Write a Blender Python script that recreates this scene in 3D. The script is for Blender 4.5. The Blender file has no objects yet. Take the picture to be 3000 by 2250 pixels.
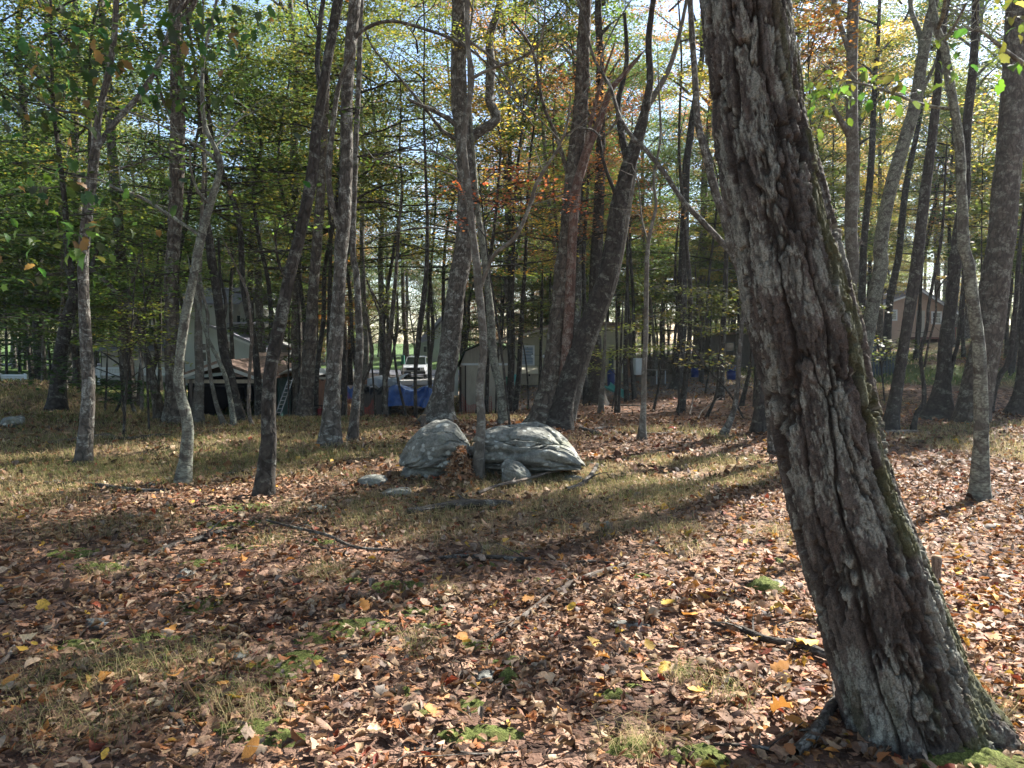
import bpy, math, random
import numpy as np
from mathutils import Vector
from mathutils.geometry import tessellate_polygon

random.seed(7)
RNG = np.random.default_rng(7)
scene = bpy.context.scene
C = scene.collection
F = 2166.0                      # focal length in photo pixels (3000 x 2250)
CAMZ = 1.6
PITCH = math.atan(125 / F)

# ------------------------------------------------------------------ camera, sky, sun, exposure
cam_d = bpy.data.cameras.new('camera')
cam_d.sensor_width = 36
cam_d.lens = 36 * F / 3000
cam_d.clip_end = 1500
cam_d.clip_start = 0.05
cam = bpy.data.objects.new('camera', cam_d)
C.objects.link(cam)
cam.location = (0, 0, CAMZ)
cam.rotation_euler = (math.pi / 2 - PITCH, 0, 0)
scene.camera = cam

SUN_EL, SUN_AZ = math.radians(41), math.radians(47)     # azimuth measured from +Y towards +X
world = bpy.data.worlds.new('World')
scene.world = world
world.use_nodes = True
wn = world.node_tree.nodes
wn.clear()
sky = wn.new('ShaderNodeTexSky')
sky.sky_type = 'NISHITA'
sky.sun_disc = False
sky.sun_elevation = SUN_EL
sky.sun_rotation = SUN_AZ
sky.air_density = 1.0
sky.dust_density = 0.6
sky.ozone_density = 1.5
bgn = wn.new('ShaderNodeBackground')
bgn.inputs['Strength'].default_value = 0.075
won = wn.new('ShaderNodeOutputWorld')
world.node_tree.links.new(sky.outputs[0], bgn.inputs[0])
world.node_tree.links.new(bgn.outputs[0], won.inputs[0])

sun_d = bpy.data.lights.new('sun', 'SUN')
sun_d.energy = 5.0
sun_d.angle = math.radians(0.53)
sun_d.color = (1.0, 0.965, 0.91)
sun = bpy.data.objects.new('sun', sun_d)
C.objects.link(sun)
SUNV = Vector((math.sin(SUN_AZ) * math.cos(SUN_EL), math.cos(SUN_AZ) * math.cos(SUN_EL), math.sin(SUN_EL)))
sun.rotation_euler = SUNV.to_track_quat('Z', 'Y').to_euler()
sun.location = (20, 20, 30)

scene.view_settings.view_transform = 'Standard'
scene.view_settings.look = 'None'
scene.view_settings.gamma = 1.0
scene.view_settings.exposure = 2.1
scene.render.engine = 'CYCLES'
cy = scene.cycles
cy.max_bounces = 6
cy.diffuse_bounces = 4
cy.glossy_bounces = 2
cy.transmission_bounces = 4
cy.transparent_max_bounces = 4
cy.caustics_reflective = False
cy.caustics_refractive = False

# ------------------------------------------------------------------ noise
def _hash(ix, iy, iz, seed):
    ix = np.atleast_1d(ix) if np.ndim(ix) == 0 else ix
    h = (ix.astype(np.int64) * 374761393 + iy.astype(np.int64) * 668265263 + iz.astype(np.int64) * 2147483647 + seed * 144665) & 0xffffffff
    h = ((h ^ (h >> 13)) * 1274126177) & 0xffffffff
    h = ((h ^ (h >> 16)) * 2246822519) & 0xffffffff
    return ((h ^ (h >> 15)) & 0xffffff) / float(0xffffff)

def vnoise(x, y, z=0.0, seed=0):
    x = np.asarray(x, float); y = np.asarray(y, float); z = np.zeros_like(x) + z
    ix, iy, iz = np.floor(x), np.floor(y), np.floor(z)
    fx, fy, fz = x - ix, y - iy, z - iz
    fx, fy, fz = [t * t * t * (t * (t * 6 - 15) + 10) for t in (fx, fy, fz)]
    ix, iy, iz = ix.astype(np.int64), iy.astype(np.int64), iz.astype(np.int64)
    r = 0
    for a in (0, 1):
        wx = fx if a else 1 - fx
        for b in (0, 1):
            wy = fy if b else 1 - fy
            for c in (0, 1):
                wz = fz if c else 1 - fz
                r = r + wx * wy * wz * _hash(ix + a, iy + b, iz + c, seed)
    return r * 2 - 1

def fbm(x, y, z=0.0, seed=0, o=4, g=0.5):
    r, a = 0, 1.0
    t = 0
    for k in range(o):
        r = r + a * vnoise(x * 2 ** k, y * 2 ** k, (np.zeros_like(np.asarray(x, float)) + z) * 2 ** k, seed + 17 * k)
        t += a
        a *= g
    return r / t

def sstep(a, b, x):
    t = np.clip((x - a) / (b - a), 0, 1)
    return t * t * (3 - 2 * t)

def cells(u, v, nu, seed, jit=0.85):
    """Cell pattern, periodic in u (nu cells round). Returns F1, F2, id of nearest."""
    iu, iv = np.floor(u).astype(np.int64), np.floor(v).astype(np.int64)
    f1 = np.full(u.shape, 9.0); f2 = np.full(u.shape, 9.0); cid = np.zeros(u.shape)
    for a in (-1, 0, 1):
        for b in (-1, 0, 1):
            cu, cv = iu + a, iv + b
            wu = np.mod(cu, nu)
            z0 = np.zeros_like(cu)
            px = cu + 0.5 + jit * (_hash(wu, cv, z0, seed) - 0.5)
            py = cv + 0.5 + jit * (_hash(wu, cv, z0, seed + 5) - 0.5)
            d = np.sqrt((px - u) ** 2 + (py - v) ** 2)
            hid = _hash(wu, cv, z0, seed + 9)
            near = d < f1
            f2 = np.where(near, f1, np.minimum(f2, d))
            cid = np.where(near, hid, cid)
            f1 = np.where(near, d, f1)
    return f1, f2, cid

# ------------------------------------------------------------------ pixel helpers and terrain
def ray(px, py):
    cx, cyy = (px - 1500) / F, (1125 - py) / F
    return np.array([cx, math.cos(PITCH) + cyy * math.sin(PITCH), -math.sin(PITCH) + cyy * math.cos(PITCH)])

def P(px, py, Y):
    d = ray(px, py)
    return np.array([0, 0, CAMZ]) + d * (Y / d[1])

_ctl = [  # px, py, Y of points known to lie on the ground
    (0, 1210, 14), (120, 1150, 17), (0, 1125, 20), (60, 1120, 26), (30, 1110, 36), (170, 1222, 15), (320, 1222, 15), (380, 1175, 26), (430, 1150, 31), (430, 1128, 37),
    (650, 1250, 14), (650, 1262, 20), (650, 1255, 25), (700, 1180, 36), (800, 1245, 14), (860, 1240, 20), (950, 1238, 22), (1100, 1240, 14.2), (1100, 1242, 19), (1180, 1232, 22),
    (1290, 1236, 14.5), (1280, 1130, 45), (1210, 1110, 60), (900, 1085, 65), (1210, 1080, 72), (1400, 1225, 23), (1430, 1210, 26),
    (1470, 1243, 14.3), (1600, 1245, 14.3), (1600, 1200, 21), (1600, 1172, 26), (1600, 1132, 33), (1640, 1120, 45),
    (1750, 1190, 19), (1800, 1150, 25), (1900, 1288, 12), (1900, 1205, 17.5), (1950, 1125, 30), (2000, 1150, 24), (2100, 1100, 32), (2110, 1172, 20), (2220, 1272, 12.8), (2200, 1180, 19),
    (2400, 1200, 16.5), (2450, 1130, 22), (2605, 1269, 13), (2540, 1105, 24), (2750, 1222, 15), (2650, 1130, 18.5), (2800, 1130, 19), (2700, 1065, 24), (2650, 1040, 32), (2700, 1008, 47), (2840, 1245, 14), (2900, 1110, 19.5), (2990, 1222, 15),
    (2990, 1050, 24), (2990, 1000, 34), (2950, 960, 50), (2450, 1000, 60), (2000, 1040, 60), (1600, 1040, 80),
]
_cp = [tuple(P(*c)) for c in _ctl]
for yy in (-12, -4, 1.5, 4, 6.5, 9, 11):
    for xx in (-14, -9, -5, -2.5, 0, 2.5, 5, 9, 14):
        _cp.append((xx, yy, 0.0))
_cp += [(-22, 6, .5), (-22, -8, .3), (22, 4, .4), (22, -10, .3), (-40, 40, 0), (-45, 70, -.5), (0, 110, -.6), (-60, 110, 0), (60, 110, 3.5), (45, 60, 3), (35, 30, 2),
        (0, 160, 0), (-90, 20, .5), (90, 20, 2), (60, -40, .5), (-60, -40, .5), (0, -40, 0), (25, 16, 1.0), (-16, 13, .3)]
_cp = np.array(_cp)
_gx = np.arange(-100, 100.1, 0.5); _gy = np.arange(-50, 170.1, 0.5)
_X, _Y = np.meshgrid(_gx, _gy, indexing='ij')
_num = np.zeros_like(_X); _den = np.zeros_like(_X)
for cx0, cy0, cz0 in _cp:
    s = 0.5 + 0.035 * abs(cy0)
    w = 1.0 / (((_X - cx0) ** 2 + (_Y - cy0) ** 2) / s ** 2 + 0.6) ** 1.9
    _num += w * cz0; _den += w
_HG = _num / _den

def H(x, y):
    x = np.asarray(x, float); y = np.asarray(y, float)
    fx = np.clip((x + 100) / 0.5, 0, len(_gx) - 1.001); fy = np.clip((y + 50) / 0.5, 0, len(_gy) - 1.001)
    i, j = fx.astype(int), fy.astype(int)
    a, b = fx - i, fy - j
    h = (_HG[i, j] * (1 - a) * (1 - b) + _HG[i + 1, j] * a * (1 - b) + _HG[i, j + 1] * (1 - a) * b + _HG[i + 1, j + 1] * a * b)
    return h + 0.035 * vnoise(x / 1.7, y / 1.7, 0.3, 3) + 0.012 * vnoise(x / .45, y / .45, 0.7, 4)

_ts = np.geomspace(1.2, 160, 3500)
def G(px, py, far=160):
    d = ray(px, py)
    pts = np.array([0, 0, CAMZ])[None] + d[None] * _ts[:, None]
    below = pts[:, 2] < H(pts[:, 0], pts[:, 1])
    k = int(np.argmax(below)) if below.any() else len(_ts) - 1
    x, y = pts[k, 0], pts[k, 1]
    return np.array([x, y, float(H(x, y))])

def on(px, Y):
    x = P(px, 1000, Y)[0]
    return np.array([x, Y, float(H(x, Y))])

# ------------------------------------------------------------------ mesh building
def mesh_arrays(name, V, faces, uv=None, col=None, smooth=True, mat_idx=None):
    """V (n,3); faces = list of int arrays (m,k); uv / col per vertex."""
    me = bpy.data.meshes.new(name)
    faces = [np.asarray(f, np.int32) for f in faces if len(f)]
    nl = sum(f.size for f in faces); nf = sum(len(f) for f in faces)
    me.vertices.add(len(V)); me.loops.add(nl); me.polygons.add(nf)
    me.vertices.foreach_set('co', np.asarray(V, np.float32).ravel())
    li = np.concatenate([f.ravel() for f in faces]).astype(np.int32)
    tot = np.concatenate([np.full(len(f), f.shape[1], np.int32) for f in faces])
    st = np.concatenate([[0], np.cumsum(tot)[:-1]]).astype(np.int32)
    me.loops.foreach_set('vertex_index', li)
    me.polygons.foreach_set('loop_start', st)
    me.polygons.foreach_set('loop_total', tot)
    me.polygons.foreach_set('use_smooth', np.full(nf, smooth))
    if mat_idx is not None:
        me.polygons.foreach_set('material_index', np.asarray(mat_idx, np.int32))
    me.update(calc_edges=True)
    if uv is not None:
        l = me.uv_layers.new(name='UVMap')
        l.data.foreach_set('uv', np.asarray(uv, np.float32)[li].ravel())
    if col is not None:
        a = me.color_attributes.new('Col', 'FLOAT_COLOR', 'POINT')
        c4 = np.ones((len(V), 4), np.float32); c4[:, :3] = col
        a.data.foreach_set('color', c4.ravel())
    return me

def add(name, me, mats, parent=None, label=None, cat=None, group=None, kind=None, loc=None, color=None):
    o = bpy.data.objects.new(name, me)
    C.objects.link(o)
    if me is not None and mats is not None and len(me.materials) == 0:
        for m in (mats if isinstance(mats, (list, tuple)) else [mats]):
            me.materials.append(m)
    if parent is not None: o.parent = parent
    if loc is not None: o.location = tuple(float(v) for v in loc)
    if label: o['label'] = label
    if cat: o['category'] = cat
    if group: o['group'] = group
    if kind: o['kind'] = kind
    if color is not None: o.color = (*color, 1)
    return o

def empty(name, loc, label, cat, group=None, rz=0.0):
    o = add(name, None, None, None, label, cat, group, None, loc)
    o.rotation_euler = (0, 0, rz)
    o.empty_display_size = 0.1
    return o

class MB:
    """collects boxes / quads / tubes in one mesh"""
    def __init__(s):
        s.V = []; s.Fq = []; s.Ft = []; s.uv = []; s.n = 0
    def raw(s, V, quads=(), tris=(), uv=None):
        V = np.asarray(V, float)
        if len(quads): s.Fq.append(np.asarray(quads, int) + s.n)
        if len(tris): s.Ft.append(np.asarray(tris, int) + s.n)
        s.V.append(V); s.uv.append(np.zeros((len(V), 2)) if uv is None else uv); s.n += len(V)
        return s
    def box(s, x0, x1, y0, y1, z0, z1, rot=0, piv=(0, 0)):
        V = np.array([[x, y, z] for x in (x0, x1) for y in (y0, y1) for z in (z0, z1)], float)
        if rot:
            c, sn = math.cos(rot), math.sin(rot)
            dx, dy = V[:, 0] - piv[0], V[:, 1] - piv[1]
            V[:, 0] = piv[0] + c * dx - sn * dy; V[:, 1] = piv[1] + sn * dx + c * dy
        return s.raw(V, [(0, 1, 3, 2), (4, 6, 7, 5), (0, 4, 5, 1), (2, 3, 7, 6), (0, 2, 6, 4), (1, 5, 7, 3)], uv=np.stack([V[:, 0] + V[:, 1], V[:, 2]], 1))
    def prism(s, poly, y0, y1, axis='y'):
        """poly of (x,z) extruded along y (or (y,z) along x)"""
        n = len(poly)
        V = []
        for yy in (y0, y1):
            for a, b in poly:
                V.append((a, yy, b) if axis == 'y' else (yy, a, b))
        q = [(i, (i + 1) % n, n + (i + 1) % n, n + i) for i in range(n)]
        tt = tessellate_polygon([[Vector((a, b, 0)) for a, b in poly]])
        t = [tuple(f) for f in tt] + [(f[0] + n, f[2] + n, f[1] + n) for f in tt]
        V = np.array(V, float)
        return s.raw(V, q, t, uv=np.stack([V[:, 0] + V[:, 1], V[:, 2]], 1))
    def bar(s, a, b, r, n=8):
        V, q, uv = tube_arr(np.array([a, b], float), np.array([r, r]), n)
        s.raw(V, q, uv=uv)
        k = len(V)
        return s
    def build(s, name, smooth=False):
        fs = []
        if s.Fq: fs.append(np.concatenate(s.Fq))
        if s.Ft: fs.append(np.concatenate(s.Ft))
        return mesh_arrays(name, np.concatenate(s.V), fs, uv=np.concatenate(s.uv), smooth=smooth)

def resample(pts, step):
    """pts (n,4) x,y,z,r -> Catmull-Rom at roughly equal steps"""
    pts = np.asarray(pts, float)
    if len(pts) == 2:
        n = max(2, int(np.linalg.norm(pts[1, :3] - pts[0, :3]) / step))
        t = np.linspace(0, 1, n + 1)[:, None]
        return pts[0] * (1 - t) + pts[1] * t
    P0 = np.vstack([2 * pts[0] - pts[1], pts, 2 * pts[-1] - pts[-2]])
    out = []
    for i in range(1, len(P0) - 2):
        a, b, c, d = P0[i - 1], P0[i], P0[i + 1], P0[i + 2]
        n = max(1, int(np.linalg.norm(c[:3] - b[:3]) / step))
        for k in range(n):
            t = k / n
            out.append(0.5 * ((2 * b) + (c - a) * t + (2 * a - 5 * b + 4 * c - d) * t * t + (3 * b - a - 3 * c + d) * t ** 3))
    out.append(pts[-1])
    out = np.array(out)
    out[:, 3] = np.maximum(out[:, 3], 0.002)
    return out

def frames(path):
    T = np.gradient(path, axis=0)
    T /= np.linalg.norm(T, axis=1)[:, None] + 1e-9
    ref = np.array([0.0, 1.0, 0.0]) if abs(T[0][1]) < 0.9 else np.array([1.0, 0, 0])
    N = np.zeros_like(T)
    n = ref - T[0] * ref.dot(T[0]); n /= np.linalg.norm(n)
    for i in range(len(T)):
        n = n - T[i] * n.dot(T[i]); n /= np.linalg.norm(n) + 1e-9
        N[i] = n
    return T, N, np.cross(T, N)

def tube_arr(path, rad, nseg, disp=None, flip=False):
    """columns start on the far (+Y) side so that the seam faces away from the camera"""
    T, N, B = frames(path)
    th = np.linspace(0, 2 * math.pi, nseg + 1)
    s = np.concatenate([[0], np.cumsum(np.linalg.norm(np.diff(path, axis=0), axis=1))])
    R = np.repeat(np.asarray(rad)[:, None], nseg + 1, 1)
    if disp is not None:
        R = R + disp(th, s, R)
    V = path[:, None, :] + R[..., None] * (np.cos(th)[None, :, None] * N[:, None, :] + np.sin(th)[None, :, None] * B[:, None, :])
    n, m = len(path), nseg + 1
    i, j = np.meshgrid(np.arange(n - 1), np.arange(nseg), indexing='ij')
    a = i * m + j
    q = np.stack([a, a + 1, a + m + 1, a + m], -1).reshape(-1, 4)
    uv = np.stack([np.repeat((th / (2 * math.pi))[None], n, 0) * (2 * math.pi * np.mean(rad)), np.repeat(s[:, None], m, 1)], -1).reshape(-1, 2)
    return V.reshape(-1, 3), q, uv

# ------------------------------------------------------------------ materials
def new_mat(name):
    m = bpy.data.materials.new(name)
    m.use_nodes = True
    nt = m.node_tree
    nt.nodes.clear()
    out = nt.nodes.new('ShaderNodeOutputMaterial')
    return m, nt, out

class N_:
    def __init__(s, nt): s.nt = nt
    def __call__(s, t, ins=None, **kw):
        n = s.nt.nodes.new(t)
        for k, v in kw.items(): setattr(n, k, v)
        for k, v in (ins or {}).items():
            if isinstance(v, bpy.types.NodeSocket): s.nt.links.new(v, n.inputs[k])
            else: n.inputs[k].default_value = v
        return n
def ramp(N, fac, stops, interp='LINEAR'):
    r = N('ShaderNodeValToRGB', {'Fac': fac})
    r.color_ramp.interpolation = interp
    el = r.color_ramp.elements
    while len(el) < len(stops): el.new(0.5)
    for e, (p, c) in zip(el, stops):
        e.position = p
        e.color = (*c, 1) if isinstance(c, (tuple, list)) else (c, c, c, 1)
    return r.outputs[0]
def mixc(N, fac, a, b, mode='MIX'):
    n = N('ShaderNodeMix', data_type='RGBA', blend_type=mode)
    for k, v in ((0, fac), (6, a), (7, b)):
        if isinstance(v, bpy.types.NodeSocket): N.nt.links.new(v, n.inputs[k])
        elif k == 0: n.inputs[0].default_value = v
        else: n.inputs[k].default_value = (*v, 1) if len(v) == 3 else v
    return n.outputs[2]
def mth(N, op, a, b=0.0, c=None):
    n = N('ShaderNodeMath', operation=op)
    for k, v in enumerate((a, b) if c is None else (a, b, c)):
        if isinstance(v, bpy.types.NodeSocket): N.nt.links.new(v, n.inputs[k])
        else: n.inputs[k].default_value = v
    return n.outputs[0]

def bark_mat(name, dark, light, lichen, lich_amt=0.5, su=22, sv=5, bump=0.6, moss=0.0, edge_dark=0.6):
    m, nt, out = new_mat(name); N = N_(nt)
    uv = N('ShaderNodeUVMap', uv_map='UVMap').outputs[0]
    oi = N('ShaderNodeObjectInfo').outputs['Random']
    off = N('ShaderNodeCombineXYZ', {'X': mth(N, 'MULTIPLY', oi, 37.0), 'Y': mth(N, 'MULTIPLY', oi, 91.0), 'Z': 0.0}).outputs[0]
    base = N('ShaderNodeVectorMath', {0: uv, 1: off}, operation='ADD').outputs[0]
    wob = N('ShaderNodeTexNoise', {'Vector': base, 'Scale': 9.0, 'Detail': 3.0}).outputs['Color']
    wv = N('ShaderNodeVectorMath', {0: wob, 'Scale': 0.09}, operation='SCALE').outputs[0]
    v2 = N('ShaderNodeVectorMath', {0: base, 1: wv}, operation='ADD').outputs[0]
    sc = N('ShaderNodeMapping', {'Vector': v2, 'Scale': (su, sv, 1)}).outputs[0]
    vor = N('ShaderNodeTexVoronoi', {'Vector': sc, 'Scale': 1.0}, feature='DISTANCE_TO_EDGE').outputs['Distance']
    cellc = N('ShaderNodeTexVoronoi', {'Vector': sc, 'Scale': 1.0}).outputs['Color']
    edge = ramp(N, vor, [(0.0, 0.0), (0.16, 1.0)])
    fine = N('ShaderNodeTexNoise', {'Vector': N('ShaderNodeMapping', {'Vector': base, 'Scale': (60, 14, 1)}).outputs[0], 'Scale': 1.0, 'Detail': 5.0, 'Roughness': 0.65}).outputs[0]
    c = mixc(N, ramp(N, fine, [(0.3, 0.0), (0.72, 1.0)]), dark, light)
    c = mixc(N, 0.35, c, ramp(N, N('ShaderNodeSeparateColor', {0: cellc}).outputs[0], [(0, 0.15), (1, 0.85)]), 'SOFT_LIGHT')
    c = mixc(N, mth(N, 'MULTIPLY', mth(N, 'SUBTRACT', 1.0, edge), edge_dark), c, tuple(x * 0.45 for x in dark))
    ln = N('ShaderNodeTexNoise', {'Vector': base, 'Scale': 7.0, 'Detail': 6.0, 'Roughness': 0.7, 'Distortion': 0.4}).outputs[0]
    lf = ramp(N, ln, [(0.60 - lich_amt * 0.22, 0.0), (0.66 - lich_amt * 0.2, 1.0)])
    lspk = ramp(N, N('ShaderNodeTexNoise', {'Vector': base, 'Scale': 55.0, 'Detail': 3.0}).outputs[0], [(0.35, 0.15), (0.6, 1.0)])
    lf = mth(N, 'MULTIPLY', mth(N, 'MULTIPLY', lf, lspk), mth(N, 'MULTIPLY_ADD', edge, 0.7, 0.3))
    c = mixc(N, lf, c, lichen)
    if moss:
        mf = ramp(N, N('ShaderNodeTexNoise', {'Vector': base, 'Scale': 3.5, 'Detail': 5.0}).outputs[0], [(0.62 - moss * .2, 0.0), (0.7 - moss * .2, 1.0)])
        c = mixc(N, mf, c, (0.06, 0.075, 0.02))
    hh = mth(N, 'ADD', mth(N, 'MULTIPLY', edge, 1.0), mth(N, 'MULTIPLY', fine, 0.6))
    bp = N('ShaderNodeBump', {'Height': hh, 'Strength': bump, 'Distance': 0.012}).outputs[0]
    b = N('ShaderNodeBsdfPrincipled', {'Base Color': c, 'Roughness': 0.9, 'Normal': bp})
    b.inputs['Specular IOR Level'].default_value = 0.2
    nt.links.new(b.outputs[0], out.inputs[0])
    return m

M = {}
M['bark_grey'] = bark_mat('bark_grey', (0.045, 0.038, 0.031), (0.155, 0.135, 0.112), (0.30, 0.30, 0.26), 0.42)
M['bark_dark'] = bark_mat('bark_dark', (0.024, 0.020, 0.016), (0.075, 0.064, 0.052), (0.17, 0.17, 0.14), 0.3)
M['bark_brown'] = bark_mat('bark_brown', (0.04, 0.031, 0.024), (0.135, 0.11, 0.086), (0.22, 0.215, 0.17), 0.4, 16, 4, 0.9)
M['bark_smooth'] = bark_mat('bark_smooth', (0.065, 0.055, 0.044), (0.16, 0.14, 0.112), (0.25, 0.245, 0.205), 0.45, 14, 9, 0.2, 0.0, 0.12)
M['bark_lichen'] = bark_mat('bark_lichen', (0.045, 0.039, 0.032), (0.115, 0.105, 0.086), (0.25, 0.26, 0.20), 0.8, 20, 7, 0.4, 0.0, 0.12)
M['dead_wood'] = bark_mat('dead_wood', (0.075, 0.056, 0.042), (0.23, 0.185, 0.145), (0.33, 0.30, 0.26), 0.3, 40, 3, 0.5)
M['red_wood'] = bark_mat('red_wood', (0.07, 0.04, 0.03), (0.20, 0.11, 0.08), (0.26, 0.22, 0.18), 0.5, 40, 3, 0.5)
M['stick'] = bark_mat('stick', (0.035, 0.028, 0.022), (0.12, 0.10, 0.08), (0.24, 0.23, 0.2), 0.35, 50, 12, 0.5)

def leaf_mat(name, use_obj=True, trans=0.54, gloss=0.25):
    m, nt, out = new_mat(name); N = N_(nt)
    at = N('ShaderNodeAttribute', attribute_name='Col').outputs['Color']
    if use_obj:
        oc = N('ShaderNodeObjectInfo').outputs['Color']
        at = mixc(N, 1.0, at, oc, 'MULTIPLY')
    b = N('ShaderNodeBsdfPrincipled', {'Base Color': at, 'Roughness': 0.5})
    b.inputs['Specular IOR Level'].default_value = gloss
    br = N('ShaderNodeBrightContrast', {'Color': at, 'Bright': 0.0}).outputs[0]
    tcol = mixc(N, 1.0, br, (1.3, 1.32, 0.72), 'MULTIPLY')
    t = N('ShaderNodeBsdfTranslucent', {'Color': tcol})
    mx = N('ShaderNodeMixShader', {0: trans, 1: b.outputs[0], 2: t.outputs[0]})
    nt.links.new(mx.outputs[0], out.inputs[0])
    return m
M['leaf'] = leaf_mat('tree_leaf')
M['litter'] = None

def litter_mat():
    m, nt, out = new_mat('dead_leaf'); N = N_(nt)
    at = N('ShaderNodeAttribute', attribute_name='Col').outputs['Color']
    uv = N('ShaderNodeUVMap', uv_map='UVMap').outputs[0]
    sx = N('ShaderNodeSeparateXYZ', {0: uv})
    vv = mth(N, 'ADD', mth(N, 'MULTIPLY', sx.outputs[0], 26.0), mth(N, 'MULTIPLY', mth(N, 'ABSOLUTE', sx.outputs[1]), 9.0))
    rib = mth(N, 'SINE', mth(N, 'MULTIPLY', vv, 2.4))
    tc = N('ShaderNodeTexCoord').outputs['Object']
    nz = N('ShaderNodeTexNoise', {'Vector': tc, 'Scale': 70.0, 'Detail': 3.0}).outputs[0]
    f = ramp(N, nz, [(0.3, 0.55), (0.7, 1.25)])
    c = mixc(N, 1.0, at, f, 'MULTIPLY')
    bp = N('ShaderNodeBump', {'Height': rib, 'Strength': 0.25, 'Distance': 0.002}).outputs[0]
    b = N('ShaderNodeBsdfPrincipled', {'Base Color': c, 'Roughness': 0.62, 'Normal': bp})
    b.inputs['Specular IOR Level'].default_value = 0.3
    t = N('ShaderNodeBsdfTranslucent', {'Color': c})
    mx = N('ShaderNodeMixShader', {0: 0.22, 1: b.outputs[0], 2: t.outputs[0]})
    nt.links.new(mx.outputs[0], out.inputs[0])
    return m
M['litter'] = litter_mat()

def ground_mat():
    m, nt, out = new_mat('forest_floor'); N = N_(nt)
    co = N('ShaderNodeTexCoord').outputs['Object']
    wob = N('ShaderNodeTexNoise', {'Vector': co, 'Scale': 12.0, 'Detail': 3.0}).outputs['Color']
    v = N('ShaderNodeVectorMath', {0: co, 1: N('ShaderNodeVectorMath', {0: wob, 'Scale': 0.12}, operation='SCALE').outputs[0]}, operation='ADD').outputs[0]
    ce = N('ShaderNodeTexVoronoi', {'Vector': v, 'Scale': 15.0})
    rs = N('ShaderNodeSeparateColor', {0: ce.outputs['Color']}).outputs[0]
    lc = ramp(N, rs, [(0.0, (0.045, 0.026, 0.018)), (0.3, (0.11, 0.062, 0.042)), (0.6, (0.19, 0.115, 0.08)), (0.85, (0.30, 0.19, 0.13)), (1.0, (0.34, 0.16, 0.07))])
    big = N('ShaderNodeTexNoise', {'Vector': co, 'Scale': 0.55, 'Detail': 5.0, 'Roughness': 0.6}).outputs[0]
    gr = N('ShaderNodeTexNoise', {'Vector': N('ShaderNodeMapping', {'Vector': co, 'Scale': (1, 1, 1)}).outputs[0], 'Scale': 40.0, 'Detail': 4.0}).outputs[0]
    gcol = ramp(N, gr, [(0.3, (0.07, 0.06, 0.028)), (0.5, (0.16, 0.125, 0.06)), (0.7, (0.30, 0.235, 0.13))])
    at = N('ShaderNodeAttribute', attribute_name='Col').outputs['Color']
    sp = N('ShaderNodeSeparateColor', {0: at})
    c = mixc(N, mth(N, 'MULTIPLY', sp.outputs[0], ramp(N, big, [(0.4, 0.25), (0.6, 1.0)])), lc, gcol)
    gg = ramp(N, gr, [(0.3, (0.035, 0.07, 0.015)), (0.7, (0.11, 0.17, 0.045))])
    c = mixc(N, sp.outputs[1], c, gg)
    dirt = ramp(N, gr, [(0.3, (0.10, 0.08, 0.07)), (0.7, (0.21, 0.18, 0.16))])
    c = mixc(N, sp.outputs[2], c, dirt)
    dd = N('ShaderNodeTexVoronoi', {'Vector': v, 'Scale': 15.0}, feature='DISTANCE_TO_EDGE').outputs['Distance']
    h = mth(N, 'ADD', mth(N, 'ADD', rs, gr), ramp(N, dd, [(0, 0.0), (0.15, 0.6)]))
    bp = N('ShaderNodeBump', {'Height': h, 'Strength': 0.7, 'Distance': 0.03}).outputs[0]
    b = N('ShaderNodeBsdfPrincipled', {'Base Color': c, 'Roughness': 0.9, 'Normal': bp})
    b.inputs['Specular IOR Level'].default_value = 0.15
    nt.links.new(b.outputs[0], out.inputs[0])
    return m
M['ground'] = ground_mat()

def plain(name, col, rough=0.7, var=0.25, scale=3.0, metal=0.0, stretch=(1, 1, 1), bump=0.15, spec=0.3, col2=None):
    m, nt, out = new_mat(name); N = N_(nt)
    co = N('ShaderNodeTexCoord').outputs['Object']
    mp = N('ShaderNodeMapping', {'Vector': co, 'Scale': stretch}).outputs[0]
    n1 = N('ShaderNodeTexNoise', {'Vector': mp, 'Scale': scale, 'Detail': 6.0, 'Roughness': 0.65}).outputs[0]
    rnd = N('ShaderNodeObjectInfo').outputs['Random']
    a = tuple(x * (1 - var) for x in col); bcol = col2 or tuple(min(1, x * (1 + var)) for x in col)
    c = mixc(N, ramp(N, n1, [(0.3, 0.0), (0.7, 1.0)]), a, bcol)
    c = mixc(N, 1.0, c, ramp(N, rnd, [(0, 1 - var * .5), (1, 1.0)]), 'MULTIPLY')
    bp = N('ShaderNodeBump', {'Height': n1, 'Strength': bump, 'Distance': 0.02}).outputs[0]
    b = N('ShaderNodeBsdfPrincipled', {'Base Color': c, 'Roughness': rough, 'Metallic': metal, 'Normal': bp})
    b.inputs['Specular IOR Level'].default_value = spec
    nt.links.new(b.outputs[0], out.inputs[0])
    return m
M['tan_wall'] = plain('tan_siding', (0.40, 0.35, 0.27), 0.8, 0.2, 4, stretch=(1, 1, .3))
M['tan_dark'] = plain('tan_gable', (0.32, 0.28, 0.21), 0.8, 0.25, 5, stretch=(1, 1, .3))
M['olive_wall'] = plain('olive_tan_siding', (0.33, 0.30, 0.20), 0.8, 0.15, 4)
M['brown_trim'] = plain('brown_trim', (0.045, 0.03, 0.022), 0.7)
M['white_trim'] = plain('white_trim', (0.62, 0.62, 0.6), 0.6, 0.12)
M['grey_siding'] = plain('grey_siding', (0.42, 0.43, 0.40), 0.8, 0.12, 3, stretch=(1, 1, .2))
M['white_siding'] = plain('white_siding', (0.60, 0.61, 0.56), 0.8, 0.12, 3, stretch=(1, 1, .2))
M['roof_grey'] = plain('grey_shingle', (0.24, 0.23, 0.26), 0.9, 0.35, 9, stretch=(1, 3, 3), bump=0.4)
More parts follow.
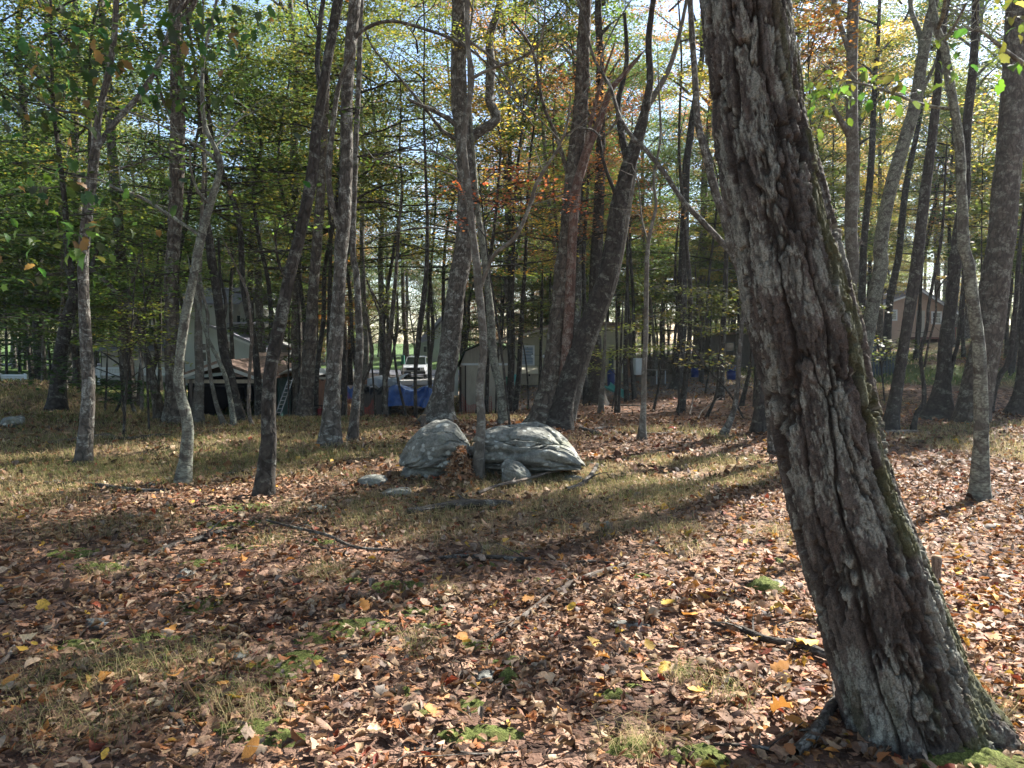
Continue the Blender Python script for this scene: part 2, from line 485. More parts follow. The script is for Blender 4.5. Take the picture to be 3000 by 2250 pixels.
M['roof_brown'] = plain('leaf_strewn_shingle', (0.15, 0.10, 0.085), 0.9, 0.6, 7, bump=0.5, col2=(0.40, 0.27, 0.2))
M['moss_roof'] = plain('mossy_shingle', (0.045, 0.06, 0.03), 0.95, 0.5, 8, bump=0.5)
M['pane'] = plain('window_glass', (0.03, 0.04, 0.045), 0.12, 0.2, 2, bump=0.02, spec=0.8)
M['blind'] = plain('window_blind', (0.22, 0.26, 0.30), 0.4, 0.1, 2)
M['black'] = plain('black_interior', (0.008, 0.009, 0.01), 0.9, 0.3)
M['green_panel'] = plain('green_painted_panel', (0.055, 0.13, 0.13), 0.6, 0.2)
M['green_plastic'] = plain('green_plastic', (0.01, 0.12, 0.07), 0.4, 0.15)
M['teal_plastic'] = plain('teal_plastic', (0.05, 0.30, 0.27), 0.4, 0.15)
M['blue_plastic'] = plain('blue_plastic', (0.008, 0.025, 0.12), 0.4, 0.15)
M['tarp_blue'] = plain('blue_tarp', (0.015, 0.075, 0.27), 0.3, 0.35, 6, bump=0.6, spec=0.7)
M['tarp_black'] = plain('black_tarp', (0.02, 0.022, 0.026), 0.4, 0.3, 5, bump=0.3, spec=0.5)
M['tarp_grey'] = plain('grey_tarp', (0.38, 0.40, 0.43), 0.5, 0.2, 5, bump=0.3)
M['orange_net'] = plain('orange_plastic', (0.42, 0.055, 0.025), 0.5, 0.2)
M['red_paint'] = plain('red_paint', (0.22, 0.02, 0.02), 0.5, 0.3, 6)
M['redwood'] = plain('weathered_red_plank', (0.24, 0.115, 0.07), 0.8, 0.45, 5, stretch=(6, 6, .5), bump=0.3)
M['dark_plank'] = plain('grey_plank', (0.11, 0.095, 0.08), 0.85, 0.4, 5, stretch=(6, 6, .5))
M['blue_plank'] = plain('dark_blue_picket', (0.05, 0.065, 0.075), 0.8, 0.3, 5, stretch=(6, 6, .5))
M['deck_red'] = plain('red_brown_deck', (0.15, 0.05, 0.035), 0.75, 0.25, 5)
M['cabin_wall'] = plain('peach_siding', (0.42, 0.285, 0.20), 0.8, 0.1, 4)
M['door_beige'] = plain('beige_door', (0.42, 0.38, 0.30), 0.6, 0.1)
M['aluminium'] = plain('aluminium', (0.36, 0.38, 0.4), 0.35, 0.15, 4, metal=0.6)
M['car_white'] = plain('white_car_paint', (0.55, 0.57, 0.58), 0.25, 0.06, 1, bump=0.0, spec=0.6)
M['rubber'] = plain('rubber', (0.02, 0.02, 0.02), 0.8, 0.2)
M['chrome'] = plain('chrome', (0.5, 0.5, 0.5), 0.25, 0.1, metal=0.8)
M['asphalt'] = plain('asphalt', (0.16, 0.16, 0.17), 0.9, 0.15, 20)
M['concrete'] = plain('concrete', (0.33, 0.32, 0.30), 0.85, 0.2, 5)
M['log_end'] = plain('log_end', (0.24, 0.16, 0.09), 0.85, 0.3, 12)

def rock_mat(name='lichen_rock', k=1.0):
    m, nt, out = new_mat(name); N = N_(nt)
    co = N('ShaderNodeTexCoord').outputs['Object']
    n1 = N('ShaderNodeTexNoise', {'Vector': co, 'Scale': 5.0, 'Detail': 8.0, 'Roughness': 0.7}).outputs[0]
    n2 = N('ShaderNodeTexNoise', {'Vector': co, 'Scale': 38.0, 'Detail': 6.0, 'Roughness': 0.7}).outputs[0]
    c = ramp(N, n1, [(0.3, (0.085 * k, 0.083 * k, 0.072 * k)), (0.5, (0.17 * k, 0.168 * k, 0.142 * k)), (0.7, (0.28 * k, 0.278 * k, 0.24 * k))])
    c = mixc(N, 0.5, c, ramp(N, n2, [(0.35, 0.25), (0.65, 0.8)]), 'OVERLAY')
    wob = N('ShaderNodeVectorMath', {0: co, 1: N('ShaderNodeVectorMath', {0: N('ShaderNodeTexNoise', {'Vector': co, 'Scale': 20.0}).outputs['Color'], 'Scale': 0.03}, operation='SCALE').outputs[0]}, operation='ADD').outputs[0]
    vo = N('ShaderNodeTexVoronoi', {'Vector': wob, 'Scale': 13.0})
    pick = ramp(N, N('ShaderNodeSeparateColor', {0: vo.outputs['Color']}).outputs[1], [(0.62, 0.0), (0.66, 1.0)])
    spot = mth(N, 'MULTIPLY', ramp(N, vo.outputs['Distance'], [(0.28, 1.0), (0.42, 0.0)]), pick)
    c = mixc(N, mth(N, 'MULTIPLY', spot, 0.75), c, (0.46 * k, 0.47 * k, 0.42 * k))
    ms = ramp(N, N('ShaderNodeTexNoise', {'Vector': co, 'Scale': 3.2, 'Detail': 7.0}).outputs[0], [(0.58, 0.0), (0.70, 0.5)])
    c = mixc(N, ms, c, (0.12 * k, 0.125 * k, 0.07 * k))
    h = mth(N, 'ADD', n1, mth(N, 'MULTIPLY', n2, 0.35))
    bp = N('ShaderNodeBump', {'Height': h, 'Strength': 0.9, 'Distance': 0.03}).outputs[0]
    b = N('ShaderNodeBsdfPrincipled', {'Base Color': c, 'Roughness': 0.85, 'Normal': bp})
    b.inputs['Specular IOR Level'].default_value = 0.25
    nt.links.new(b.outputs[0], out.inputs[0])
    return m
M['rock'] = rock_mat()
def moss_mat():
    m, nt, out = new_mat('moss'); N = N_(nt)
    co = N('ShaderNodeTexCoord').outputs['Object']
    n1 = N('ShaderNodeTexNoise', {'Vector': co, 'Scale': 90.0, 'Detail': 5.0, 'Roughness': 0.7}).outputs[0]
    n2 = N('ShaderNodeTexNoise', {'Vector': co, 'Scale': 9.0, 'Detail': 3.0}).outputs[0]
    c = ramp(N, n1, [(0.32, (0.028, 0.034, 0.012)), (0.52, (0.105, 0.125, 0.032)), (0.7, (0.24, 0.26, 0.09))])
    c = mixc(N, ramp(N, n2, [(0.5, 0.0), (0.7, 0.6)]), c, (0.09, 0.075, 0.03))
    bp = N('ShaderNodeBump', {'Height': n1, 'Strength': 1.0, 'Distance': 0.012}).outputs[0]
    b = N('ShaderNodeBsdfPrincipled', {'Base Color': c, 'Roughness': 0.95, 'Normal': bp})
    b.inputs['Specular IOR Level'].default_value = 0.1
    nt.links.new(b.outputs[0], out.inputs[0])
    return m
M['moss'] = moss_mat()
def grass_mat():
    m, nt, out = new_mat('grass_blade'); N = N_(nt)
    at = N('ShaderNodeAttribute', attribute_name='Col').outputs['Color']
    b = N('ShaderNodeBsdfDiffuse', {'Color': at})
    t = N('ShaderNodeBsdfTranslucent', {'Color': at})
    mx = N('ShaderNodeMixShader', {0: 0.4, 1: b.outputs[0], 2: t.outputs[0]})
    nt.links.new(mx.outputs[0], out.inputs[0])
    return m
M['grass'] = grass_mat()

# ------------------------------------------------------------------ ground sheet, road
def spaced(lo, hi, a, b, fine, grow=1.12):
    mid = list(np.arange(a, b + 1e-6, fine))
    s, x, left = fine, a, []
    while x > lo:
        s *= grow; x -= s; left.append(max(x, lo))
    s, x, right = fine, b, []
    while x < hi:
        s = min(s * grow, 12); x += s; right.append(min(x, hi))
    return np.array(sorted(set(left + mid + right)))
gxs = spaced(-420, 420, -11, 13, 0.15)
gys = spaced(-120, 520, 1.0, 17, 0.15, 1.07)
GX, GY = np.meshgrid(gxs, gys, indexing='ij')
GZ = H(GX, GY)
ni, nj = GX.shape
ii, jj = np.meshgrid(np.arange(ni - 1), np.arange(nj - 1), indexing='ij')
a0 = ii * nj + jj
q = np.stack([a0, a0 + nj, a0 + nj + 1, a0 + 1], -1).reshape(-1, 4)
def grassmask(x, y):
    n = fbm(x / 2.6, y / 2.2, 0.2, 11, 3)
    m = sstep(-0.15, 0.4, n) * sstep(3.8, 8.5, y) * (1 - sstep(13.5, 15.5, y) * sstep(-3.0, 2.5, x) * (1 - sstep(7, 9, x)))
    # dry leaf drift in the middle, between rock and big tree
    return np.clip(m + 0.55 * sstep(7, 10, y) * (1 - sstep(-3, -1.5, x)), 0, 1)
def lawnmask(x, y):
    a = sstep(22, 25, y) * (1 - sstep(-8.5, -7, x))
    b = sstep(64.5, 66, y) * (1 - sstep(2, 14, x))
    c = sstep(17.5, 20, y) * sstep(8.5, 10.5, x) * sstep(-0.2, 0.2, fbm(x / 3, y / 3, 0, 21, 3)) * 0.8
    return np.clip(a + b + c, 0, 1)
def dirtmask(x, y):
    return sstep(22, 25, y) * (1 - sstep(34, 50, y)) * sstep(-3, 0, x) * (1 - sstep(9, 12, x)) + sstep(27, 33, y) * (1 - sstep(63, 64, y)) * sstep(-16, -12, x) * (1 - sstep(-3, 0, x))
gcol = np.stack([grassmask(GX, GY), lawnmask(GX, GY), np.clip(dirtmask(GX, GY), 0, 1)], -1).reshape(-1, 3)
ground = add('ground', mesh_arrays('ground', np.stack([GX, GY, GZ], -1).reshape(-1, 3), [q], col=gcol), M['ground'], kind='structure')

def strip(name, mat, y0, y1, x0, x1, lift=0.03, nx=60, ny=5, kind='structure', slope=0):
    xs, ys = np.linspace(x0, x1, nx), np.linspace(y0, y1, ny)
    A, B_ = np.meshgrid(xs, ys, indexing='ij')
    B2 = B_ + slope * A
    Z = H(A, B2) + lift
    i, j = np.meshgrid(np.arange(nx - 1), np.arange(ny - 1), indexing='ij')
    k = i * ny + j
    return add(name, mesh_arrays(name, np.stack([A, B2, Z], -1).reshape(-1, 3), [np.stack([k, k + ny, k + ny + 1, k + 1], -1).reshape(-1, 4)]), mat, kind=kind)
strip('road', M['asphalt'], 63.2, 67.5, -70, 30, 0.07, 120, 8, slope=-0.02)
strip('driveway', M['concrete'], 45, 63, -8.5, -5.0, 0.05, 10, 40)

# ------------------------------------------------------------------ tree building
def kites(pos, size, rng, tilt=0.35, droop=0.25, wide=0.34, fold=0.0):
    n = len(pos)
    a = rng.uniform(0, 2 * math.pi, n)
    u = np.stack([np.cos(a), np.sin(a), -droop * rng.uniform(0, 2, n)], 1)
    u /= np.linalg.norm(u, axis=1)[:, None]
    nn = np.stack([rng.normal(0, tilt, n), rng.normal(0, tilt, n), np.ones(n)], 1)
    v = np.cross(nn, u); v /= np.linalg.norm(v, axis=1)[:, None]
    s = size[:, None]
    up = np.cross(u, v)
    V = np.stack([pos - u * s * .5, pos + v * s * wide + up * s * fold, pos + u * s * .5, pos - v * s * wide + up * s * fold], 1).reshape(-1, 3)
    q = np.arange(n * 4).reshape(n, 4)
    return V, q

def leafcol(n, rng, warm, sprayid=None, lo=0.6, hi=1.35):
    c = np.ones((n, 3)) * rng.uniform(lo, hi, n)[:, None]
    c *= rng.uniform(0.88, 1.12, (n, 3))
    w = rng.random(n) < warm
    if sprayid is not None:
        sw = rng.random(int(sprayid.max()) + 1) < warm
        w = w & (rng.random(n) < .5) | sw[sprayid] & (rng.random(n) < 0.75)
    c[w] *= np.array([1.8, 1.2, 0.9])
    return c

def grow_tree(seed, Ht, r0, zc, R, nlimb, spray_n, leaf, warm, layered=False, rz=0.12, wig=0.25, sprays_per=5, spray_r=0.7):
    """returns (trunk mesh, crown mesh); the crown mesh has wood in slot 0 and leaves in slot 1"""
    rng = np.random.default_rng(seed)
    k = 9
    zt = np.linspace(0, Ht, k)
    px = np.cumsum(rng.normal(0, wig, k)) * (zt / Ht); py = np.cumsum(rng.normal(0, wig, k)) * (zt / Ht)
    rr = r0 * (1 - zt / Ht) ** 0.8 + 0.012
    pts = np.stack([px, py, zt, rr], 1)
    pts[0, 2] = -0.3
    c = resample(pts, 0.35)
    c[:, 3] *= 1 + 0.5 * np.exp(-np.maximum(c[:, 2], 0) / 0.3)
    V, q, uv = tube_arr(c[:, :3], c[:, 3], 12, lambda th, s, Rr: Rr * 0.12 * vnoise(np.cos(th)[None] * 2 + 0 * s[:, None], np.sin(th)[None] * 2 + 0 * s[:, None], s[:, None] * 2 + 0 * th[None], seed))
    trunk = mesh_arrays('trunk', V, [q], uv=uv)
    W = MB(); cen = []
    for i in range(nlimb):
        t = (i + rng.random()) / nlimb
        z = zc + (Ht * 0.97 - zc) * t
        j = int(np.argmin(abs(c[:, 2] - z)))
        b = c[j, :3]
        az = rng.uniform(0, 2 * math.pi) + i * 2.4
        prof = math.sin(math.pi * min(1, 0.18 + 0.82 * (1 - t) ** 0.8)) ** 0.6 if not layered else (1 - 0.65 * t)
        L = R * prof * rng.uniform(0.7, 1.15)
        rise = rng.uniform(0.5, 1.1) if not layered else rng.uniform(-0.02, 0.3)
        d = np.array([math.cos(az), math.sin(az), 0])
        side = np.array([-d[1], d[0], 0])
        m = 5
        path = []
        for a in range(m):
            f = a / (m - 1)
            path.append([*(b + d * L * f + side * L * 0.12 * rng.normal() * f + np.array([0, 0, L * rise * (f if layered else f ** 0.8)])), max(0.006, c[j, 3] * 0.55 * (1 - f) + 0.007)])
        pc = resample(path, 0.3)
        V, q, uv = tube_arr(pc[:, :3], pc[:, 3], 5); W.raw(V, q, uv=uv)
        for a in range(sprays_per):
            f = 0.3 + 0.7 * (a + rng.random()) / sprays_per
            p0 = pc[int(f * (len(pc) - 1)), :3]
            off = side * rng.normal() * L * 0.28 + d * rng.uniform(-.1, .25) * L + np.array([0, 0, rng.normal(0, 0.25 if not layered else 0.06) + (0.15 * L if not layered else 0)])
            tc = resample([[*p0, 0.009], [*(p0 + off * .5 + np.array([0, 0, .03])), 0.006], [*(p0 + off), 0.004]], 0.4)
            V, q, uv = tube_arr(tc[:, :3], tc[:, 3], 3)
            W.raw(V, q, uv=uv)
            cen.append(p0 + off)
    cen = np.array(cen)
    ns = len(cen)
    sid = np.repeat(np.arange(ns), spray_n)
    n = len(sid)
    g = rng.normal(0, 1, (n, 3)) * np.array([spray_r, spray_r, rz]) * 0.55
    tilt = rng.normal(0, 0.25 if not layered else 0.1, (ns, 2))
    g[:, 2] += g[:, 0] * tilt[sid, 0] + g[:, 1] * tilt[sid, 1]
    pos = cen[sid] + g
    Vl, ql = kites(pos, leaf * rng.uniform(0.65, 1.25, n), rng, tilt=0.45 if not layered else 0.3)
    cl = leafcol(n, rng, warm, sid)
    Wv = np.concatenate(W.V); Wq = np.concatenate(W.Fq); Wuv = np.concatenate(W.uv)
    V = np.vstack([Wv, Vl]); cc = np.vstack([np.ones((len(Wv), 3)), np.repeat(cl, 4, 0)])
    uv = np.vstack([Wuv, np.zeros((len(Vl), 2))])
    mi = np.concatenate([np.zeros(len(Wq)), np.ones(len(ql))])
    crown = mesh_arrays('crown', V, [Wq, ql + len(Wv)], uv=uv, col=cc, smooth=True, mat_idx=mi)
    return trunk, crown

def two_mats(me, wood, leaf=None):
    if len(me.materials):
        me.materials[0] = wood
    else:
        me.materials.append(wood); me.materials.append(leaf or M['leaf'])

CAN = []      # tall canopy trees, about 16 m
for k in range(8):
    t, c = grow_tree(100 + k, 16 + k % 3, 0.15 + 0.02 * (k % 4), 6.0 + (k % 3), 3.3 + 0.3 * (k % 3), 18, 240, 0.098, 0.12 + 0.05 * (k % 3), spray_r=0.85)
    wood = M[['bark_grey', 'bark_dark', 'bark_brown'][k % 3]]
    t.materials.append(wood); two_mats(c, wood); CAN.append((t, c))
SAP = []      # understory saplings with flat layers of leaves, about 5-6 m
for k in range(7):
    t, c = grow_tree(200 + k, 5.2 + 0.5 * (k % 4), 0.032 + .008 * (k % 3), 1.3 + 0.35 * (k % 4), 2.0 + 0.15 * (k % 3), 15, 130, 0.095, 0.10, layered=True, rz=0.07, wig=0.12, sprays_per=4, spray_r=0.5)
    wood = M[['bark_dark', 'bark_smooth'][k % 2]]
    t.materials.append(wood); two_mats(c, wood); SAP.append((t, c))
MID = []      # airy middle-storey trees with wide thin layers, about 10 m
for k in range(5):
    t, c = grow_tree(400 + k, 9 + .6 * k, 0.055, 3.6 + .3 * k, 2.7, 17, 80, 0.088, 0.18, layered=True, rz=0.10, wig=0.3, sprays_per=5, spray_r=0.8)
    t.materials.append(M['bark_dark']); two_mats(c, M['bark_dark']); MID.append((t, c))
BUSHY = []    # trees of the wood edge, leafy almost to the ground
for k in range(5):
    t, c = grow_tree(250 + k, 11 + k % 3, 0.10, 1.0 + .4 * (k % 2), 3.2, 26, 150, 0.125, 0.12, spray_r=1.0)
    t.materials.append(M['bark_dark']); two_mats(c, M['bark_dark']); BUSHY.append((t, c))
CROWN = []    # crowns set on the traced trunks, origin at the crown base
for k in range(4):
    t, c = grow_tree(300 + k, 8.5, 0.08, 0.3, 2.7, 9, 130, 0.115, 0.15, spray_r=0.7, sprays_per=3)
    bpy.data.meshes.remove(t)
    CROWN.append(c)
CROWNW = {}
def crown_for(k, wood):
    if (k, wood) not in CROWNW:
        me = CROWN[k].copy(); two_mats(me, M[wood]); CROWNW[(k, wood)] = me
    return CROWNW[(k, wood)]

GREEN, DGREEN, YGREEN = (0.088, 0.135, 0.045), (0.050, 0.088, 0.034), (0.185, 0.215, 0.060)
YELLOW, ORANGE, RED, OLIVE = (0.36, 0.30, 0.09), (0.26, 0.155, 0.075), (0.34, 0.11, 0.07), (0.115, 0.135, 0.05)
BRONZE = (0.19, 0.10, 0.062)

def bark_disp(seed, amp, fu, fv):
    def f(th, s, R):
        r0 = R[:, :1]
        nu = max(5, int(2 * math.pi * float(np.mean(R)) * fu))
        u = (th / (2 * math.pi) * nu)[None] + 0 * s[:, None]
        v = s[:, None] * fv + 0 * u
        wob = 0.5 * vnoise(np.cos(th)[None] * 2 + 0 * v, np.sin(th)[None] * 2 + 0 * v, s[:, None] * 3 + 0 * u, seed + 2)
        f1, f2, cid = cells(u + wob, v + 0.3 * wob, nu, seed)
        return amp * (sstep(0.0, 0.3, f2 - f1) - 0.6 + 0.4 * (cid - .5)) + R * 0.10 * vnoise(np.cos(th)[None] * 1.3 + 0 * v, np.sin(th)[None] * 1.3 + 0 * v, s[:, None] * 1.1 + 0 * u, seed + 3)
    return f

def trace(pts, Y, base_ground=False, lean=0.0):
    """image polyline (px, py, width px) at forward distance Y -> 3-D points with radii"""
    out = []
    for i, p in enumerate(pts):
        Yi = Y + lean * i
        w = P(p[0], p[1], Yi)
        out.append([*w, p[2] / 2 / F * Yi])
    if base_ground:
        g = float(H(out[0][0], out[0][1]))
        out[0][2] = g - 0.02
        out.insert(0, [out[0][0] * 1.0, out[0][1], g - 0.25, out[0][3] * 1.1])
    return out

TREES = []
def tree(name, label, Y, pts, bark='bark_grey', cat='tree', top=None, branches=(), crown=None, crown_col=GREEN, group='trees of the near wood',
         seg=24, amp=0.008, fu=28, fv=6, flare=0.55, lean=0.0, step=0.075, crown_scale=1.0, seed=None, loc_base=None):
    if seed is None: seed = len(TREES) + 11
    rng = np.random.default_rng(seed)
    if Y is None: Y = float(G(pts[0][0], pts[0][1])[1])
    tp = trace(pts, Y, True, lean)
    base = np.array([tp[1][0], tp[1][1], tp[1][2] + 0.02])
    root = empty(name, base, label, cat, group)
    if top:
        a, b = np.array(tp[-2]), np.array(tp[-1])
        d = (b - a)[:3]; d /= np.linalg.norm(d)
        z = b[2]; p = b[:3].copy(); r = b[3]; r_top = r
        Ht = base[2] + top
        while z < Ht:
            d = d * 0.85 + np.array([rng.normal(0, .06), rng.normal(0, .06), 0.25]); d /= np.linalg.norm(d)
            p = p + d * 1.0; z = p[2]
            r = max(0.015, r_top * (1 - 0.8 * (z - b[2]) / (Ht - b[2] + .01)))
            tp.append([*p, r])
    if not top:
        a, b = np.array(tp[-2]), np.array(tp[-1])
        e = b + (b - a) * .9; e[3] = .002; tp.append(list(e))
    rz0 = base[2]
    c = resample(tp, step)
    c[:, 3] *= 1 + flare * np.exp(-np.maximum(c[:, 2] - rz0, 0) / 0.22)
    rm = float(np.mean(c[:, 3]))
    V, q, uv = tube_arr(c[:, :3] - base, c[:, 3], seg, bark_disp(seed, amp, fu, fv))
    add('trunk', mesh_arrays('trunk', V, [q], uv=uv), M[bark], root)
    for bi, br in enumerate(branches):
        yo = rng.uniform(-0.6, 0.6) if len(br) > 2 else 0
        bt = []
        for i, p in enumerate(br):
            Yi = Y + yo * i / max(1, len(br) - 1) + lean * 2
            bt.append([*P(p[0], p[1], Yi), p[2] / 2 / F * Yi])
        bc = resample(bt, 0.06)
        V, q, uv = tube_arr(bc[:, :3] - base, bc[:, 3], max(7, seg // 3), bark_disp(seed + bi + 1, amp * .4, fu, fv))
        add('branch', mesh_arrays('branch', V, [q], uv=uv), M[bark], root)
        # bare side twigs
        T = MB()
        for _ in range(4 + len(br)):
            j = rng.integers(len(bc) // 3, len(bc))
            p0 = bc[j, :3] - base; L = rng.uniform(.25, .8) * (0.5 + Y / 16)
            d = np.array([rng.normal(), rng.normal() * .6, rng.uniform(-.1, .9)]); d /= np.linalg.norm(d)
            pp = [[*p0, .006], [*(p0 + d * L * .5 + rng.normal(0, .05, 3)), .004], [*(p0 + d * L + rng.normal(0, .08, 3)), .002]]
            tc = resample(pp, .12)
            V, q, uv = tube_arr(tc[:, :3], tc[:, 3], 4); T.raw(V, q, uv=uv)
        add('twig', T.build('twig', True), M[bark], root)
    if crown is not None and top:
        k, hb, sc = crown
        zz = base[2] + hb
        j = int(np.argmin(abs(c[:, 2] - zz)))
        o = add('crown', crown_for(k, bark), None, root, color=crown_col)
        o.location = tuple(c[j, :3] - base)
        o.rotation_euler = (0, 0, rng.uniform(0, 6.28))
        o.scale = (sc * crown_scale, sc * crown_scale, (top - hb) / 8.5 * 1.05)
    TREES.append((root, Y))
    return root

def sprays(root, items, seed=0, leaf=0.085, dens=170, tint=GREEN, warm=0.08, bark='bark_dark', name='crown'):
    """flat leafy sprays at (px, py, Y, rx, ry, n) hung on fine branches, one crown of the tree `root`"""
    rng = np.random.default_rng(900 + seed)
    base = np.array(root.location)
    W = MB(); L = []; Cc = []
    for it in items:
        px, py, Y, rx, ry = it[:5]
        tn = it[5] if len(it) > 5 else None
        c0 = P(px, py, Y) - base
        n = int(dens * rx * ry * 4)
        ang = rng.uniform(-0.25, 0.25)
        # a branch through the spray with side twigs
        ax = np.array([math.cos(ang), math.sin(ang), rng.uniform(-.12, .12)])
        for sgn in np.linspace(-0.8, 0.8, 5):
            p0 = c0 - ax * rx * 0.9; p1 = c0 + ax * rx * sgn + np.array([0, ry * rng.uniform(-.8, .8), rng.normal(0, .03)])
            tc = resample([[*p0, .008], [*((p0 + p1) / 2 + rng.normal(0, .04, 3)), .005], [*p1, .003]], .15)
            V, q, uv = tube_arr(tc[:, :3], tc[:, 3], 4); W.raw(V, q, uv=uv)
        d = rng.uniform(-1, 1, (n, 2)); d = d[(d ** 2).sum(1) < 1]
        cl = 0.35 + 0.65 * (vnoise(d[:, 0] * rx * 3.1 + px, d[:, 1] * ry * 3.1, 0.5, seed) > -0.15)
        d = d[rng.random(len(d)) < cl]
        pos = c0 + np.stack([d[:, 0] * rx, d[:, 1] * ry, rng.normal(0, 0.05 + 0.03 * rx, len(d)) - 0.10 * (d ** 2).sum(1) + ax[2] * d[:, 0] * rx], 1)
        V, q = kites(pos, leaf * rng.uniform(.65, 1.3, len(pos)), rng, .3)
        cc = leafcol(len(pos), rng, warm)
        if tn is not None: cc = cc * np.array(tn) / np.array(tint)
        L.append((V, q)); Cc.append(np.repeat(cc, 4, 0))
    Wv = np.concatenate(W.V); Wq = np.concatenate(W.Fq)
    Vs = [Wv]; qs = []; n0 = len(Wv)
    for V, q in L: Vs.append(V); qs.append(q + n0); n0 += len(V)
    cc = np.vstack([np.ones((len(Wv), 3))] + Cc)
    ql = np.concatenate(qs)
    V = np.vstack(Vs)
    me = mesh_arrays(name, V, [Wq, ql], uv=np.vstack([np.concatenate(W.uv), np.zeros((len(V) - len(Wv), 2))]), col=cc, mat_idx=np.concatenate([np.zeros(len(Wq)), np.ones(len(ql))]))
    two_mats(me, M[bark])
    return add(name, me, None, root, color=tint)

# ---- the big leaning oak in front
def big_oak():
    prof = [(0, 2052, 2308), (339, 2090, 2353), (497, 2113, 2393), (678, 2147, 2440), (893, 2186, 2494), (1110, 2236, 2542), (1279, 2269, 2578), (1471, 2313, 2634),
            (1628, 2354, 2700), (1899, 2425, 2790), (2100, 2470, 2870), (2250, 2484, 2950)]
    Y0 = 2.95
    pts = []
    for k, (py, l, r) in enumerate(prof[::-1]):
        Yk = Y0 + 0.03 * k
        w = P((l + r) / 2, py, Yk)
        pts.append([*w, (r - l) / 2 / F * Yk * 0.975])
    g = float(H(pts[0][0], pts[0][1]))
    base = np.array([pts[0][0] + .03, pts[0][1], g])
    root = empty('oak_tree', base, 'huge leaning oak with deeply furrowed mossy lichened bark, nearest tree', 'tree')
    pts = [[pts[0][0] + 0.10, pts[0][1] + 0.0, g - 0.35, pts[0][3] * 1.12]] + pts
    d = np.array(pts[-1][:3]) - np.array(pts[-2][:3]); d /= np.linalg.norm(d)
    p = np.array(pts[-1][:3]); r = pts[-1][3]
    cvis = resample(pts + [[*(p + d * .5), r * .98]], 0.006)
    nseg = 360
    n = len(cvis)
    T, Nn, B = frames(cvis[:, :3])
    th = np.linspace(0, 2 * math.pi, nseg + 1)
    s = np.concatenate([[0], np.cumsum(np.linalg.norm(np.diff(cvis[:, :3], axis=0), axis=1))])
    TH, S = np.meshgrid(th, s)
    R = np.repeat(cvis[:, 3:4], nseg + 1, 1)
    cx, cyy = np.cos(TH), np.sin(TH)
    wob = fbm(cx * 1.6, cyy * 1.6, S * 2.4, 40, 4)
    wob2 = fbm(cx * 5, cyy * 5, S * 9, 41, 3)
    wob3 = fbm(cx * 14, cyy * 14, S * 26, 48, 3)
    tw = S * 0.55                                        # bark grain turns slowly round the trunk
    # long main furrows
    nu = 13
    U = TH / (2 * math.pi) * nu + 0.6 * wob + 0.22 * wob2 + tw * 0.5 + 0.05 * wob3
    f1, f2, c1 = cells(U, S * 1.15 + 0.5 * wob2 + 0.06 * wob3, nu, 51)
    e1 = f2 - f1
    # plates
    nu2 = 26
    U2 = TH / (2 * math.pi) * nu2 + 1.3 * wob + 0.5 * wob2 + tw * 1.2 + 0.12 * wob3
    g1, g2, c2 = cells(U2, S * 6.0 + 1.0 * wob2 + 0.2 * wob3, nu2, 52)
    e2 = g2 - g1
    nu3 = 72
    h1, h2, c3 = cells(TH / (2 * math.pi) * nu3 + 2.5 * wob + 1.2 * wob2, S * 22 + 2 * wob2 + wob3, nu3, 53)
    e3 = h2 - h1
    fine = fbm(cx * 22, cyy * 22, S * 90, 44, 4, .6)
    # stronger furrows on the right (sun) side, smoother lichened plates in the middle
    # direction of each vertex, x towards the right of the view
    dirx = (cx * Nn[:, :1] + cyy * B[:, :1])
    diry = (cx * Nn[:, 1:2] + cyy * B[:, 1:2])
    side = sstep(-0.1, 0.75, dirx)
    deep = 0.55 + 0.55 * side
    furrow = 1 - sstep(0.05, 0.15 + 0.05 * wob2, e1)
    D = -0.050 * deep * furrow + 0.016 * (c1 - 0.5) * deep
    D += 0.013 * (0.6 + 0.6 * side) * (sstep(0.0, 0.08, e2) - 1) + 0.014 * (c2 - .5)
    D += 0.005 * (sstep(0.0, 0.25, e3) - 1) + 0.004 * (c3 - .5) + 0.004 * fine + 0.014 * wob
    cr1 = sstep(0.0, .05, np.abs(fbm(cx * 4.5 + 3, cyy * 4.5, S * 2.6, 45, 4, .55)))
    cr2 = sstep(0.0, .07, np.abs(fbm(cx * 13, cyy * 13, S * 9, 46, 3, .55)))
    D += .007 * (cr1 - 1) + .006 * (cr2 - 1)
    D -= np.percentile(D, 86)
    # ridges that overlap like shingles: push the upper end of every plate outwards
    D += 0.003 * np.clip(g1, 0, 1) * np.sin(U2 * 2.0)
    butt = np.exp(-np.maximum(cvis[:, 2:3] - g - 0.0, 0) / 0.16)
    D += butt * (0.01 + 0.07 * np.maximum(0, np.sin(TH * 3 + 1.1 + 0.5 * wob)) ** 2)
    R2 = R + D
    V = cvis[:, None, :3] + R2[..., None] * (cx[..., None] * Nn[:, None, :] + cyy[..., None] * B[:, None, :])
    m = nseg + 1
    i, j = np.meshgrid(np.arange(n - 1), np.arange(nseg), indexing='ij')
    a = i * m + j
    q = np.stack([a, a + 1, a + m + 1, a + m], -1).reshape(-1, 4)
    # bark colours: deep brown bark and painted shade in furrows and cracks, grey plates, lichen crusts and moss
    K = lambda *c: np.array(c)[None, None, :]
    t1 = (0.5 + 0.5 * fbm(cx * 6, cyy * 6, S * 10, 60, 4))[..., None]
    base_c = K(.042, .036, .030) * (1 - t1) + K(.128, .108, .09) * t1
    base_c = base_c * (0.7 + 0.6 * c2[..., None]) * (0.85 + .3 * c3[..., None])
    red = sstep(.1, .5, fbm(cx * 3.1, cyy * 3.1, S * 4, 61, 3))[..., None] * 0.35
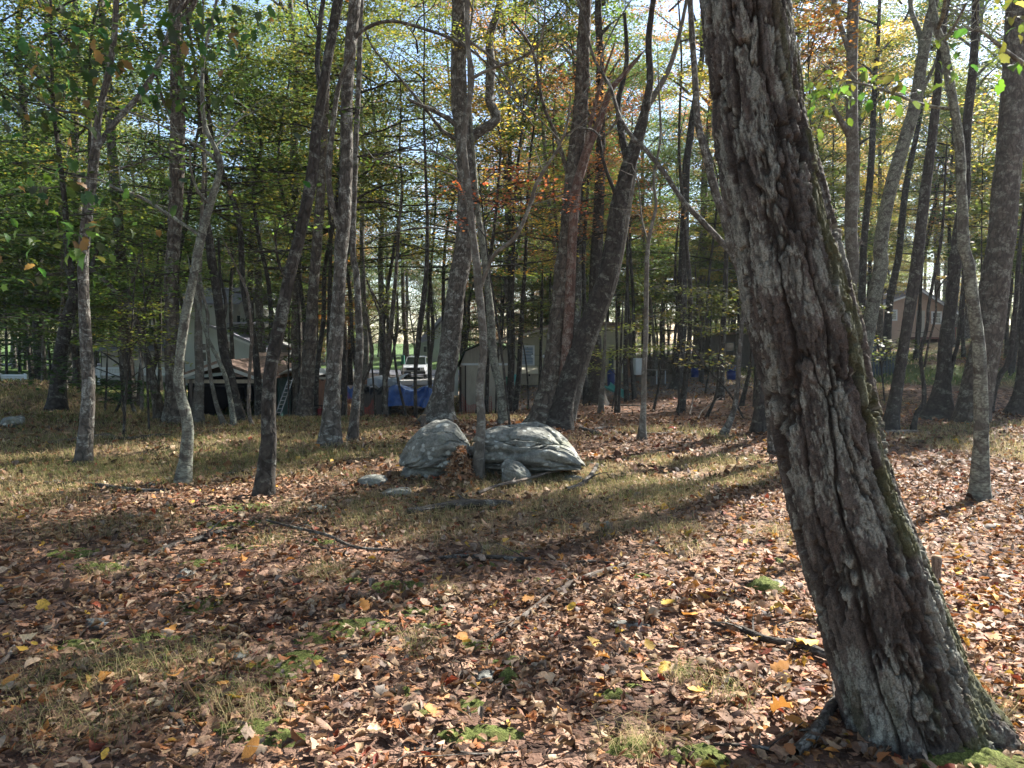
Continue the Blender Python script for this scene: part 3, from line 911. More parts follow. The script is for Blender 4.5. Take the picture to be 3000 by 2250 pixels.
    base_c = base_c * (1 - red) + K(.14, .095, .075) * (0.5 + .5 * c3[..., None]) * red
    inner_shade = (np.clip(furrow * .8 + (1 - cr1) * .6 + (1 - cr2) * .35 + (1 - sstep(0, .06, e2)) * .3, 0, .85))[..., None]
    col = base_c * (1 - inner_shade) + K(.028, .02, .015) * inner_shade
    ln = fbm(cx * 4.2 + 5, cyy * 4.2, S * 5.5, 62, 4, .55)
    lf = fbm(cx * 26, cyy * 26, S * 40, 63, 3, .6)
    lm = sstep(-0.07, 0.06, ln + 0.40 * lf - 0.10) * (1 - 0.85 * furrow) * sstep(0.02, .15, e2 + .05)
    lcol = K(.225, .225, .185) * (0.65 + 0.65 * (0.5 + 0.5 * lf[..., None])) * (0.8 + .4 * (0.5 + .5 * fbm(cx * 3, cyy * 3, S * 3, 64, 2)[..., None]))
    lm = (lm * 0.9 * (.4 + .6 * cr2) * (.3 + .7 * cr1))[..., None]
    col = col * (1 - lm) + lcol * lm
    bl = (sstep(.16, .3, fbm(cx * 9, cyy * 9, S * 14, 66, 4)) * .55)[..., None]
    col = col * (1 - bl) + K(.03, .026, .022) * bl
    low = sstep(1.9, 0.0, S[..., None] * 0 + cvis[:, None, 2:3] - g)
    mn = fbm(cx * 3.4 + 9, cyy * 3.4, S * 3.2, 65, 4)
    mm = sstep(0.02, 0.16, mn + 0.30 * (side - 0.78) + 0.10 * low[..., 0] + 0.12 * lf) * sstep(0.25, 0.75, side + 0.5 * low[..., 0] ** 3) * (0.35 + .65 * (1 - furrow))
    mm = (mm * 0.62)[..., None]
    mcol = K(.075, .078, .024) * (0.5 + 0.9 * (0.5 + 0.5 * fine[..., None]))
    col = col * (1 - mm) + mcol * mm
    uv = np.stack([TH / 6.28 * 1.2, S], -1).reshape(-1, 2)
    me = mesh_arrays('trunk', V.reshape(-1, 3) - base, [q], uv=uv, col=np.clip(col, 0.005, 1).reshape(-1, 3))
    mt, nt, out = new_mat('furrowed_oak_bark'); N = N_(nt)
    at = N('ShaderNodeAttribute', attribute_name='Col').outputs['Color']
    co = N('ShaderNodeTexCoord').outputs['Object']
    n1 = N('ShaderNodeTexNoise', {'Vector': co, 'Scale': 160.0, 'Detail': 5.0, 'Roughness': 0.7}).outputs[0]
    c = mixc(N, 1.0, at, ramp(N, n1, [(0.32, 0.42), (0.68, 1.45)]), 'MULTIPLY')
    bp = N('ShaderNodeBump', {'Height': n1, 'Strength': 0.9, 'Distance': 0.006}).outputs[0]
    b = N('ShaderNodeBsdfPrincipled', {'Base Color': c, 'Roughness': 0.88, 'Normal': bp})
    b.inputs['Specular IOR Level'].default_value = 0.2
    nt.links.new(b.outputs[0], out.inputs[0])
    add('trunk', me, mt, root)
    # upper trunk above the picture with its crown
    up = [list(cvis[-3])]
    dd = T[-1].copy(); p = cvis[-3, :3].copy(); r = cvis[-1, 3]
    for k in range(13):
        dd = dd * .9 + np.array([0, 0.0, .14]); dd /= np.linalg.norm(dd)
        p = p + dd * 1.0
        up.append([*p, r * (1 - k / 15)])
    uc = resample(up, .1)
    V, q, uv = tube_arr(uc[:, :3] - base, uc[:, 3] * .985, 48, bark_disp(77, .014, 14, 3))
    add('upper_trunk', mesh_arrays('upper_trunk', V, [q], uv=uv), M['bark_brown'], root)
    o = add('crown', crown_for(1, 'bark_brown'), None, root, color=GREEN)
    o.location = tuple(uc[int(len(uc) * .5), :3] - base); o.scale = (1.15, 1.15, 0.95)
    return root
oak = big_oak()

# ------------------------------------------------------------------ traced trees, near to far, left to right
LC = 'limb'
t2 = tree('forest_tree', 'slim forked tree with bright lichen streaks, leftmost one rooted in the grass', None,
     [(244, 1362, 38), (260, 1157, 35), (253, 1021, 32), (246, 886, 30), (244, 750, 30), (262, 588, 27), (280, 430, 25), (289, 339, 18), (316, 226, 17), (334, 113, 15), (343, -20, 14)],
     'bark_grey', top=9, crown=(0, 6.5, .6), crown_col=DGREEN,
     branches=[[(284, 435, 18), (343, 352, 17), (407, 280, 16), (450, 215, 15), (475, 160, 14), (497, 90, 14), (542, -10, 12)],
               [(282, 350, 9), (230, 332, 7), (180, 325, 6), (126, 300, 5), (60, 250, 3), (0, 225, 2)],
               [(262, 520, 6), (330, 500, 5), (400, 480, 4), (500, 440, 3)]])
t3 = tree('forest_tree', 'crooked S-bent thin tree with grey patched bark in front of the garage', None,
     [(536, 1421, 36), (549, 1292, 31), (547, 1225, 30), (524, 1134, 27), (527, 1044, 26), (542, 931, 26), (565, 818, 24), (580, 740, 24), (595, 670, 22), (622, 578, 19), (646, 488, 16), (628, 430, 13), (601, 371, 12), (592, 271, 10), (600, 150, 8), (640, -20, 6)],
     'bark_lichen', top=7.5, crown=(2, 5.6, .5), crown_col=DGREEN,
     branches=[[(580, 685, 10), (520, 646, 10), (452, 601, 9), (400, 572, 8), (339, 551, 7), (294, 528, 5), (240, 520, 3)],
               [(640, 478, 9), (600, 440, 8), (542, 407, 7), (461, 362, 6), (380, 330, 5), (294, 312, 3)],
               [(615, 600, 11), (580, 560, 9), (560, 500, 6), (556, 440, 5)],
               [(628, 430, 7), (665, 395, 6), (700, 350, 4), (740, 330, 3)]])
t4 = tree('forest_tree', 'dark straight-leaning tree with forked top just left of centre', None,
     [(773, 1457, 50), (787, 1292, 42), (787, 1157, 38), (796, 1066, 36), (823, 931, 36), (845, 818, 35), (862, 750, 34), (881, 678, 33), (913, 520, 31), (927, 384, 29), (945, 271, 27), (967, 136, 26), (990, 0, 26), (998, -40, 25)],
     'bark_dark', top=11, crown=(1, 7.5, .8), crown_col=GREEN, amp=.006,
     branches=[[(938, 255, 17), (930, 190, 15), (935, 100, 14), (949, -20, 13)],
               [(845, 820, 10), (827, 800, 9), (812, 750, 8), (805, 678, 6)]])
tree('forest_tree', 'pale ridged-bark tree with sunlit right edge left of the blue tarp', None,
     [(968, 1308, 56), (976, 1116, 43), (985, 981, 39), (994, 845, 37), (1000, 720, 37), (1009, 633, 36), (1014, 452, 35), (1018, 271, 33), (1027, 136, 32), (1041, -10, 31)],
     'bark_grey', top=14, crown=(2, 8, 1.0), crown_col=OLIVE, amp=.014, fu=16, fv=3.2,
     branches=[[(1000, 680, 22), (985, 640, 20), (972, 600, 18), (963, 497, 17), (981, 316, 15), (1000, 226, 13), (1035, 150, 10)],
               [(1020, 130, 14), (1070, 84, 11), (1145, 62, 10), (1240, 84, 10), (1330, 118, 8), (1420, 180, 6), (1500, 290, 4), (1565, 370, 3)]])
tree('forest_tree', 'thin straight pole of a tree beside the pale ridged one', None,
     [(1032, 1295, 28), (1044, 1162, 23), (1053, 1026, 22), (1049, 890, 20), (1044, 800, 19), (1034, 723, 18), (1041, 452, 16), (1052, 226, 15), (1056, 45, 13), (1060, -10, 12)],
     'bark_grey', top=11, crown=(3, 7.5, .6), crown_col=ORANGE)
tree('big_tree', 'thick grey furrowed tree with elbow-bent side limb behind left boulder', 14.4,
     [(1286, 1240, 84), (1302, 1116, 62), (1320, 981, 59), (1338, 845, 56), (1352, 770, 55), (1362, 700, 54), (1368, 600, 54), (1366, 497, 52), (1358, 400, 48), (1348, 316, 45), (1344, 181, 43), (1346, -10, 40)],
     'bark_grey', top=17, crown=(0, 8.6, 1.15), crown_col=OLIVE, seg=44, amp=.022, fu=12, fv=2.4, group=None,
     branches=[[(1362, 440, 34), (1378, 408, 31), (1407, 384, 30), (1438, 366, 29), (1455, 345, 28), (1445, 318, 27), (1434, 290, 26), (1440, 203, 24), (1434, 113, 22), (1450, 60, 20), (1470, -10, 19)],
               [(1345, 375, 16), (1315, 350, 14), (1271, 325, 12), (1230, 308, 10), (1197, 292, 8)],
               [(1340, 410, 12), (1300, 385, 10), (1262, 340, 8), (1190, 250, 7), (1100, 150, 5), (1060, 70, 4)],
               [(1350, 690, 6), (1280, 668, 5), (1200, 672, 5), (1130, 690, 4), (1070, 715, 3)]])
t9 = tree('slender_tree', 'smooth slender tree growing in the gap between the two boulders', 8.35,
     [(1399, 1362, 34), (1410, 1229, 27), (1405, 1143, 25), (1417, 1026, 23), (1410, 913, 22), (1402, 845, 23), (1395, 760, 21), (1384, 678, 20), (1371, 542, 18), (1357, 407, 18), (1371, 316, 16), (1382, 226, 15), (1371, 136, 14), (1370, -10, 13)],
     'bark_smooth', top=8.5, crown=(1, 6, .55), crown_col=ORANGE, amp=.002, group=None,
     branches=[[(1408, 840, 14), (1428, 785, 12), (1452, 741, 12), (1511, 692, 12), (1552, 601, 11), (1570, 542, 11), (1601, 488, 9), (1640, 425, 7), (1662, 362, 6), (1672, 280, 4)],
               [(1378, 232, 11), (1430, 205, 9), (1500, 180, 8), (1558, 152, 7), (1585, 110, 6), (1598, 50, 5)],
               [(1372, 118, 8), (1440, 170, 7), (1500, 250, 6), (1555, 320, 4), (1640, 410, 3)],
               [(1366, 560, 7), (1330, 480, 6), (1280, 448, 5), (1200, 440, 4), (1100, 470, 3)],
               [(1388, 700, 6), (1350, 540, 4), (1290, 500, 4), (1230, 480, 3)]])
tree('forest_tree', 'leaning mottled trunk in front of the tan gambrel shed doors', 14.3,
     [(1476, 1246, 28), (1465, 1139, 25), (1446, 1049, 24), (1437, 913, 23), (1428, 823, 20), (1412, 700, 18), (1398, 600, 14), (1390, 480, 10)], 'bark_lichen', top=9, crown=(2, 6.8, .5), crown_col=YGREEN)
tree('big_tree', 'thick upright flaky-barked tree with red-brown dead limb, behind right boulder', 13.9,
     [(1591, 1256, 84), (1614, 1116, 60), (1632, 981, 56), (1645, 845, 54), (1652, 780, 53), (1662, 723, 50), (1674, 588, 48), (1687, 452, 46), (1700, 330, 42), (1710, 136, 36), (1714, -10, 33)],
     'bark_brown', top=17, crown=(3, 8.6, 1.1), crown_col=BRONZE, seg=44, amp=.018, fu=14, fv=4.5, group=None,
     branches=[[(1660, 500, 12), (1630, 400, 11), (1590, 300, 9), (1560, 150, 8), (1500, 60, 6)]])
o = tree('dead_tree', 'peeling red-brown dead stem forking up beside the flaky-barked tree', 13.75,
     [(1640, 1256, 30), (1662, 1000, 30), (1672, 800, 28), (1680, 640, 28), (1686, 560, 28), (1705, 490, 26), (1723, 430, 24), (1750, 370, 22), (1769, 316, 18), (1790, 262, 16), (1830, 215, 13), (1862, 178, 10)],
     'red_wood', top=None, group=None, branches=[[(1712, 480, 14), (1722, 400, 12), (1745, 300, 10), (1762, 240, 8), (1800, 130, 5)]])
tree('big_tree', 'thick dark tree leaning right beside the flaky-barked upright tree', 13.7,
     [(1636, 1262, 70), (1654, 1162, 56), (1681, 1071, 56), (1713, 981, 56), (1749, 890, 56), (1781, 800, 54), (1800, 700, 52), (1812, 610, 48), (1845, 475, 42), (1875, 384, 34), (1890, 320, 26), (1905, 230, 20), (1900, 120, 17), (1915, -10, 14)],
     'bark_dark', top=16, crown=(0, 8.4, 1.0), crown_col=ORANGE, seg=40, amp=.016, fu=14, fv=3.4, group=None,
     branches=[[(1842, 490, 24), (1822, 400, 20), (1812, 300, 16), (1836, 180, 12), (1830, 40, 9)], [(1815, 600, 12), (1770, 480, 9), (1750, 380, 7), (1700, 290, 4)]])
tree('big_tree', 'grey light-edged twin stem rising behind the dark right-leaning tree', 14.6,
     [(1665, 1255, 30), (1700, 1090, 34), (1745, 960, 30), (1790, 840, 28), (1814, 740, 26), (1832, 640, 24), (1848, 540, 22), (1862, 440, 20), (1890, 330, 18), (1960, 200, 14), (2000, 60, 10)],
     'bark_smooth', top=14, crown=(1, 8.8, .7), crown_col=YGREEN, amp=.006, group=None)
tree('slender_tree', 'slim pale pole tree standing alone right of centre, sunlit right side', None,
     [(1880, 1290, 22), (1885, 1202, 16), (1887, 1089, 15), (1892, 976, 14), (1894, 840, 14), (1898, 723, 12), (1910, 660, 10), (1922, 601, 9), (1915, 520, 8), (1935, 400, 7), (1930, 260, 5)],
     'bark_smooth', top=None, amp=.002, group=None,
     branches=[[(1900, 720, 6), (1880, 640, 5), (1870, 540, 4), (1850, 480, 3)]])
tree('forest_tree', 'straight dark trunk emerging just left of the huge oak', 12.8,
     [(2226, 1274, 46), (2227, 1149, 28), (2228, 1000, 25), (2215, 800, 24), (2205, 600, 22), (2200, 300, 20)], 'bark_dark', top=12, crown=(0, 8, .7), crown_col=YGREEN)
tree('forest_tree', 'twin-limbed tree behind huge oak with pale limb crossing to its left', 10.5,
     [(2275, 1330, 34), (2240, 1050, 32), (2190, 850, 30), (2150, 740, 28), (2135, 680, 26), (2118, 620, 24), (2095, 560, 23), (2068, 452, 21), (2045, 362, 19), (2036, 226, 17), (2027, 90, 15), (2022, -10, 14)],
     'bark_grey', top=11, crown=(2, 7.5, .8), crown_col=ORANGE,
     branches=[[(2150, 745, 20), (2127, 723, 19), (2054, 646, 17), (2000, 588, 15), (1949, 511, 14), (1895, 443, 13), (1850, 398, 12), (1814, 339, 11), (1787, 253, 10), (1741, 172, 9), (1705, 45, 8), (1690, -10, 7)],
               [(1815, 340, 7), (1770, 400, 6), (1735, 380, 5), (1700, 378, 4)],
               [(1790, 262, 6), (1760, 180, 5), (1800, 80, 4), (1850, 0, 3)]])
tree('slender_tree', 'thin tree curving up right in front of the leaf litter slope', None,
     [(2118, 1276, 20), (2147, 1211, 14), (2160, 1136, 13), (2167, 1024, 12), (2175, 925, 11), (2180, 840, 10), (2170, 700, 8), (2180, 560, 6)], 'bark_grey', top=6.5, crown=(1, 4.6, .45), crown_col=YELLOW, group=None)
tree('forest_tree', 'tall smooth upright tree directly right of the huge oak, forked high', 14.8,
     [(2480, 1215, 42), (2485, 1000, 36), (2492, 845, 35), (2499, 748, 34), (2493, 678, 34), (2497, 497, 33), (2495, 316, 32), (2497, 136, 30), (2500, -10, 29)], 'bark_smooth', top=15, crown=(3, 8.8, 1.0), crown_col=GREEN, amp=.004,
     branches=[[(2488, 400, 18), (2478, 380, 17), (2455, 340, 14), (2440, 310, 10)], [(2488, 150, 18), (2470, 100, 16), (2455, 50, 14), (2440, -10, 13)], [(2505, 730, 12), (2525, 705, 7)]])
tree('forest_tree', 'spotted trunk leaning right and branching into a wide fork', 15.2,
     [(2505, 1205, 46), (2533, 1038, 40), (2557, 893, 38), (2581, 772, 38), (2579, 723, 37), (2606, 565, 36), (2651, 407, 34), (2678, 316, 32), (2700, 181, 30), (2712, 120, 28), (2722, 60, 24), (2740, -10, 22)], 'bark_lichen', top=15, crown=(0, 8.8, .9), crown_col=GREEN, amp=.006,
     branches=[[(2704, 150, 18), (2690, 85, 16), (2672, 40, 14), (2665, -10, 13)], [(2680, 330, 14), (2710, 250, 11), (2745, 170, 9), (2765, 60, 7)]])
tree('forest_tree', 'narrow tree leaning gently right, rooted beside a bleached log', None,
     [(2603, 1272, 46), (2624, 1158, 34), (2644, 1038, 31), (2663, 917, 30), (2682, 796, 30), (2692, 723, 29), (2710, 565, 27), (2728, 429, 25), (2741, 316, 23), (2752, 200, 20), (2765, 60, 18), (2775, -10, 17)], 'bark_dark', top=13, crown=(1, 8, .65), crown_col=YGREEN)
tree('slender_tree', 'twisted thin forked sapling trunk in front of the peach cabin', 13.2,
     [(2674, 1262, 14), (2684, 1215, 12), (2706, 1182, 12), (2707, 1140, 11), (2701, 1086, 10), (2697, 1032, 10), (2715, 960, 9), (2721, 893, 9), (2735, 820, 9), (2754, 724, 8), (2765, 620, 6), (2770, 500, 5)], 'bark_dark', top=None, group=None,
     branches=[[(2708, 1075, 7), (2722, 1000, 6), (2740, 930, 6), (2748, 850, 5), (2785, 800, 4)]])
tree('forest_tree', 'dark tree with widely flared root base, right of the cabin', None,
     [(2750, 1224, 66), (2762, 1110, 40), (2772, 1000, 37), (2784, 900, 35), (2793, 820, 34), (2807, 700, 33), (2826, 560, 30), (2830, 400, 26), (2850, 200, 22), (2860, -10, 18)], 'bark_dark', top=15, crown=(2, 8.8, .7), crown_col=YELLOW, flare=.9,
     branches=[[(2768, 1120, 12), (2790, 1060, 11), (2808, 1000, 10), (2822, 900, 8), (2830, 830, 6)]])
t25 = tree('forest_tree', 'lichen-blotched slender tree curving up at the right edge, nearest there', None,
     [(2868, 1464, 46), (2875, 1279, 36), (2873, 1134, 35), (2865, 989, 33), (2851, 893, 32), (2836, 772, 30), (2823, 723, 29), (2818, 588, 27), (2809, 407, 24), (2787, 271, 22), (2764, 136, 21), (2745, 92, 20), (2738, 40, 16), (2725, -20, 14)],
     'bark_lichen', top=8, crown=(3, 6, .38), crown_col=GREEN,
     branches=[[(2783, 318, 10), (2730, 312, 9), (2678, 298, 8), (2610, 272, 7), (2542, 249, 6), (2500, 240, 5), (2452, 217, 4), (2400, 180, 2)],
               [(2745, 88, 13), (2765, 40, 12), (2770, -20, 11)], [(2765, 120, 9), (2800, 70, 8), (2830, 10, 7)],
               [(3010, 195, 14), (2960, 160, 12), (2905, 115, 10), (2870, 90, 7), (2812, 87, 4)]])
tree('big_tree', 'broad speckled tree at the right edge of the picture', 14.2,
     [(2845, 1250, 92), (2868, 1110, 82), (2898, 960, 76), (2920, 796, 74), (2938, 678, 72), (2956, 452, 70), (2972, 226, 66), (2985, -10, 62)], 'bark_brown', top=18, crown=(2, 8.8, 1.0), crown_col=YGREEN, seg=44, amp=.014, fu=16, fv=5, group=None, flare=.2)
tree('slender_tree', 'thin trunk bowing out from under the broad speckled tree', 15.5,
     [(2897, 1212, 18), (2923, 1115, 15), (2950, 1070, 15), (2962, 1020, 14), (2975, 900, 13), (2985, 760, 12)], 'bark_dark', top=7, crown=(0, 5, .45), crown_col=YELLOW, group=None)
tree('forest_tree', 'dark tree cut off by the right picture edge', 15.0,
     [(2985, 1226, 60), (3000, 1115, 40), (3012, 900, 36), (3025, 600, 32)], 'bark_dark', top=14, crown=(1, 8, .65), crown_col=YGREEN)
tree('forest_tree', 'distant dark leaning trunk on the grassy mound far left', 15.6,
     [(165, 1224, 48), (174, 1066, 38), (186, 990, 36), (199, 931, 34), (217, 867, 28), (205, 800, 20), (196, 720, 17), (190, 600, 14)], 'bark_dark', top=10, crown=(3, 5.5, .8), crown_col=DGREEN,
     branches=[[(214, 880, 20), (240, 850, 18), (262, 800, 14), (290, 720, 10)]])
tree('big_tree', 'tall straight thick tree rising behind the crooked S-bent one', 14.3,
     [(511, 1252, 54), (505, 1101, 40), (503, 950, 38), (502, 800, 37), (512, 678, 37), (518, 540, 38), (520, 407, 38), (520, 181, 36), (513, -10, 34)], 'bark_brown', top=17, crown=(1, 8.4, 1.1), crown_col=OLIVE, seg=40, amp=.014, fu=16, fv=4, group=None,
     branches=[[(522, 30, 18), (560, -10, 16)], [(530, 60, 16), (560, 25, 14), (580, -15, 13)], [(512, 360, 9), (480, 300, 8), (455, 210, 6)]])
tree('forest_tree', 'leaning brown trunk left of the tall straight thick tree', 14.6,
     [(472, 1250, 30), (448, 1116, 24), (430, 1041, 22), (415, 1005, 20), (407, 967, 18), (375, 886, 16), (339, 854, 14), (294, 809, 11), (262, 790, 8)], 'bark_brown', top=None,
     branches=[[(375, 888, 9), (385, 830, 8), (402, 790, 8), (412, 745, 7)], [(450, 1080, 14), (458, 1040, 13), (452, 1000, 9)]])
tree('forest_tree', 'smooth pale trunk at the left post of the open garage', 14.5,
     [(578, 1250, 30), (585, 1101, 24), (581, 1011, 22), (581, 920, 20), (578, 845, 19), (585, 760, 14), (590, 660, 10)], 'bark_smooth', top=8, crown=(0, 6, .5), crown_col=GREEN)
tree('forest_tree', 'near-black leaning forked tree in front of the dark garage opening', 14.8,
     [(700, 1252, 34), (680, 1131, 28), (656, 1026, 28), (644, 920, 26), (632, 830, 26), (620, 760, 25), (612, 690, 22), (600, 600, 16), (600, 500, 12)], 'bark_dark', top=12, crown=(1, 8, .7), crown_col=DGREEN,
     branches=[[(650, 960, 10), (662, 900, 9), (655, 850, 9), (645, 800, 8), (640, 700, 7)]])
tree('slender_tree', 'bent grey sapling trunk curving in front of the garage opening', 14.2,
     [(657, 1252, 13), (635, 1186, 11), (617, 1101, 10), (608, 996, 9), (608, 920, 9), (593, 860, 8), (585, 790, 7), (586, 700, 5)], 'bark_smooth', top=None, group=None)
tree('slender_tree', 'slanting thin lichened trunk crossing the garage front', 14.0,
     [(686, 1254, 15), (668, 1131, 12), (641, 1056, 11), (605, 981, 10), (572, 860, 8), (560, 800, 6)], 'bark_lichen', top=None, group=None)
tree('slender_tree', 'very thin chalk-white sapling at the garage right post', 14.0,
     [(740, 1255, 10), (728, 1192, 9), (733, 1056, 9), (737, 996, 9), (734, 935, 8), (725, 860, 7), (700, 800, 5), (672, 740, 4)], 'dead_wood', top=None, group=None)
tree('forest_tree', 'brown trunk in front of the weathered red plank fence', 15.5,
     [(890, 1238, 44), (904, 1071, 36), (913, 936, 33), (922, 800, 30), (930, 700, 28), (940, 560, 24), (950, 400, 20), (960, 200, 16)], 'bark_brown', top=13, crown=(2, 8.5, .8), crown_col=ORANGE)
def thin(label, pts, Y, bark='bark_dark', top=None, crown=None, col=GREEN, name='slender_tree', br=()):
    return tree(name, label, Y, pts, bark, top=top, crown=crown, crown_col=col, seg=9, amp=.002, group='thin trunks beyond the crest', flare=.3, branches=br, step=.12)
thin('thin sapling left of the brown trunk by the red fence', [(868, 1240, 8), (877, 1094, 7), (878, 985, 6), (872, 880, 5)], 15.6)
thin('narrow black trunk showing behind the pale ridged tree', [(962, 1240, 15), (962, 1040, 13), (965, 900, 12), (968, 700, 11), (960, 500, 9)], 19, top=12, crown=(0, 7.5, .8), col=DGREEN)
thin('thin stem between the pale ridged tree and the straight pole tree', [(1010, 1236, 9), (1010, 1040, 8), (1004, 900, 7), (1000, 800, 6)], 16)
thin('curving brown stem touching the straight pole tree', [(1056, 1240, 18), (1060, 1120, 15), (1067, 1108, 12), (1086, 1067, 10), (1091, 1026, 9), (1080, 958, 9), (1070, 890, 8), (1066, 790, 6)], 15.5, 'bark_brown')
thin('pale distant trunk behind the straight pole tree', [(1068, 1150, 24), (1071, 1060, 21), (1070, 980, 20), (1064, 850, 17), (1060, 700, 14)], 27, 'bark_smooth', 14, (1, 7, .9), YGREEN)
thin('forking sapling with sunlit foot at the left end of the blue tarp', [(1131, 1236, 13), (1129, 1121, 13), (1138, 1067, 14), (1143, 985, 14), (1151, 904, 13), (1160, 800, 11), (1170, 650, 8)], 15.4, 'bark_brown', br=[[(1132, 1110, 8), (1150, 1040, 7), (1165, 960, 7), (1164, 860, 6)], [(1140, 1030, 8), (1115, 930, 7), (1094, 872, 6), (1075, 820, 5)]])
thin('wavering dark sapling in front of the blue tarp middle', [(1192, 1230, 7), (1173, 1148, 7), (1160, 1080, 7), (1157, 1053, 7), (1154, 1002, 7), (1143, 950, 7), (1127, 923, 6), (1100, 872, 6)], 15.6)
thin('upright sapling in front of the parked white car', [(1218, 1230, 10), (1216, 1121, 10), (1219, 1060, 13), (1222, 1040, 15), (1230, 958, 16), (1241, 877, 16), (1250, 780, 13), (1252, 650, 10)], 15.2, top=9, crown=(2, 6.5, .5), col=YGREEN)
thin('short-based dark stem rising at the right end of the blue tarp', [(1261, 1146, 12), (1260, 1067, 11), (1268, 985, 11), (1265, 904, 9), (1258, 800, 8)], 22.5)
thin('dark trunk rising behind the tan shed left slope', [(1330, 1150, 12), (1335, 1000, 12), (1338, 880, 11), (1342, 760, 9)], 31)
thin('dark stem against the tan shed door right of the slender tree', [(1424, 1215, 13), (1428, 1100, 12), (1431, 1000, 11), (1424, 860, 10), (1440, 740, 8)], 21)
thin('left one of two dark stems at the tan shed right corner', [(1494, 1210, 16), (1500, 1090, 15), (1503, 980, 14), (1500, 880, 13), (1505, 760, 11)], 20, top=11, crown=(3, 7.5, .7), col=OLIVE)
thin('right one of two dark stems at the tan shed right corner', [(1506, 1200, 20), (1520, 1100, 16), (1525, 1000, 16), (1530, 900, 13), (1540, 750, 10), (1545, 600, 8)], 20.5, top=12, crown=(0, 8, .7), col=OLIVE)
thin('twig-thin stem in the sunny gap right of the tan shed', [(1548, 1200, 5), (1546, 1120, 5), (1538, 1040, 4), (1528, 990, 3)], 19)
thin('slim dark trunk before the tan house wall', [(1582, 1142, 12), (1584, 1050, 9), (1586, 960, 9), (1588, 850, 8)], 27)
tree('big_tree', 'short visible thick dark trunk behind leaves right of leaning pair', 19.5,
     [(1747, 1186, 56), (1745, 1086, 42), (1742, 960, 38), (1745, 800, 34), (1755, 600, 30), (1760, 400, 26)], 'bark_dark', top=16, crown=(0, 9, 1.0), crown_col=GREEN, group=None, seg=30, amp=.02, fu=14, fv=3, step=.1)
thin('thin trunk in front of the short thick dark trunk', [(1760, 1212, 17), (1767, 1099, 12), (1772, 1000, 10)], 17, 'bark_smooth')
thin('left stem of a close pair beside the turquoise slide', [(1804, 1210, 9), (1808, 1074, 8), (1806, 950, 7)], 17.2)
thin('right stem of a close pair beside the turquoise slide', [(1813, 1213, 8), (1817, 1062, 7), (1822, 950, 6)], 17.1)
thin('leaning stem left of the white box', [(1837, 1160, 16), (1832, 1062, 14), (1834, 960, 12), (1838, 800, 9)], 22, top=9, crown=(3, 5.5, .6), col=GREEN)
thin('leaning stem right of the white box', [(1859, 1165, 12), (1849, 1054, 10), (1845, 950, 8)], 22)
thin('fine curved sapling in front of the folding table', [(1914, 1205, 8), (1931, 1124, 7), (1934, 1062, 7), (1938, 960, 6)], 17.5)
thin('dark trunk leaning right over the litter slope', [(1993, 1211, 24), (2006, 1136, 18), (2011, 1086, 17), (2020, 980, 15), (2022, 850, 13), (2010, 700, 11)], 17.3, top=11, crown=(1, 7.5, .7), col=YGREEN)
tree('big_tree', 'straight thick distant trunk behind the orange-leaved bough', 25.5,
     [(1983, 1148, 40), (1988, 1086, 28), (1998, 975, 28), (1998, 850, 27), (2004, 700, 25), (2010, 500, 22)], 'bark_dark', top=17, crown=(2, 9, 1.0), crown_col=YGREEN, group=None, seg=20, step=.1)
thin('medium straight trunk on the far side of the litter slope', [(2110, 1176, 24), (2115, 1074, 18), (2118, 975, 16), (2125, 850, 14), (2130, 650, 11)], 19.8, top=12, crown=(3, 7.5, .8), col=OLIVE)
thin('bowed twiggy stem left of the medium straight trunk', [(2068, 1230, 9), (2093, 1173, 8), (2103, 1124, 7), (2108, 1024, 6)], 15.5)
thin('short leaning stem right of the medium straight trunk', [(2172, 1199, 14), (2187, 1124, 11), (2197, 1079, 10), (2205, 980, 8)], 18)
thin('hair-thin stem beside the trunk left of the huge oak', [(2207, 1206, 6), (2212, 1086, 5), (2214, 980, 4)], 17.5)
thin('thin straight stem in front of the blue plastic barrel', [(2065, 1152, 6), (2078, 1074, 5), (2082, 960, 4)], 23)
thin('dark distant trunk between huge oak and smooth upright tree', [(2520, 1080, 24), (2529, 746, 20), (2551, 497, 18), (2560, 300, 15)], 25, top=16, crown=(0, 8.5, 1.0), col=YELLOW)
thin('dark forked distant trunk over the cabin left end', [(2595, 1060, 26), (2605, 893, 22), (2624, 796, 21), (2633, 746, 20), (2655, 542, 17), (2692, 362, 13)], 26, top=16, crown=(1, 8.5, .9), col=YGREEN)
thin('lone distant stem right of the flared-root tree', [(2782, 1118, 9), (2805, 999, 8), (2815, 880, 7)], 20)
thin('distant leaning pair-like trunk on the right slope', [(2961, 1090, 16), (2980, 982, 13), (2992, 880, 11)], 21, top=9, crown=(2, 6, .6), col=YELLOW)
thin('thin dark stem on the left lawn edge, leftmost there', [(308, 1222, 6), (311, 1150, 5), (313, 1082, 5)], 15.6)
thin('crooked dark stem on the left lawn edge', [(333, 1232, 7), (352, 1179, 7), (361, 1095, 6), (357, 1075, 6), (318, 1046, 4)], 15.2)
thin('leafy dark sapling stem on the left lawn edge', [(398, 1236, 11), (383, 1167, 9), (381, 1095, 8), (374, 1046, 7)], 15.3)
thin('grey straight stem left of the leaning brown trunk', [(415, 1220, 9), (417, 1095, 8), (407, 1022, 7), (398, 930, 6)], 16, 'bark_smooth')
thin('pale slender stem high in the centre behind the boughs', [(1632, 1100, 14), (1628, 900, 14), (1626, 746, 12), (1606, 565, 11), (1592, 384, 10), (1583, 271, 8)], 24, 'bark_smooth', 14, (0, 8, .8), ORANGE)
thin('dark straight stem behind centre right of the thick grey tree', [(1500, 1140, 16), (1497, 900, 15), (1493, 746, 14), (1493, 452, 12), (1490, 250, 10)], 25, top=15, crown=(2, 8, .9), col=OLIVE)
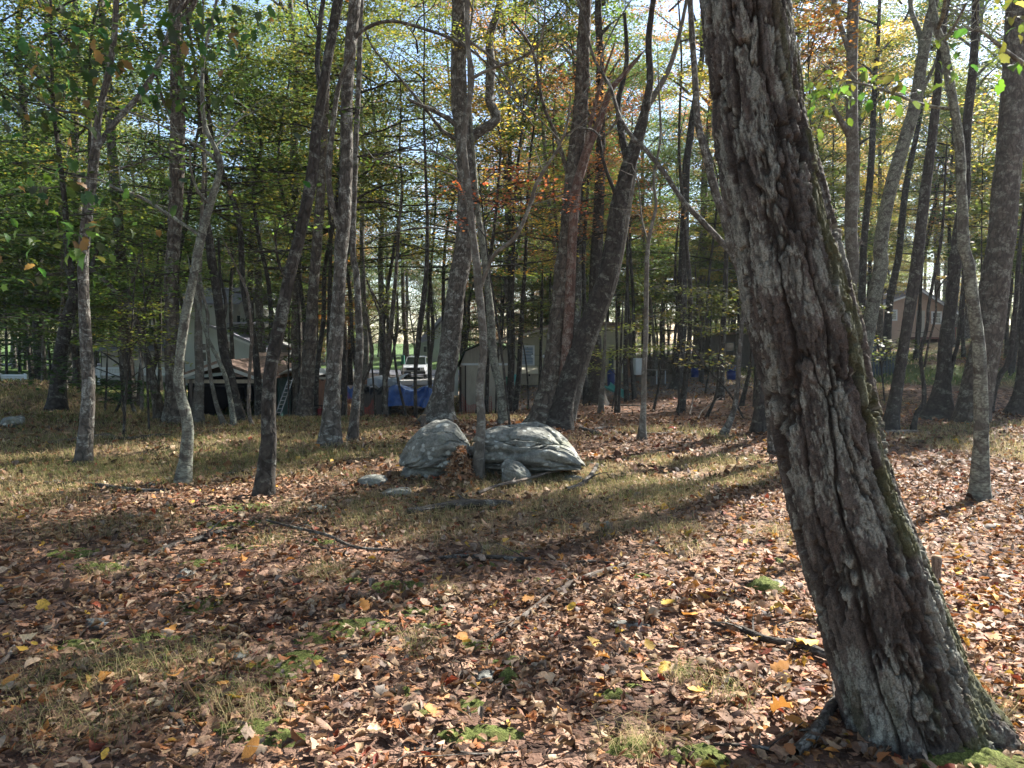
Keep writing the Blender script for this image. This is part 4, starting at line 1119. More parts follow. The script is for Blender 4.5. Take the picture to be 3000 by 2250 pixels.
thin('dim stem just right of the flaky-barked tree', [(1715, 1150, 14), (1712, 900, 13), (1710, 746, 12), (1723, 542, 10)], 23, top=13, crown=(3, 7, .8), col=GREEN)

# ---- near boughs with leaves that can be told apart
def big_leaf_mesh(seed):
    rng = np.random.default_rng(seed)
    t = np.array([0, .12, .25, .38, .5, .62, .75, .87, 1.0])
    w = np.array([0.0, .16, .30, .24, .40, .30, .36, .18, 0.0]) * rng.uniform(.9, 1.1, 9)
    z = 0.10 * np.sin(t * 3.1 + rng.uniform(-.6, .6)) - .25 * t * t * rng.uniform(.2, 1.2)
    V = []
    for s in (-1, 0, 1):
        for i in range(9): V.append([t[i] + (0.06 if s and i % 2 == 0 else 0), s * w[i] * .8, z[i] + abs(s) * w[i] * rng.uniform(.1, .35)])
    q = []
    for r in range(2):
        for i in range(8): q.append([r * 9 + i, r * 9 + i + 1, (r + 1) * 9 + i + 1, (r + 1) * 9 + i])
    c = np.ones((27, 3)) * rng.uniform(.7, 1.2)
    me = mesh_arrays('leaf', np.array(V), [np.array(q)], uv=np.array(V)[:, :2], col=c)
    me.materials.append(M['leaf'])
    return me
BL = [big_leaf_mesh(s) for s in range(8)]
def big_leaves(root, spots, size, tint, seed, warm=.08, alt=ORANGE):
    rng = random.Random(seed); base = np.array(root.location)
    for (px, py, Y, rx, rz, n) in spots:
        for _ in range(n):
            x = px + rng.gauss(0, rx); y = py + rng.gauss(0, rz)
            p = P(x, y, Y + rng.uniform(-.5, .5)) - base
            o = add('leaf', rng.choice(BL), None, root, color=(alt if rng.random() < warm else tuple(v * rng.uniform(.7, 1.4) for v in tint)))
            o.location = tuple(p); o.rotation_euler = (rng.gauss(0, .5), rng.uniform(.1, 1.2), rng.uniform(0, 6.28))
            s = size * rng.uniform(.7, 1.25); o.scale = (s, s, s)
big_leaves(t3, [(300, 120, 6.5, 120, 90, 90), (470, 250, 6.5, 130, 60, 50), (120, 330, 6.0, 90, 80, 50), (700, 60, 6.6, 110, 50, 36), (520, 60, 6.7, 120, 50, 40), (610, 270, 6.6, 70, 40, 12), (310, 560, 6.4, 120, 40, 22), (880, 430, 6.6, 20, 50, 5)], .105, DGREEN, 5)
big_leaves(t2, [(150, 560, 7.0, 120, 90, 34), (260, 700, 6.3, 70, 35, 22), (60, 760, 7.0, 70, 60, 18)], .115, GREEN, 6, .15)
big_leaves(t25, [(2560, 250, 6.5, 110, 35, 44), (2410, 250, 6.5, 50, 30, 16), (2400, 320, 6.5, 35, 35, 16), (2790, 200, 6.6, 60, 30, 8), (2975, 90, 6.0, 30, 70, 22), (2850, 140, 6.6, 50, 40, 8)], .10, (.08, .12, .03), 7, .05, YELLOW)

sprays(t2, [(60, 420, 9.5, .8, .6), (200, 300, 9.8, .8, .6), (330, 200, 9.8, .7, .6), (90, 180, 10, .9, .7), (420, 420, 9.6, .5, .5), (40, 620, 9.6, .7, .6), (180, 480, 9.4, .7, .6), (330, 620, 9.4, .6, .5),
            (120, 700, 9.8, .8, .6), (20, 820, 10, .8, .6), (230, 800, 10, .6, .5), (450, 120, 10, .7, .6), (60, 930, 10.4, .8, .6), (250, 90, 9.8, .6, .5)], 31, .075, 150, DGREEN, .08)
sprays(t4, [(640, 430, 9.5, .5, .5), (800, 520, 9.4, .6, .5), (740, 620, 9.6, .6, .5), (900, 640, 9.4, .4, .4), (660, 560, 9.8, .5, .4), (1080, 330, 9.5, .4, .4), (1150, 470, 9.6, .5, .4)], 32, .07, 110, GREEN, .15)
# flat leafy layers seen at mid height, each on a sapling of its own
def sapling(label, base_px, Y, h, items, tint, seed, leaf=.075, dens=170, warm=.08, bark='bark_dark'):
    b = on(base_px, Y)
    root = empty('sapling', b, label, 'sapling', 'leafy saplings under the tall trees')
    top = P(items[0][0], items[0][1], Y)
    pts = [[b[0], b[1], b[2] - .2, .022], [b[0] * .7 + top[0] * .3, b[1], b[2] + h * .3, .02], [b[0] * .3 + top[0] * .7, b[1], b[2] + h * .65, .015], [top[0], b[1], b[2] + h, .008]]
    c = resample(pts, .12)
    V, q, uv = tube_arr(c[:, :3] - b, c[:, 3], 8)
    add('trunk', mesh_arrays('trunk', V, [q], uv=uv), M[bark], root)
    W = MB()
    for it in items:
        e = P(it[0], it[1], it[2]); j = int(np.argmin(abs(c[:, 2] - (e[2] - .3))))
        bc = resample([[*c[j, :3], .011], [*((c[j, :3] + e) / 2 + np.array([0, 0, .1])), .008], [*e, .005]], .12)
        V, q, uv = tube_arr(bc[:, :3] - b, bc[:, 3], 5)
        add('branch', mesh_arrays('branch', V, [q], uv=uv), M[bark], root)
    sprays(root, items, seed, leaf, dens, tint, warm, bark)
sapling('sapling with bright green sunlit leaf layers left of the crooked tree', 350, 12, 2.6, [(400, 990, 12, .75, .6), (330, 1010, 11.7, .5, .5), (470, 960, 12.2, .5, .5), (360, 930, 12.4, .7, .6), (500, 1055, 12, .35, .4), (430, 900, 12.3, .6, .5)], YGREEN, 1, warm=.05)
sapling('sapling with bright green layers over the left mown lawn', 430, 13, 3.4, [(420, 850, 13, .8, .7), (330, 870, 12.8, .7, .6), (510, 800, 13.2, .7, .6), (380, 770, 13.3, .9, .7), (270, 930, 12.5, .6, .5)], GREEN, 2)
sapling('dark broad-leaved sapling beside the thin stems on the left lawn edge', 360, 13.6, 1.4, [(350, 1120, 13.6, .35, .4), (400, 1130, 13.5, .35, .4), (340, 1165, 13.7, .3, .4), (260, 1120, 13.6, .5, .4), (180, 1090, 13.6, .6, .5), (100, 1050, 14, .7, .6), (40, 1000, 14, .6, .6)], DGREEN, 3, leaf=.11, warm=.02)
sapling('sapling with pale yellow-green leaf tier in front of the tan house porch', 1790, 17.5, 2.2, [(1850, 1020, 17.5, .8, .6), (1780, 1035, 17.3, .6, .5), (1910, 1012, 17.6, .5, .5), (1730, 1025, 17.2, .5, .5), (1760, 1075, 17.4, .5, .5), (1830, 960, 17.8, .8, .6)], YGREEN, 4, leaf=.09)
sapling('sapling holding one long bough of orange-brown leaves', 2200, 15, 1.7, [(2010, 1058, 15, .45, .4), (2080, 1062, 15, .5, .4), (2150, 1070, 15, .4, .4), (2030, 1030, 15.2, .5, .4), (2000, 1005, 15.4, .45, .4), (2100, 1040, 15.3, .5, .4)], OLIVE, 5, leaf=.09, warm=.5, dens=90)
sapling('sapling of scarlet-orange leaf layers before the thick grey tree', 1500, 12.6, 4.6, [(1400, 560, 12.6, .55, .5), (1340, 545, 12.5, .35, .4), (1480, 590, 12.6, .6, .5), (1560, 530, 12.7, .6, .5), (1640, 575, 12.7, .5, .4), (1690, 600, 12.8, .3, .3), (1500, 500, 12.8, .5, .4), (1350, 640, 12.5, .3, .3)], RED, 6, leaf=.075, dens=150, warm=.1)
sapling('sapling with orange and lime leaves high to the right of the oak', 2440, 12, 6, [(2370, 60, 12, .6, .6), (2410, 110, 12, .6, .6), (2380, 160, 12, .45, .5), (2420, 20, 12.2, .7, .6), (2460, 200, 12, .3, .3)], ORANGE, 8, leaf=.085, warm=.3)
sapling('sapling of clear yellow leaves beside the broad speckled tree', 2880, 16, 5.5, [(2880, 420, 16, .7, .6), (2870, 480, 16, .6, .6), (2890, 300, 16, .7, .6), (2920, 360, 16.3, .6, .6), (2850, 560, 16, .8, .6), (2860, 640, 16, .8, .6)], YELLOW, 9, leaf=.08)
sapling('green and yellow sapling over the dark picket fence', 2600, 17, 2.9, [(2545, 900, 17, .5, .6), (2555, 1000, 16.8, .6, .5), (2640, 1000, 16.9, .3, .4), (2600, 1040, 16.8, .5, .5), (2660, 1010, 17, .5, .4)], OLIVE, 10, leaf=.085, warm=.2)
sapling('green-leaved sapling tier beside the tan shed roof', 1450, 18, 3.2, [(1470, 940, 18, .8, .6), (1540, 900, 18, .9, .6), (1400, 1000, 17.8, .7, .5), (1560, 970, 18, .6, .5), (1370, 930, 18, .6, .5), (1510, 1005, 18, .4, .4), (1620, 880, 18, .7, .5)], OLIVE, 11, warm=.15)
sapling('orange-flecked sapling by the pale ridged tree', 1100, 15.8, 4, [(1060, 900, 15.8, .7, .6), (1130, 860, 15.8, .8, .6), (1200, 900, 16, .8, .6), (1080, 960, 15.7, .5, .5), (1240, 970, 16, .6, .5), (1180, 960, 16, .5, .5)], OLIVE, 12, warm=.2)
sapling('leafy green sapling in front of the plank fence and ladder', 840, 16.5, 3.0, [(850, 1000, 16.5, .6, .5), (810, 930, 16.5, .8, .6), (870, 900, 16.6, .7, .6), (740, 960, 16.4, .6, .5), (830, 1050, 16.3, .4, .4), (760, 860, 16.6, .7, .5)], GREEN, 13)
sapling('olive sapling right of the slim pale pole tree', 1990, 16.5, 4.2, [(2000, 850, 16.5, 1.0, .7), (2070, 900, 16.6, .9, .7), (1960, 930, 16.5, .8, .6), (2120, 960, 16.6, .7, .6), (2130, 850, 16.7, .9, .7)], OLIVE, 14, warm=.15)

# ------------------------------------------------------------------ the wood beyond: individual trees sharing meshes
def copy_tree(proto, label, cat, group, x, y, rz, s, tint, name):
    t, c = proto
    r = empty(name, (x, y, float(H(x, y))), label, cat, group, rz)
    r.scale = (s, s, s)
    add('trunk', t, None, r)
    add('crown', c, None, r, color=tint)
    return r
rr = random.Random(12)
def px_of(x, y): return 1500 + F * x / y
placed = []
def ok(x, y, d):
    for a, b in placed:
        if (a - x) ** 2 + (b - y) ** 2 < d * d: return False
    return True
GAPS = [(1150, 1280, 60), (540, 770, 38), (1340, 1600, 33), (2600, 2770, 50), (1850, 2150, 30)]
def tint_for(px, rnd):
    """the wood turns from green on the left to yellow on the right"""
    u = rnd.random()
    if px < 700: return GREEN if u < .45 else DGREEN if u < .8 else OLIVE if u < .92 else YGREEN
    if px < 1300: return GREEN if u < .42 else OLIVE if u < .66 else ORANGE if u < .78 else BRONZE if u < .9 else DGREEN
    if px < 2000: return GREEN if u < .38 else OLIVE if u < .58 else YGREEN if u < .66 else ORANGE if u < .82 else BRONZE if u < .97 else YELLOW
    return YGREEN if u < .4 else YELLOW if u < .55 else GREEN if u < .88 else ORANGE
TL = {GREEN: 'green', DGREEN: 'dark green', OLIVE: 'olive', YGREEN: 'yellow-green', ORANGE: 'orange', BRONZE: 'bronze', YELLOW: 'yellow'}
n_can = 0
tries = 0
while n_can < 124 and tries < 9000:
    tries += 1
    band = rr.random()
    y = rr.uniform(18, 36) if band < .3 else rr.uniform(36, 62) if band < .68 else rr.uniform(62, 105)
    x = rr.uniform(-0.80, 0.80) * y
    px = px_of(x, y)
    if any(a < px < b and y < d for a, b, d in GAPS): continue
    if 61 < y < 70 and x < 25: continue
    if x > 4 and y < 29: continue
    if not ok(x, y, 2.6 if y < 36 else 3.4): continue
    placed.append((x, y)); n_can += 1
    tn = tint_for(px, rr)
    where = 'left' if px < 900 else 'centre' if px < 1950 else 'right'
    dist = 'just beyond the crest' if y < 36 else 'among the houses' if y < 62 else 'of the far wood'
    copy_tree(rr.choice(CAN), f'tall {TL[tn]} crowned tree {dist}, {where} of view', 'tree', f'tall {TL[tn]} trees {dist}, {where}', x, y, rr.uniform(0, 6.28), rr.uniform(.85, 1.25) * (1.0 if y < 60 else 1.15), tn, 'forest_tree')
n_b = 0; tries = 0
while n_b < 150 and tries < 9000:
    tries += 1
    y = rr.uniform(44, 62) if rr.random() < .3 else rr.uniform(70, 126)
    x = rr.uniform(-0.82, 0.82) * y
    px = px_of(x, y)
    if any(a - 3.4 / y * F < px < b + 3.4 / y * F and y < d for a, b, d in GAPS) or (1170 < px < 1300 and y < 80): continue
    if y < 62 and px > 2400: continue
    if not ok(x, y, 2.1): continue
    placed.append((x, y)); n_b += 1
    tn = tint_for(px, rr)
    where = 'left' if px < 900 else 'centre' if px < 1950 else 'right'
    dist = 'between the houses' if y < 62 else 'beyond the road'
    copy_tree(rr.choice(BUSHY), f'{TL[tn]} tree {dist}, leafy to the ground, {where} of view', 'tree', f'{TL[tn]} low-branched trees {dist}, {where}', x, y, rr.uniform(0, 6.28), rr.uniform(.8, 1.3), tn, 'forest_tree')
n_m = 0; tries = 0
while n_m < 44 and tries < 9000:
    tries += 1
    y = rr.uniform(16, 36)
    x = rr.uniform(-0.74, 0.74) * y
    if x > 3 and y < 25: continue
    if not ok(x, y, 1.5): continue
    placed.append((x, y)); n_m += 1
    px = px_of(x, y)
    tn = tint_for(px, rr)
    where = 'left' if px < 900 else 'centre' if px < 1950 else 'right'
    copy_tree(rr.choice(MID), f'mid-height {TL[tn]} tree with layered boughs, {where} of view', 'tree', f'mid-height {TL[tn]} trees with layered boughs, {where}', x, y, rr.uniform(0, 6.28), rr.uniform(.85, 1.2), tn, 'forest_tree')
n_s = 0; tries = 0
while n_s < 92 and tries < 9000:
    tries += 1
    y = rr.uniform(16.5, 30) if rr.random() < .4 else rr.uniform(30, 60)
    x = rr.uniform(-0.78, 0.78) * y
    px = px_of(x, y)
    if any(a - 2.4 / y * F < px < b + 2.4 / y * F and y < d for a, b, d in GAPS): continue
    if not ok(x, y, 1.5): continue
    placed.append((x, y)); n_s += 1
    tn = tint_for(px, rr)
    where = 'left' if px < 900 else 'centre' if px < 1950 else 'right'
    dist = 'just beyond the crest' if y < 30 else 'among the houses'
    copy_tree(rr.choice(SAP), f'low {TL[tn]} leaved understory tree {dist}, {where} of view', 'sapling', f'low {TL[tn]} saplings {dist}, {where}', x, y, rr.uniform(0, 6.28), rr.uniform(.85, 1.5) * (1.25 if y > 30 else 1), tn, 'sapling')
# woods to the sides of and behind the camera, whose crowns shade the clearing
side = [(19, 15, .9), (-10.5, 8, .9), (-14, 13, 1.0), (-9, 2, .9), (-14, 3, 1.0), (-19, 9, 1.1), (7, -4, 1.0), (-4, -7, 1.0), (2, -10, 1.0), (12, -8, 1.1), (-10, -6, 1.0), (-5, -14, 1.1), (24, 3, 1.1), (15, -3, 1)]
for i, (x, y, s) in enumerate(side):
    copy_tree(CAN[i % 8], 'tall tree outside the picture whose crown shades the clearing', 'tree', 'trees around the clearing outside the picture', x, y, i * 1.7, s, [GREEN, OLIVE, YGREEN, ORANGE][i % 4], 'forest_tree')

# ------------------------------------------------------------------ buildings and yard things
def X(px, Y): return float(P(px, 1100, Y)[0])
def Z(py, Y): return float(P(1500, py, Y)[2])
def part(name, mb, mat, root, kind=None, smooth=False, label=None):
    me = mb.build(name, smooth)
    me.transform(__import__('mathutils').Matrix.Translation(-root.location))
    return add(name, me, M[mat] if isinstance(mat, str) else mat, root, kind=kind, label=label)
def sub(name, mb, mat, parent, root, kind=None):
    o = part(name, mb, mat, root, kind)
    o.parent = parent
    return o
def planks(name, root, mat, x0, x1, y, z0f, z1f, w, gap=.012, t=.02, jit=0.0, parent=None, rnd=random.Random(3)):
    n = max(1, int(round((x1 - x0) / w))); ww = (x1 - x0) / n
    for i in range(n):
        a, b = x0 + i * ww + gap / 2, x0 + (i + 1) * ww - gap / 2
        m_ = MB(); zt0, zt1 = z1f(a), z1f(b)
        j = rnd.uniform(-jit, jit); zb = z0f((a + b) / 2)
        yy = y + rnd.uniform(0, .006)
        m_.prism([(a, zb), (b, zb), (b, zt1 + j), (a, zt0 + j)], yy, yy + t)
        o = part(name, m_, mat, root)
        if parent is not None: o.parent = parent

def gambrel_shed():
    Y = 26; D = 3.2
    xl, xr = X(1347, Y), X(1514, Y); zb = Z(1212, Y); ze = Z(1072, Y); zk = Z(1030, Y); zp = Z(1003, Y)
    xk0, xk1 = X(1364, Y), X(1499, Y); xm = X(1428, Y)
    r = empty('garden_shed', (xm, Y, zb), 'tan gambrel-roofed garden shed with closed double doors and mossy roof', 'shed')
    b = MB().box(xl, xr, Y + .03, Y + D, zb - .3, ze)
    b.prism([(xl, ze), (xr, ze), (xk1, zk), (xm, zp), (xk0, zk)], Y + .03, Y + D)
    part('wall', b, 'tan_wall', r)
    def top(x):
        if x < xk0: return ze + (zk - ze) * (x - xl) / (xk0 - xl)
        if x < xm: return zk + (zp - zk) * (x - xk0) / (xm - xk0)
        if x < xk1: return zp + (zk - zp) * (x - xm) / (xk1 - xm)
        return zk + (ze - zk) * (x - xk1) / (xr - xk1)
    planks('plank', r, 'tan_dark', xl + .03, xr - .03, Y, lambda x: Z(1062, Y), lambda x: top(x) - .02, .13)
    t = MB()
    for (a, az, c, cz) in ((xl - .12, ze - .08, xk0 - .02, zk + .03), (xk0 - .02, zk + .03, xm, zp + .05), (xm, zp + .05, xk1 + .02, zk + .03), (xk1 + .02, zk + .03, xr + .12, ze - .08)):
        t.prism([(a, az), (c, cz), (c, cz + .06), (a, az + .06)], Y - .18, Y + D + .15)
    part('roof', t, 'moss_roof', r)
    part('trim_board', MB().box(xl + .06, xr - .1, Y - .05, Y - .003, Z(1070, Y), Z(1064, Y)), 'white_trim', r)
    for (a, c) in ((1366, 1429), (1431, 1478)):
        d = part('door', MB().box(X(a, Y), X(c, Y), Y - .035, Y - .002, zb - .1, Z(1071, Y)), 'tan_wall', r)
        sub('door_edge', MB().box(X(a, Y) - .05, X(a, Y) - .005, Y - .05, Y, zb - .1, Z(1071, Y)), 'brown_trim', d, r)
    part('corner_board', MB().box(xl - .02, xl + .06, Y - .04, Y - .003, zb - .1, ze - .03), 'brown_trim', r)
    part('corner_board', MB().box(xr - .08, xr + .02, Y - .04, Y - .003, zb - .1, ze - .03), 'tan_dark', r)
    part('side_panel', MB().box(xl - .42, xl - .08, Y + .25, Y + .3, Z(1160, Y), Z(1074, Y)), 'white_siding', r)
gambrel_shed()

def tan_house():
    Y = 34; x0, x1 = X(1500, Y), X(1830, Y); zb = Z(1140, Y); z0 = Z(1000, Y); zp = Z(940, Y)
    r = empty('house', ((x0 + x1) / 2, Y, zb), 'olive-tan single-storey house behind the gambrel shed, leaf-strewn roof', 'house')
    xr_ = X(1660, Y)
    part('wall', MB().box(x0, x1, Y, Y + 7, zb - .4, z0).prism([(x0, z0), (x1, z0), (x1, Z(955, Y)), (xr_, zp - .12)], Y, Y + 7), 'olive_wall', r)
    for i in range(14):
        a = x0 + .1 + i * .37
        part('batten', MB().box(a, a + .03, Y - .018, Y - .001, zb, z0 - .02), 'olive_wall', r)
    part('roof', MB().prism([(x0 - 1.5, Z(1018, Y)), (xr_, zp - .05), (xr_, zp + .05), (x0 - 1.5, Z(1008, Y))], Y - .5, Y + 7.5).prism([(xr_, zp - .05), (x1 + .6, Z(960, Y)), (x1 + .6, Z(950, Y)), (xr_, zp + .05)], Y - .5, Y + 7.5), 'roof_brown', r)
    part('fascia_board', MB().prism([(x0 - 1.5, Z(1020, Y)), (xr_, zp - .16), (xr_, zp - .06), (x0 - 1.5, Z(1012, Y))], Y - .54, Y - .505), 'tan_wall', r)
    w = part('window', MB().box(X(1524, Y), X(1566, Y), Y - .03, Y - .002, Z(1071, Y), Z(1012, Y)), 'white_trim', r)
    sub('pane', MB().box(X(1527, Y), X(1561, Y), Y - .045, Y - .032, Z(1067, Y), Z(1016, Y)), 'blind', w, r)
    for k in range(6):
        zz = Z(1016 + k * 9, Y)
        sub('slat', MB().box(X(1527, Y), X(1561, Y), Y - .06, Y - .047, zz - .05, zz - .035), 'white_trim', w, r)
    # porch door and sunlit corner post right of the leaning pair
    d = part('door', MB().box(X(1783, Y), X(1797, Y), Y - .05, Y - .003, zb, Z(1030, Y)), 'blue_plank', r)
    sub('door_frame', MB().box(X(1797, Y), X(1806, Y), Y - .06, Y - .003, zb, Z(1040, Y)), 'tan_wall', d, r)
    for k in range(4):
        part('porch_step', MB().box(X(1685, Y), X(1740, Y), Y - 1.6 + k * .35, Y - 1.3 + k * .35, Z(1118, Y) + k * .17, Z(1118, Y) + k * .17 + .05), 'dark_plank', r)
tan_house()
Yb = 31
bh = empty('cellar_bulkhead', (X(1550, Yb), Yb, Z(1125, Yb)), 'low cream slope-topped bulkhead box below the tan house window', 'bulkhead')
part('box', MB().box(X(1525, Yb), X(1576, Yb), Yb, Yb + 1.2, Z(1127, Yb), Z(1095, Yb)), 'tan_dark', bh)
part('lid', MB().prism([(Yb - .06, Z(1096, Yb)), (Yb + 1.2, Z(1078, Yb)), (Yb + 1.2, Z(1075, Yb)), (Yb - .06, Z(1094, Yb))], X(1524, Yb), X(1577, Yb), 'x'), 'door_beige', bh)
part('latch', MB().box(X(1548, Yb), X(1553, Yb), Yb - .04, Yb - .002, Z(1102, Yb), Z(1096, Yb)), 'black', bh)
for px_, lb in ((1560, 'left pale hanging lamp bulb on the wire by the tan house window'), (1593, 'right pale hanging lamp bulb on the wire beside the dark stem')):
    Yl = 30; lamp = empty('string_lamp', P(px_, 1044, Yl), lb, 'lamp')
    c_ = P(px_, 1044, Yl)
    T_ = np.array([[0, 0, -.07], [0, 0, -.04], [0, 0, 0], [0, 0, .04], [0, 0, .07]])
    V, q, uv = tube_arr(T_, np.array([.005, .055, .07, .05, .02]), 10); me = mesh_arrays('bulb', V, [q], uv=uv); add('bulb', me, M['white_trim'], lamp)
    V, q, uv = tube_arr(np.array([[0, 0, .06], [0, 0, .11]]), np.array([.02, .02]), 8); add('socket', mesh_arrays('socket', V, [q], uv=uv), M['black'], lamp)
Yl = 30
pts = resample([[*P(1500, 1035, Yl), .006], [*P(1560, 1040, Yl), .006], [*P(1593, 1040, Yl), .006], [*P(1660, 1034, Yl), .006]], .2)
V, q, uv = tube_arr(pts[:, :3], pts[:, 3], 4)
add('hanging_wire', mesh_arrays('hanging_wire', V, [q], uv=uv), M['black'], None, 'thin dark wire strung between the trees holding lamp bulbs', 'wire')

def garage():
    Y = 24.5; D = 5
    x0, x1 = X(545, Y), X(770, Y); zb = Z(1262, Y); ze = Z(1112, Y); zp = Z(1062, Y); xm = X(652, Y)
    r = empty('open_garage', (xm, Y, zb), 'open-fronted lean-to garage with black interior and brown shingle roof', 'garage')
    part('back_wall', MB().box(x0, x1, Y + D, Y + D + .1, zb - .3, ze), 'black', r)
    part('side_wall', MB().box(x0, x0 + .08, Y + .1, Y + D, zb - .3, ze).box(x1 - .1, x1 - .02, Y + .1, Y + D, zb - .3, ze), 'black', r)
    part('floor_slab', MB().box(x0, x1, Y, Y + D, zb - .05, zb + .03), 'black', r)
    part('ceiling', MB().box(x0, x1, Y + .05, Y + D, ze - .25, ze - .2), 'black', r)
    part('side_panel', MB().box(X(757, Y), X(778, Y), Y - .02, Y + .05, zb - .3, ze - .02), 'green_panel', r)
    part('post', MB().box(X(750, Y), X(757, Y), Y - .06, Y + .04, zb - .3, ze), 'grey_siding', r)
    part('post', MB().box(X(556, Y), X(564, Y), Y - .06, Y + .04, zb - .3, ze), 'dark_plank', r)
    part('roof', MB().prism([(X(530, Y), Z(1104, Y)), (xm, zp), (xm, zp + .09), (X(530, Y), Z(1098, Y))], Y - .3, Y + D + .3)
         .prism([(xm, zp), (X(786, Y), ze), (X(786, Y), ze + .09), (xm, zp + .09)], Y - .3, Y + D + .3), 'roof_brown', r)
    part('ridge_roof', MB().prism([(Y - .28, ze + .11), (Y + 2.6, Z(1038, Y + 2.6)), (Y + 2.6, Z(1036, Y + 2.6) + .05), (Y - .28, ze + .14)], X(676, Y), X(780, Y), 'x'), 'roof_brown', r)
    part('gable_board', MB().prism([(xm, zp - .13), (X(786, Y), ze - .10), (X(786, Y), ze - .005), (xm, zp - .01)], Y - .34, Y - .31).prism([(X(530, Y), Z(1104, Y) - .1), (xm, zp - .13), (xm, zp - .01), (X(530, Y), Z(1104, Y) - .01)], Y - .34, Y - .31), 'grey_siding', r)
    part('header_beam', MB().box(x0, x1, Y - .03, Y + .03, ze - .12, ze - .0), 'tan_dark', r)
garage()

def grey_house():
    Y = 38; zb = Z(1190, Y)
    r = empty('house', (X(620, Y), Y, zb), 'grey-green two-storey house with shingle roofs behind the open garage', 'house')
    z1 = Z(1000, Y)
    x0, x1 = X(505, Y), X(668, Y)
    part('wall', MB().box(x0, X(784, Y), Y, Y + 8, zb - 1, Z(1050, Y)).box(x0, X(640, Y), Y, Y + 8, Z(1050, Y) - .01, Z(905, Y)), 'grey_siding', r)
    for i in range(22):
        a = x0 + .12 + i * .20
        part('batten', MB().box(a, a + .035, Y - .02, Y - .001, zb, Z(1052, Y) - .0), 'grey_siding', r)
    # gable with the sloping roof that falls to the right
    part('gable_wall', MB().prism([(X(640, Y), Z(1050, Y)), (X(784, Y), Z(1050, Y)), (X(784, Y), Z(1022, Y)), (X(670, Y), Z(972, Y)), (X(640, Y), Z(960, Y))], Y + .002, Y + 7.9), 'grey_siding', r)
    part('roof', MB().prism([(X(596, Y), Z(950, Y)), (X(670, Y), Z(974, Y)), (X(792, Y), Z(1026, Y)), (X(792, Y), Z(1020, Y)), (X(672, Y), Z(966, Y)), (X(596, Y), Z(943, Y))], Y - .5, Y + 4), 'roof_grey', r)
    part('fascia_board', MB().prism([(X(670, Y), Z(981, Y)), (X(792, Y), Z(1032, Y)), (X(792, Y), Z(1026, Y)), (X(670, Y), Z(974, Y))], Y - .54, Y - .51), 'white_trim', r)
    part('roof', MB().prism([(Y + .2, Z(950, Y)), (Y + 5, Z(941, Y + 5)), (Y + 5, Z(939, Y + 5)), (Y + .2, Z(946, Y))], X(664, Y), X(760, Y), 'x'), 'roof_grey', r)
    # upper storey, its sunlit white gable end turned right
    Y2 = Y + 2.5
    part('upper_roof', MB().prism([(Y2 - .4, Z(893, Y2)), (Y2 + 3, Z(846, Y2 + 3)), (Y2 + 6.5, Z(893, Y2 + 6)), (Y2 + 6.5, Z(889, Y2 + 6)), (Y2 + 3, Z(843, Y2 + 3)), (Y2 - .4, Z(889, Y2))], X(500, Y2), X(712, Y2), 'x'), 'roof_grey', r)
    part('upper_wall', MB().box(X(505, Y2), X(690, Y2), Y2, Y2 + 6, Z(965, Y2), Z(892, Y2)), 'grey_siding', r)
    xg = X(706, Y2)
    g_ = MB(); g_.raw(np.array([[xg - .6, Y2, Z(965, Y2)], [xg + .35, Y2 + 2, Z(965, Y2)], [xg + .35, Y2 + 2, Z(895, Y2)], [xg - .05, Y2 + 1, Z(868, Y2)], [xg - .6, Y2, Z(892, Y2)],
                                [xg - .6, Y2 + .3, Z(965, Y2)], [xg + .35, Y2 + 2.3, Z(965, Y2)], [xg + .35, Y2 + 2.3, Z(895, Y2)], [xg - .05, Y2 + 1.3, Z(868, Y2)], [xg - .6, Y2 + .3, Z(892, Y2)]]),
                      [(0, 1, 2, 4), (0, 5, 6, 1), (1, 6, 7, 2), (2, 7, 8, 3), (3, 8, 9, 4), (5, 9, 7, 6)], [(4, 2, 3), (9, 8, 7)])
    part('gable_end', g_, 'white_siding', r)
    for i in range(7):
        a = i / 7 + .06
        p0 = np.array([xg - .6, Y2]) * (1 - a) + np.array([xg + .35, Y2 + 2]) * a
        part('batten', MB().box(p0[0] - .02, p0[0] + .02, p0[1] - .035, p0[1] - .005, Z(962, Y2), Z(893, Y2)), 'white_siding', r)
    wg = part('window', MB().box(X(699, Y2 + .4), X(711, Y2 + .4), Y2 + .30, Y2 + .42, Z(946, Y2), Z(922, Y2)), 'white_trim', r)
    sub('pane', MB().box(X(701, Y2 + .4), X(709, Y2 + .4), Y2 + .27, Y2 + .298, Z(944, Y2), Z(924, Y2)), 'pane', wg, r)
    for (a, b, c, d) in ((670, 683, 998, 1024), (590, 608, 1030, 1060), (590, 608, 1005, 1028), (448, 462, 930, 958)):
        w = part('window', MB().box(X(a, Y), X(b, Y), Y - .04, Y - .002, Z(d, Y), Z(c, Y)), 'white_trim', r)
        sub('pane', MB().box(X(a + 2, Y), X(b - 2, Y), Y - .055, Y - .042, Z(d - 2, Y), Z(c + 2, Y)), 'pane', w, r)
    # long low wing behind the lawn
    part('wing_wall', MB().box(X(300, Y + 2), x0, Y + 2, Y + 8, zb - 1, Z(1030, Y + 2)), 'tan_wall', r)
    part('wing_roof', MB().prism([(Y + 1.6, Z(1028, Y + 2)), (Y + 5, Z(985, Y + 5)), (Y + 5, Z(982, Y + 5)), (Y + 1.6, Z(1024, Y + 2))], X(290, Y + 2), x0, 'x'), 'roof_grey', r)
grey_house()

